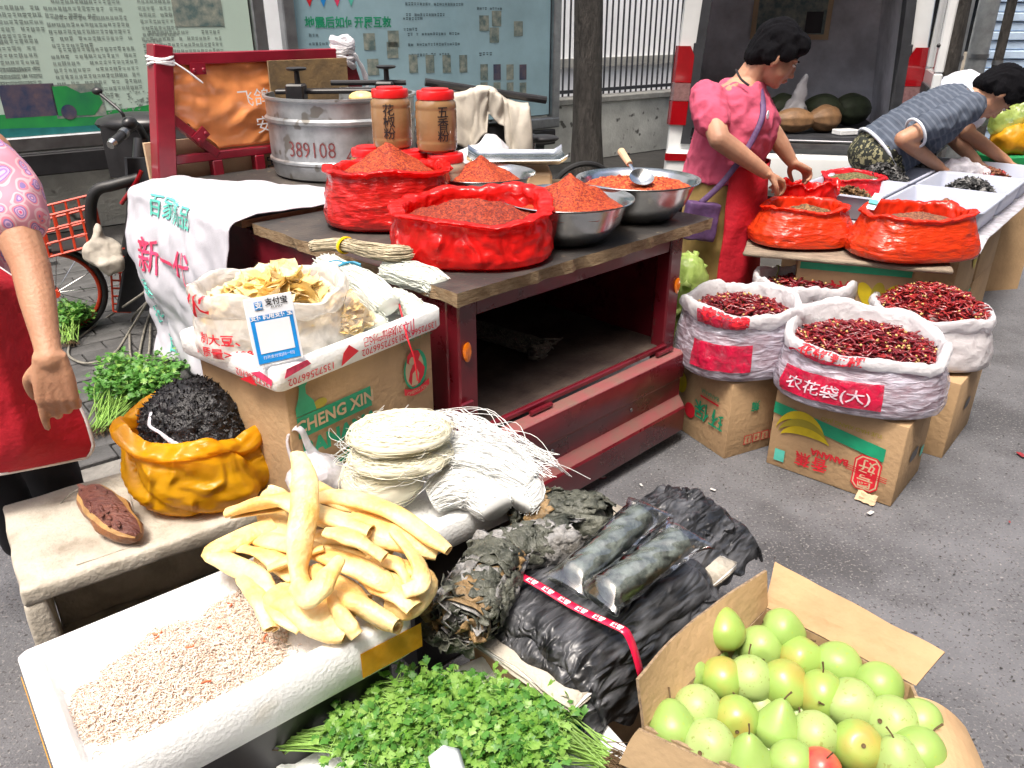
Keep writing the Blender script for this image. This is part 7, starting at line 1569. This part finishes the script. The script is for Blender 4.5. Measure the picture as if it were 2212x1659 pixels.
# squash, sacks and a white bag in the van
def squash(label, px, py, Y, L, r, rz, m='pumpkin'):
    q = PY(px, py, Y); b = MB(); n = 32; rs = []
    for i in range(17):
        f = i/16; rr_ = r*(math.sin(PI*min(1, max(.03, f)))**.6)*(.82+.25*f); rs.append([((f-.5)*L, rr_*(1+.05*math.cos(j*2*PI/n*9))*math.cos(2*PI*j/n), rr_*.95*(1+.05*math.cos(j*2*PI/n*9))*math.sin(2*PI*j/n)) for j in range(n)])
    b.rings(rs); o = tag(b.build('squash', M[m], loc=(q.x, q.y, .823+r*.93), rz=rz, ang=180), label, 'squash', 'squash in the van'); MB().tube([(-L*.5, 0, 0), (-L*.5-.04, .01, .02)], [.02, .014], 8).build('stalk', M['stalk'], o)
squash('long brown squash left on the van floor', 1714, 245, 6.05, .36, .095, .1); squash('brown squash right of the long one in the van', 1782, 243, 6.10, .30, .105, .45)
squash('dark squash at the back of the van floor', 1775, 228, 6.45, .34, .13, -.3, 'veg_dark'); squash('dark green squash behind the woman in the van', 1690, 225, 6.5, .36, .13, .6, 'veg_dark'); squash('greyish squash at the right back of the van', 1838, 222, 6.5, .36, .13, .2, 'veg_dark')
q = PY(1718, 215, 6.3); me = lump_bag('x', '', '', M['whitebag'], [((0, 0, .10), (.10, .09, .12)), ((.03, 0, .24), (.05, .05, .10)), ((.05, 0, .34), (.025, .025, .06))], .012, 3, .02); tag(link('plastic_bag', me, None, (q.x, q.y, .825)), 'tall white plastic bag of goods standing in the van', 'plastic bag')
MB().box((0, 0, .02), (.16, .10, .035)).build('small_box', M['foam'], loc=PY(1830, 262, 5.95).xy.to_3d()+Vector((0, 0, .825)), rz=.3, bevel=.004); tag(bpy.data.objects['small_box'], 'small white box at the edge of the van floor', 'box')
# ================================================================ people
def limb(b, pts, rad, n=14, seg=14, flat=1.0):
    pp = spline(pts, seg); rr = lerps(rad, seg); b.tube(pp, rr, n, True, flat=flat); b.ell(pp[0], (rr[0],)*3, 12, 8); b.ell(pp[-1], (rr[-1],)*3, 12, 8)
def hand(b, w_, d_, palm, size=1.0, side=1, curl=(.5, .5, .55, .6), spread=.10, thumb=.6):
    """wrist point, pointing direction, palm-facing direction; side=+1 puts the thumb on (d x palm)"""
    d_ = Vector(d_).normalized(); palm = Vector(palm); palm = (palm-d_*palm.dot(d_)).normalized(); s_ = d_.cross(palm)*side; k = size; w_ = Vector(w_)
    for a in (-.024, -.008, .008, .024):
        b.tube([w_-d_*.01*k+s_*a*.7*k, w_+d_*.045*k+s_*a*1.05*k, w_+d_*.086*k+s_*a*1.22*k], [.015*k, .0155*k, .0125*k], 10); b.ell(w_+d_*.086*k+s_*a*1.22*k, (.0135*k,)*3, 8, 6)
    b.ell(w_, (.026*k, .026*k, .026*k), 12, 8)
    for i, (a, L) in enumerate(((.030, .070), (.0105, .078), (-.0095, .073), (-.029, .058))):
        p_ = w_+d_*.086*k+s_*a*k; ang = 0; dd = d_+s_*(a*spread*30)*.12; pts = [p_]
        for q in (.42, .33, .25):
            ang += curl[i]*(1.0 if q != .42 else .75); v = dd.normalized()*math.cos(ang)+palm*math.sin(ang); pts.append(pts[-1]+v*L*q*k*1.1)
        b.tube(spline(pts, 9), lerps([.0098*k, .0092*k, .0083*k, .0068*k], 9), 9); b.ell(pts[-1], (.0068*k,)*3, 8, 6)
    p_ = w_+d_*.020*k+s_*.024*k+palm*.006*k; v = (d_*.62+s_*.62+palm*thumb).normalized(); p1 = p_+v*.038*k; v2 = (d_*.8+s_*.12+palm*thumb*1.1).normalized(); p2 = p1+v2*.03*k; p3 = p2+(d_*.85-s_*.12+palm*thumb).normalized()*.024*k
    b.tube(spline([p_, p1, p2, p3], 9), lerps([.016*k, .0125*k, .0105*k, .008*k], 9), 9); b.ell(p3, (.008*k,)*3, 8, 6)
def head(b, c_, R3, k=1.0, fem=True):
    f = lambda p_: Vector(c_)+R3@(Vector(p_)*k); e = lambda p_, r: b.ell(f(p_), tuple(x*k for x in r), 18, 12, R3)
    e((-.012, 0, .028), (.098, .077, .100)); e((.030, 0, -.028), (.066, .064, .082)); e((.040, 0, -.078), (.044, .046, .036)); e((.066, 0, -.094), (.022, .026, .019)); e((.045, .034, -.045), (.036, .028, .032)); e((.045, -.034, -.045), (.036, .028, .032))
    e((.080, 0, .018), (.018, .050, .014)); e((.096, 0, -.018), (.014, .0105, .026)); e((.106, 0, -.036), (.0145, .0125, .0115)); e((.098, .012, -.039), (.009, .009, .008)); e((.098, -.012, -.039), (.009, .009, .008))
    e((.090, 0, -.060), (.012, .020, .0065)); e((.089, 0, -.071), (.012, .019, .0075))
    for s_ in (-1, 1): e((-.006, s_*.079, -.016), (.020, .010, .031)); e((-.004, s_*.076, -.036), (.011, .008, .012))
def face_bits(par, c_, R3, k=1.0, inv=None):
    T = (lambda p_: Vector(c_)+R3@(Vector(p_)*k)); g = lambda nm, m, c, r: (lambda bb: (bb.xf(inv) if inv is not None else bb).build(nm, m, par, ang=180))(MB().ell(T(c), tuple(x*k for x in r), 14, 8, R3))
    for s_ in (-1, 1):
        g('eye', M['ink_white'], (.086, s_*.031, .000), (.009, .0125, .0050)); g('iris', M['ink_black'], (.0925, s_*.031, -.0008), (.0045, .0060, .0045)); g('eyelid', M['ink_black'], (.091, s_*.031, .0045), (.006, .0145, .0017)); g('eyebrow', M['hair'], (.094, s_*.031, .0215), (.005, .019, .0038))
    g('lips', M['lips'], (.0985, 0, -.0640), (.0060, .0185, .0060)); g('nostril', M['lips'], (.109, .006, -.0445), (.004, .003, .002))
def hair_mesh(c_, R3, k, lumps, seed=1, amp=.006, vox=.006):
    b = MB()
    for p_, r in lumps: b.ell(Vector(c_)+R3@(Vector(p_)*k), tuple(x*k for x in r), 20, 14, R3)
    me = remesh(b, vox, 3); nn = [v.normal.copy() for v in me.vertices]; Ri = R3.inverted()
    for v, q in zip(me.vertices, nn):
        l_ = Ri@(v.co-Vector(c_)); v.co += q*(amp*(1-abs(2*nz(l_.y*60+seed, l_.x*14, l_.z*14)))-amp*.5+.4*amp*nz(l_.x*150, l_.y*150, l_.z*40))
    me.materials.append(M['hair']); return me
SHORT = [((-.012, 0, .055), (.108, .090, .088)), ((-.055, 0, .012), (.066, .084, .090)), ((.052, 0, .092), (.052, .070, .036)), ((.020, .074, .030), (.045, .020, .040)), ((.020, -.074, .030), (.045, .020, .040)), ((-.03, .076, .0), (.040, .016, .050)), ((-.03, -.076, .0), (.040, .016, .050)), ((-.075, 0, -.035), (.042, .070, .050))]
def finish(name, mb, m, label, loc, vox=.0055):
    me = remesh(mb, vox, 2, .5); me.transform(Matrix.Translation(-Vector(loc))); me.materials.append(m); o = link(name, me, None, loc); tag(o, label, 'person', 'people at the market'); return o
def cloth(par, name, mb, m, loc, vox=.010, sm=4, amp=.004, fr=14, seed=0, along=None):
    me = remesh(mb, vox, sm); nn = [v.normal.copy() for v in me.vertices]
    for v, q in zip(me.vertices, nn):
        c_ = v.co; v.co = c_+q*(amp*(1-abs(2*nz(c_.x*fr+seed, c_.y*fr, c_.z*fr*.8)))*1.6-amp*.6+amp*.6*nz(c_.x*fr*2, c_.y*fr*2, c_.z*fr*2+seed))
    if along:
        a0, ax = along; at = me.attributes.new('along', 'FLOAT', 'POINT'); at.data.foreach_set('value', [(v.co-a0).dot(ax) for v in me.vertices])
    me.transform(Matrix.Translation(-Vector(loc))); me.materials.append(m); return link(name, me, par)
def body_loft(b, secs, n=24):
    """secs: (centre, half width, half depth, side dir) rings, joined and capped"""
    rs = []
    for c_, a, d_, sdir in secs:
        sd_ = Vector(sdir).normalized(); fd = Vector((sd_.y, -sd_.x, 0)).normalized(); rs.append([Vector(c_)+sd_*a*math.cos(2*PI*j/n)+fd*d_*math.sin(2*PI*j/n) for j in range(n)])
    b.rings(rs)
def loft_up(b, secs, n=24):
    rs = []
    for c_, u, v in secs: rs.append([Vector(c_)+Vector(u)*math.cos(2*PI*j/n)+Vector(v)*math.sin(2*PI*j/n) for j in range(n)])
    b.rings(rs)
# ---- woman in pink
WY = 3.72
fy = math.radians(-32); FD = Vector((math.cos(fy), math.sin(fy), 0)); SDl = Vector((-FD.y, FD.x, 0))    # facing, her left side
hip = PY(1568, 400, WY); base = Vector((hip.x-.02, hip.y, 0)); wst = PY(1570, 335, WY); chs = PY(1588, 245, WY); shc = PY(1598, 188, WY); nkb = PY(1612, 168, WY); hc = PY(1674, 120, WY-.03)
shR = PY(1545, 208, WY)-SDl*.13; shL = shR+SDl*.32+FD*.02; shL.z = shR.z+.005
elR = PY(1553, 300, WY-.27); wrR = PY(1655, 374, WY-.22); elL = PY(1668, 285, WY-.04); wrL = PY(1712, 352, WY-.04)
b = MB()
hr = Matrix.Rotation(math.radians(-6), 3, 'Z')@Matrix.Rotation(math.radians(27), 3, 'Y')
head(b, hc, hr, 1.02); limb(b, [nkb+Vector((0, 0, -.03)), nkb.lerp(hc, .45)+Vector((-.01, 0, .0)), hc+hr@Vector((-.03, 0, -.04))], [.066, .058, .055])
loft_up(b, [(base+Vector((.0, 0, .78)), SDl*.17, FD*.14), (hip, SDl*.175, FD*.15), (wst, SDl*.155, FD*.14), (chs, SDl*.16, FD*.135), (shc, SDl*.13, FD*.09), (nkb, SDl*.07, FD*.06)])
for sgn in (-1, 1):
    limb(b, [base+SDl*sgn*.085+Vector((0, 0, .82)), base+SDl*sgn*.09+FD*.03+Vector((0, 0, .45)), base+SDl*sgn*.09+Vector((0, 0, .10))], [.095, .062, .042]); limb(b, [base+SDl*sgn*.09+Vector((0, 0, .05)), base+SDl*sgn*.09+FD*.14+Vector((0, 0, .035))], [.042, .032])
limb(b, [shR, shR.lerp(elR, .5)+Vector((0, 0, .01)), elR], [.058, .054, .044]); limb(b, [elR, elR.lerp(wrR, .35), wrR], [.045, .043, .027])
limb(b, [shL, shL.lerp(elL, .5), elL], [.056, .050, .042]); limb(b, [elL, elL.lerp(wrL, .4), wrL], [.042, .040, .026])
hand(b, wrR, (PY(1690, 392, WY-.17)-wrR), (.2, .25, -1), .98, -1, (.75, .8, .85, .9)); hand(b, wrL, (PY(1750, 372, WY)-wrL), (-.1, -.15, -1), .98, 1, (.55, .65, .8, .9))
woman = finish('person', b, M['skin'], 'woman in a pink shirt and red apron filling a red bag', base, .0052)
bi = Matrix.Translation(-base)
face_bits(woman, hc, hr, 1.02, bi)
hm = hair_mesh(hc, hr, 1.02, SHORT+[((-.02, .01, .12), (.05, .06, .03)), ((.075, -.03, .075), (.03, .035, .04)), ((.078, .02, .070), (.026, .04, .035))], 2); hm.transform(bi); link('hair', hm, woman)
b = MB()
loft_up(b, [(wst+Vector((-.015, 0, -.10)), SDl*.200, FD*.175), (wst, SDl*.190, FD*.172), (wst.lerp(chs, .5)+FD*.02, SDl*.190, FD*.180), (chs+FD*.015, SDl*.185, FD*.170), (shc+Vector((0, 0, -.02)), SDl*.165, FD*.115), (nkb+Vector((0, 0, -.015)), SDl*.085, FD*.075)])
b.ell(chs+FD*.11+SDl*.07+Vector((0, 0, -.035)), (.075, .075, .07)); b.ell(chs+FD*.11-SDl*.07+Vector((0, 0, -.035)), (.075, .075, .07))
limb(b, [shR+SDl*.02+Vector((0, 0, .0)), shR.lerp(elR, .3), shR.lerp(elR, .56)], [.076, .074, .074]); limb(b, [shL-SDl*.05, shL.lerp(elL, .35), shL.lerp(elL, .60)], [.066, .066, .068])
cloth(woman, 'shirt', b, M['pink'], base, .008, 4, .0065, 17)
b = MB(); loft_up(b, [(base+Vector((-.01, 0, .30)), SDl*.17, FD*.13), (base+Vector((-.01, 0, .6)), SDl*.19, FD*.15), (hip+Vector((-.015, 0, 0)), SDl*.19, FD*.165), (wst+Vector((-.01, 0, -.05)), SDl*.175, FD*.155)]); cloth(woman, 'trousers', b, M['khaki'], base, .012, 4, .006, 9)
def aprn(u, v):
    a = (u-.5)*2.5+.12; z = .40+(wst.z-.02-.40)*(1-v); c_ = base.lerp(wst, (1-v)); c_.z = z
    return c_+FD*math.cos(a)*(.190+.02*nz(u*5, v*3)+.02*v)+SDl*math.sin(a)*(.205+.03*v+.012*nz(u*7, v*2, 4))-base
MB().slab(aprn, 40, 36, .004).build('apron', M['apron'], woman, ang=180)
# purple bag and strap
s0, s1, s2, s3 = PY(1638, 172, WY-.02), PY(1648, 245, WY-.185), PY(1612, 325, WY-.225), PY(1512, 440, WY-.24)
MB().tube([q-base for q in spline([s0, s1, s2, PY(1560, 395, WY-.24), s3], 26)], .013, 8, flat=.35, upv=(0, -1, .3)).build('strap', M['purple'], woman, ang=180)
me = rough_box((0, 0, 0), (.15, .06, .17), 3, .008); me.materials.append(M['purple']); link('shoulder_bag', me, woman, PY(1512, 478, WY-.23)-base, (0, .15, .2))
MB().lathe([(.001, 0), (.018, 0), (.018, .003), (.001, .003)], 16).xf(Matrix.Translation(PY(1658, 248, WY-.19)-base)@FD.to_track_quat('Z', 'Y').to_matrix().to_4x4()).build('badge', M['cardwhite'], woman)
MB().tube([q-base for q in spline([PY(1590, 150, WY-.10), PY(1600, 170, WY-.13), PY(1618, 185, WY-.15)], 8)], .005, 6).build('apron_strap', M['ink_black'], woman)
# ---- bent men
def bent(label, Y, pts, shirt, trousers, trim, seed, skin='skin_man', facing=0.0, stripes=False, white=False):
    hipp, shc_, hc_, elR_, wrR_, elL_, wrL_ = [PY(x, y, Y+dy) for x, y, dy in pts]; base = Vector((hipp.x-.05, hipp.y, 0)); ax = (shc_-hipp).normalized(); sdv = Vector((0, 1, 0)); dv = ax.cross(sdv).normalized(); b = MB()
    hr = Matrix.Rotation(facing, 3, 'Z')@Matrix.Rotation(math.radians(62), 3, 'Y'); head(b, hc_, hr, 1.12, False); limb(b, [shc_, shc_.lerp(hc_, .6)], [.06, .056])
    shR_, shL_ = shc_-sdv*.17-ax*.03, shc_+sdv*.17-ax*.03
    loft_up(b, [(hipp-ax*.12, sdv*.16, dv*.11), (hipp, sdv*.165, dv*.125), (hipp.lerp(shc_, .4), sdv*.155, dv*.115), (hipp.lerp(shc_, .8), sdv*.17, dv*.11), (shc_, sdv*.12, dv*.08)])
    for s_ in (-1, 1): limb(b, [hipp+sdv*s_*.09-ax*.04, base+sdv*s_*.10+Vector((.05, 0, .48)), base+sdv*s_*.10+Vector((0, 0, .09))], [.10, .065, .045]); limb(b, [base+sdv*s_*.10+Vector((0, 0, .05)), base+sdv*s_*.10+Vector((.16, 0, .035))], [.045, .035])
    for sh_, el_, wr_, sg in ((shR_, elR_, wrR_, -1), (shL_, elL_, wrL_, 1)):
        limb(b, [sh_, sh_.lerp(el_, .5), el_], [.058, .052, .043]); limb(b, [el_, el_.lerp(wr_, .35), wr_], [.044, .043, .029]); hand(b, wr_, (wr_-el_)*.6+Vector((.5, 0, -.1))*.2, (0, .0, -1), 1.03, sg, (.5, .55, .6, .7))
    o = finish('person', b, M[skin], label, base, .0075); bi = Matrix.Translation(-base); face_bits(o, hc_, hr, 1.12, bi)
    hm = hair_mesh(hc_, hr, 1.12, SHORT, seed); hm.transform(bi); link('hair', hm, o)
    b = MB(); loft_up(b, [(hipp-ax*.05, sdv*.19, dv*.170), (hipp.lerp(shc_, .3), sdv*.19, dv*.165), (hipp.lerp(shc_, .7), sdv*.20, dv*.150), (shc_-ax*.0, sdv*.16, dv*.11), (shc_+ax*.05, sdv*.075, dv*.07)])
    for sh_, el_ in ((shR_, elR_), (shL_, elL_)): limb(b, [sh_, sh_.lerp(el_, .3), sh_.lerp(el_, .62)], [.078, .078, .076])
    cloth(o, 'shirt', b, M[shirt], base, .009, 4, .0075, 16, seed, (hipp, ax))
    if trim:
        c_ = hipp-ax*.052; MB().tube([c_+sdv*.195*math.cos(a)+dv*.175*math.sin(a)-base for a in [2*PI*k/40 for k in range(41)]], .010, 6, False).build('hem_trim', M['shirt_trim'], o, ang=180)
        e_ = (elR_-shR_).normalized(); s1 = e_.orthogonal().normalized(); s2 = e_.cross(s1); c_ = shR_.lerp(elR_, .64); MB().tube([c_+e_*.07+(s1*math.cos(a)+s2*math.sin(a))*.078-base for a in [2*PI*k/24 for k in range(25)]], .008, 6, False).build('sleeve_trim', M['shirt_trim'], o, ang=180)
        nk = shc_+ax*.052; MB().tube([nk+(sdv*math.cos(a)*.078+dv*math.sin(a)*.073)-base for a in [2*PI*k/24 for k in range(25)]], .008, 6, False).build('collar_trim', M['shirt_trim'], o, ang=180)
    b = MB(); b.ell(hipp-ax*.05, (.165, .188, .15)); b.ell(hipp+ax*.02, (.13, .18, .125))
    for s_ in (-1, 1): limb(b, [hipp+sdv*s_*.09-ax*.06, base+sdv*s_*.10+Vector((.05, 0, .60)), base+sdv*s_*.10+Vector((.05, 0, .42))], [.115, .10, .10])
    cloth(o, 'trousers', b, M[trousers], base, .012, 4, .005, 10, seed)
    return o
bent('man in a grey striped shirt bending over the spice trays', 4.70, [(1915, 322, 0), (2072, 218, 0), (2152, 200, -.02), (1950, 300, -.25), (2030, 362, -.12), (2060, 300, .22), (2110, 350, .12)], 'stripe', 'camo', True, 3)
bent('person in a white shirt bending behind the striped man', 5.10, [(1985, 290, .1), (2098, 182, .05), (2190, 205, .05), (2085, 285, -.22), (2175, 350, -.25), (2170, 280, .2), (2225, 350, .1)], 'whiteshirt', 'black_cloth', False, 6, facing=.15)
# ---- woman at the left edge: floral sleeve, arm, red apron
LY = 1.86; base = Vector((PY(-40, 900, LY).x-.05, LY+.02, SWZ)); shp = PY(-30, 330, LY+.02); elp = PY(66, 575, LY-.14); wrp = PY(108, 775, LY-.29)
b = MB(); tc_ = PY(-175, 420, LY+.03); hp_ = PY(-110, 780, LY+.03); nk_ = PY(-190, 230, LY+.03); hd_ = PY(-200, 120, LY)
head(b, hd_, Matrix.Rotation(math.radians(-70), 3, 'Z')@Matrix.Rotation(math.radians(20), 3, 'Y'), 1.02); limb(b, [nk_, nk_.lerp(hd_, .7)], [.06, .055])
sx_, fx_ = Vector((1, 0, 0)), Vector((0, 1, 0)); loft_up(b, [(hp_+Vector((0, 0, -.08)), sx_*.17, fx_*.13), (hp_, sx_*.17, fx_*.13), (tc_.lerp(hp_, .5), sx_*.15, fx_*.12), (tc_, sx_*.16, fx_*.12), (nk_+Vector((0, 0, -.03)), sx_*.08, fx_*.07)])
limb(b, [shp, shp.lerp(elp, .55), elp], [.056, .050, .040]); limb(b, [elp, elp.lerp(wrp, .35), elp.lerp(wrp, .75), wrp], [.041, .038, .029, .025])
sl_ = shp+Vector((-.36, 0, 0)); el2 = sl_+Vector((-.06, -.05, -.28)); wr2 = el2+Vector((.02, -.12, -.22)); limb(b, [sl_, el2], [.058, .045]); limb(b, [el2, wr2], [.045, .028]); hand(b, wr2, (0, -.2, -1), (1, 0, 0), 1, 1)
hand(b, wrp, (-.02, -.10, -1), (-.35, 1, .05), 1.06, -1, (.2, .5, .62, .7), thumb=.35, spread=.3)
for s_ in (-1, 1): limb(b, [hp_+sx_*.085*s_, base+sx_*(.07*s_+.08)+Vector((0, .03, .42)), base+sx_*(.08*s_+.09)+Vector((0, .04, .08))], [.085, .05, .035])
lw = finish('person', b, M['skin_arm'], 'woman with floral sleeve and red apron at the left edge', base, .0050)
b = MB(); loft_up(b, [(hp_, sx_*.19, fx_*.15), (tc_.lerp(hp_, .5), sx_*.175, fx_*.145), (tc_+Vector((0, 0, .05)), sx_*.18, fx_*.14), (nk_+Vector((0, 0, -.02)), sx_*.09, fx_*.08)]); d_ = (elp-shp)
limb(b, [shp-Vector((.06, 0, -.02)), shp.lerp(elp, .25), shp.lerp(elp, .56)], [.076, .080, .077]); limb(b, [sl_, sl_.lerp(el2, .5)], [.075, .075]); cloth(lw, 'blouse', b, M['blouse'], base, .009, 3, .004, 12)
b = MB()
for s_ in (-1, 1): limb(b, [hp_+sx_*.085*s_+Vector((0, .03, 0)), base+sx_*(.07*s_+.08)+Vector((0, .03, .42)), base+sx_*(.08*s_+.09)+Vector((0, .04, .10))], [.10, .072, .055])
cloth(lw, 'trousers', b, M['black_cloth'], base, .012, 3, .004, 10)
XR = [(-30, 560), (62, 620), (108, 735), (150, 830), (188, 910), (203, 960)]
def xr(y):
    for (x0, y0), (x1, y1) in zip(XR, XR[1:]):
        if y <= y1: return x0+(x1-x0)*max(0, (y-y0))/(y1-y0)
    return 203
def lap(u, v):
    yt, yb = 575, 1052-66*max(0, (u-.35)/.65)**1.3; y = yt+(yb-yt)*v; xe = xr(min(y, 960)); 
    if y > 955: xe -= 22*((y-955)/40)**2
    x = -330+(xe+330)*u; dpt = LY-.15-.06*math.sin(PI*min(1, u*1.15))+.13*max(0, u-.72)/.28-.02*v+.010*nz(u*9, v*3)
    return PY(x, y, dpt)-base
ap = MB().slab(lap, 44, 40, .004).build('apron', M['apron'], lw, ang=180)
edge = [lap(1, i/30) for i in range(31)]+[lap(1-i/44, 1) for i in range(1, 45)]; MB().tube([Vector(q)+Vector((0, -.003, 0)) for q in edge], .0055, 6).build('apron_hem', M['apron_hem'], ap, ang=180)
pkc = [lap(.60+.01*math.sin(i), .36+.012*i) for i in range(4)]; MB().tube([q+Vector((0, -.006, 0)) for q in spline([lap(.58, .26), lap(.625, .33), lap(.635, .42), lap(.60, .47), lap(.55, .48)], 20)], .005, 6).build('pocket_trim', M['apron_hem'], ap, ang=180)
# ================================================================ smaller things
# shared bicycle leaning behind the left woman
bk = thing('bicycle', 'parked orange and black bicycle with a red basket behind the left arm', 'bicycle', (-2.33, 3.84, SWZ), .5); bk.scale = (.8, .8, .8)
def bwheel(r, x):
    t_ = MB().tube([(x+r*math.cos(a), 0, r+r*math.sin(a)) for a in [2*PI*k/48 for k in range(49)]], .02, 8, False, upv=(0, 1, 0)); wh_ = t_.build('wheel', M['rubber'], bk, ang=180)
    MB().tube([(x+(r-.03)*math.cos(a), 0, r+(r-.03)*math.sin(a)) for a in [2*PI*k/48 for k in range(49)]], .012, 8, False, upv=(0, 1, 0)).build('rim', M['basket_red'], wh_, ang=180)
    for k in range(14): a = 2*PI*k/14; MB().tube([(x, 0, r), (x+(r-.03)*math.cos(a), 0, r+(r-.03)*math.sin(a))], .0022, 4).build('spoke', M['steel'], wh_)
    MB().tube([(x, -.04, r), (x, .04, r)], .025, 12).build('hub', M['basket_red'], wh_)
bwheel(.28, 0); bwheel(.28, -.95)
for a, e, r in (((0, 0, .28), (-.10, 0, .72), .014), ((-.12, 0, .62), (-.62, 0, .30), .022), ((-.62, 0, .30), (-.95, 0, .28), .014), ((-.62, 0, .30), (-.72, 0, .72), .018), ((-.72, 0, .6), (-.95, 0, .28), .012)): MB().tube([a, e], r, 10).build('frame_tube', M['steel_dull'], bk)
MB().ell((-.74, 0, .78), (.12, .07, .035), 14, 8).build('saddle', M['blackp'], bk); MB().tube([(-.10, -.25, .86), (-.06, 0, .84), (-.10, .25, .86)], .014, 8).build('handlebar', M['blackp'], bk)
def lattice(o_, ux, uy, nx, ny, r, name, m):
    o_, ux, uy = Vector(o_), Vector(ux), Vector(uy)
    for i in range(nx+1): MB().tube([o_+ux*i/nx, o_+ux*i/nx+uy], r, 5).build(name, m, bk)
    for j in range(ny+1): MB().tube([o_+uy*j/ny, o_+uy*j/ny+ux], r, 5).build(name, m, bk)
lattice((.02, -.16, .55), (.30, 0, .05), (0, 0, .24), 4, 3, .008, 'basket_bar', M['basket_red']); lattice((.02, .16, .55), (.30, 0, .05), (0, 0, .24), 4, 3, .008, 'basket_bar', M['basket_red']); lattice((.33, -.16, .60), (0, .32, 0), (0, 0, .24), 4, 3, .008, 'basket_bar', M['basket_red'])
MB().box((.18, 0, .57), (.28, .30, .02)).build('basket_floor', M['blackp'], bk)
lattice((.30, -.06, .12), (.10, 0, -.02), (.06, 0, .42), 2, 8, .007, 'guard_bar', M['basket_red'])
# second bicycle saddle behind the sack
q = PY(1163, 300, 5.6); sd_ = thing('bicycle_saddle_post', 'black bicycle saddle on a steel post behind the scale', 'bicycle', (q.x, q.y, SWZ), .3)
b = MB(); b.ell((.02, 0, 0), (.13, .075, .03), 20, 10); b.ell((-.10, 0, .012), (.10, .10, .032), 20, 10); me = remesh(b, .008, 3); me.materials.append(M['blackp']); link('saddle', me, sd_, (0, 0, q.z-SWZ))
MB().tube([(-.03, 0, q.z-SWZ-.02), (-.08, 0, .30)], .014, 10).build('post', M['steel'], sd_); MB().tube([(-.08, 0, .32), (-.5, 0, .30)], .02, 10).build('frame_tube', M['bars'], sd_); MB().tube([(-.08, 0, .32), (-.35, 0, .75)], .02, 10).build('frame_tube', M['bars'], sd_)
for x in (-.35, .35): MB().tube([(x+.27*math.cos(a), 0, .29+.27*math.sin(a)) for a in [2*PI*k/36 for k in range(37)]], .02, 8, False, upv=(0, 1, 0)).build('tyre', M['rubber'], sd_)
# grey cloth bag tied to the tricycle hose
q = PY(222, 545, 3.82); me = lump_bag('x', '', '', M['sack_old'], [((0, 0, 0), (.09, .07, .085)), ((.03, -.01, -.05), (.07, .06, .06)), ((0, 0, .08), (.03, .03, .06))], .010, 6, .02); tag(link('cloth_bag', me, None, q), 'grey cloth bag hanging on the tricycle hose', 'cloth bag')
# ropes on the paving
b = MB(); o_ = P(250, 760, SWZ)
for pp in ([(150, 745), (190, 715), (240, 680), (300, 640), (318, 625)], [(150, 745), (150, 770), (190, 785), (245, 765), (280, 715), (320, 650)], [(320, 650), (285, 690), (280, 740), (285, 780), (300, 790)], [(330, 660), (310, 720), (300, 785), (320, 770), (325, 700)]):
    b.tube([Vector(q_)-o_ for q_ in spline([P(x, y, SWZ+.012+(.25 if y < 660 else .0)+.004*i) for i, (x, y) in enumerate(pp)], 30)], .006, 6)
tag(b.build('rope', M['rope'], loc=o_, ang=180), 'thin grey rope in loops on the dark paving', 'rope')
# net bag lying inside the tricycle bed
b = MB(); rr = random.Random(5); Lm = .34
for k in range(22):
    a0 = 2*PI*k/22
    for sgn in (1, -1):
        b.tube([(Lm*(i/16), .05*math.cos(a0+sgn*i*.28)*(1+.25*nz(i*.3, k)), .032+.026*math.sin(a0+sgn*i*.28)*(1+.2*nz(i*.4, k, 2))) for i in range(17)], .0035, 4, False)
for k in range(40): a = Vector((Lm, rr.gauss(0, .03), .03+rr.gauss(0, .012))); b.tube(spline([a, a+Vector((.03, rr.gauss(0, .02), rr.gauss(0, .01))), a+Vector((.05, rr.gauss(0, .035), rr.gauss(-.008, .01)))], 5), .004, 4)
pn = P(1010, 720, ZF+.005); pn2 = P(1160, 765, ZF+.005); tag(b.build('net_bag', M['rope'], loc=(pn.x, pn.y, ZF+.004), rz=math.atan2(pn2.y-pn.y, pn2.x-pn.x), ang=180), 'pale rolled string net lying in the tricycle bed', 'net')
# litter on the road
def scrap(label, px, py, s_, m, seed, z=.004, cat='litter'):
    p_ = P(px, py, z); b = MB().slab(lambda u, v: ((u-.5)*s_*2, (v-.5)*s_, .006+.3*s_*abs(nz(u*3+seed, v*3))), 6, 4, .001); tag(b.build('litter_scrap', M[m], loc=p_, rz=seed, ang=180), label, cat, 'scraps on the road')
for i, (x, y, s_, m, lab) in enumerate(((1300, 1035, .016, 'chilipod2', 'red chili scrap on the road by the noodle ends'), (2206, 985, .02, 'chilipod2', 'red scrap on the road at the right edge'), (1490, 1120, .006, 'litter', 'tiny white scrap left of the front banana carton'), (2180, 1130, .006, 'chilipod2', 'tiny red scrap near the right edge'), (1540, 1060, .01, 'litter', 'small pale paper bit on the road between cartons'), (1880, 1110, .014, 'litter', 'torn paper bit below the front banana carton'), (1385, 1050, .008, 'litter', 'pale thread bit on the road near the dried leaves'))): scrap(lab, x, y, s_, m, i*1.3+.4)
b = MB(); rr = random.Random(3); o_ = P(1700, 1200, 0)
for i in range(420):
    p_ = P(rr.uniform(1250, 2260), rr.uniform(860, 1700), .006)-o_; s_ = rr.uniform(.0012, .0032); b.ell(p_, (s_*1.5, s_, s_*.6), 5, 3, rotz(rr.uniform(0, 3)))
tag(b.build('road_grit', [M['pavebase']], loc=o_, smooth=False), 'fine dark grit scattered on the road', 'grit', kind='stuff')
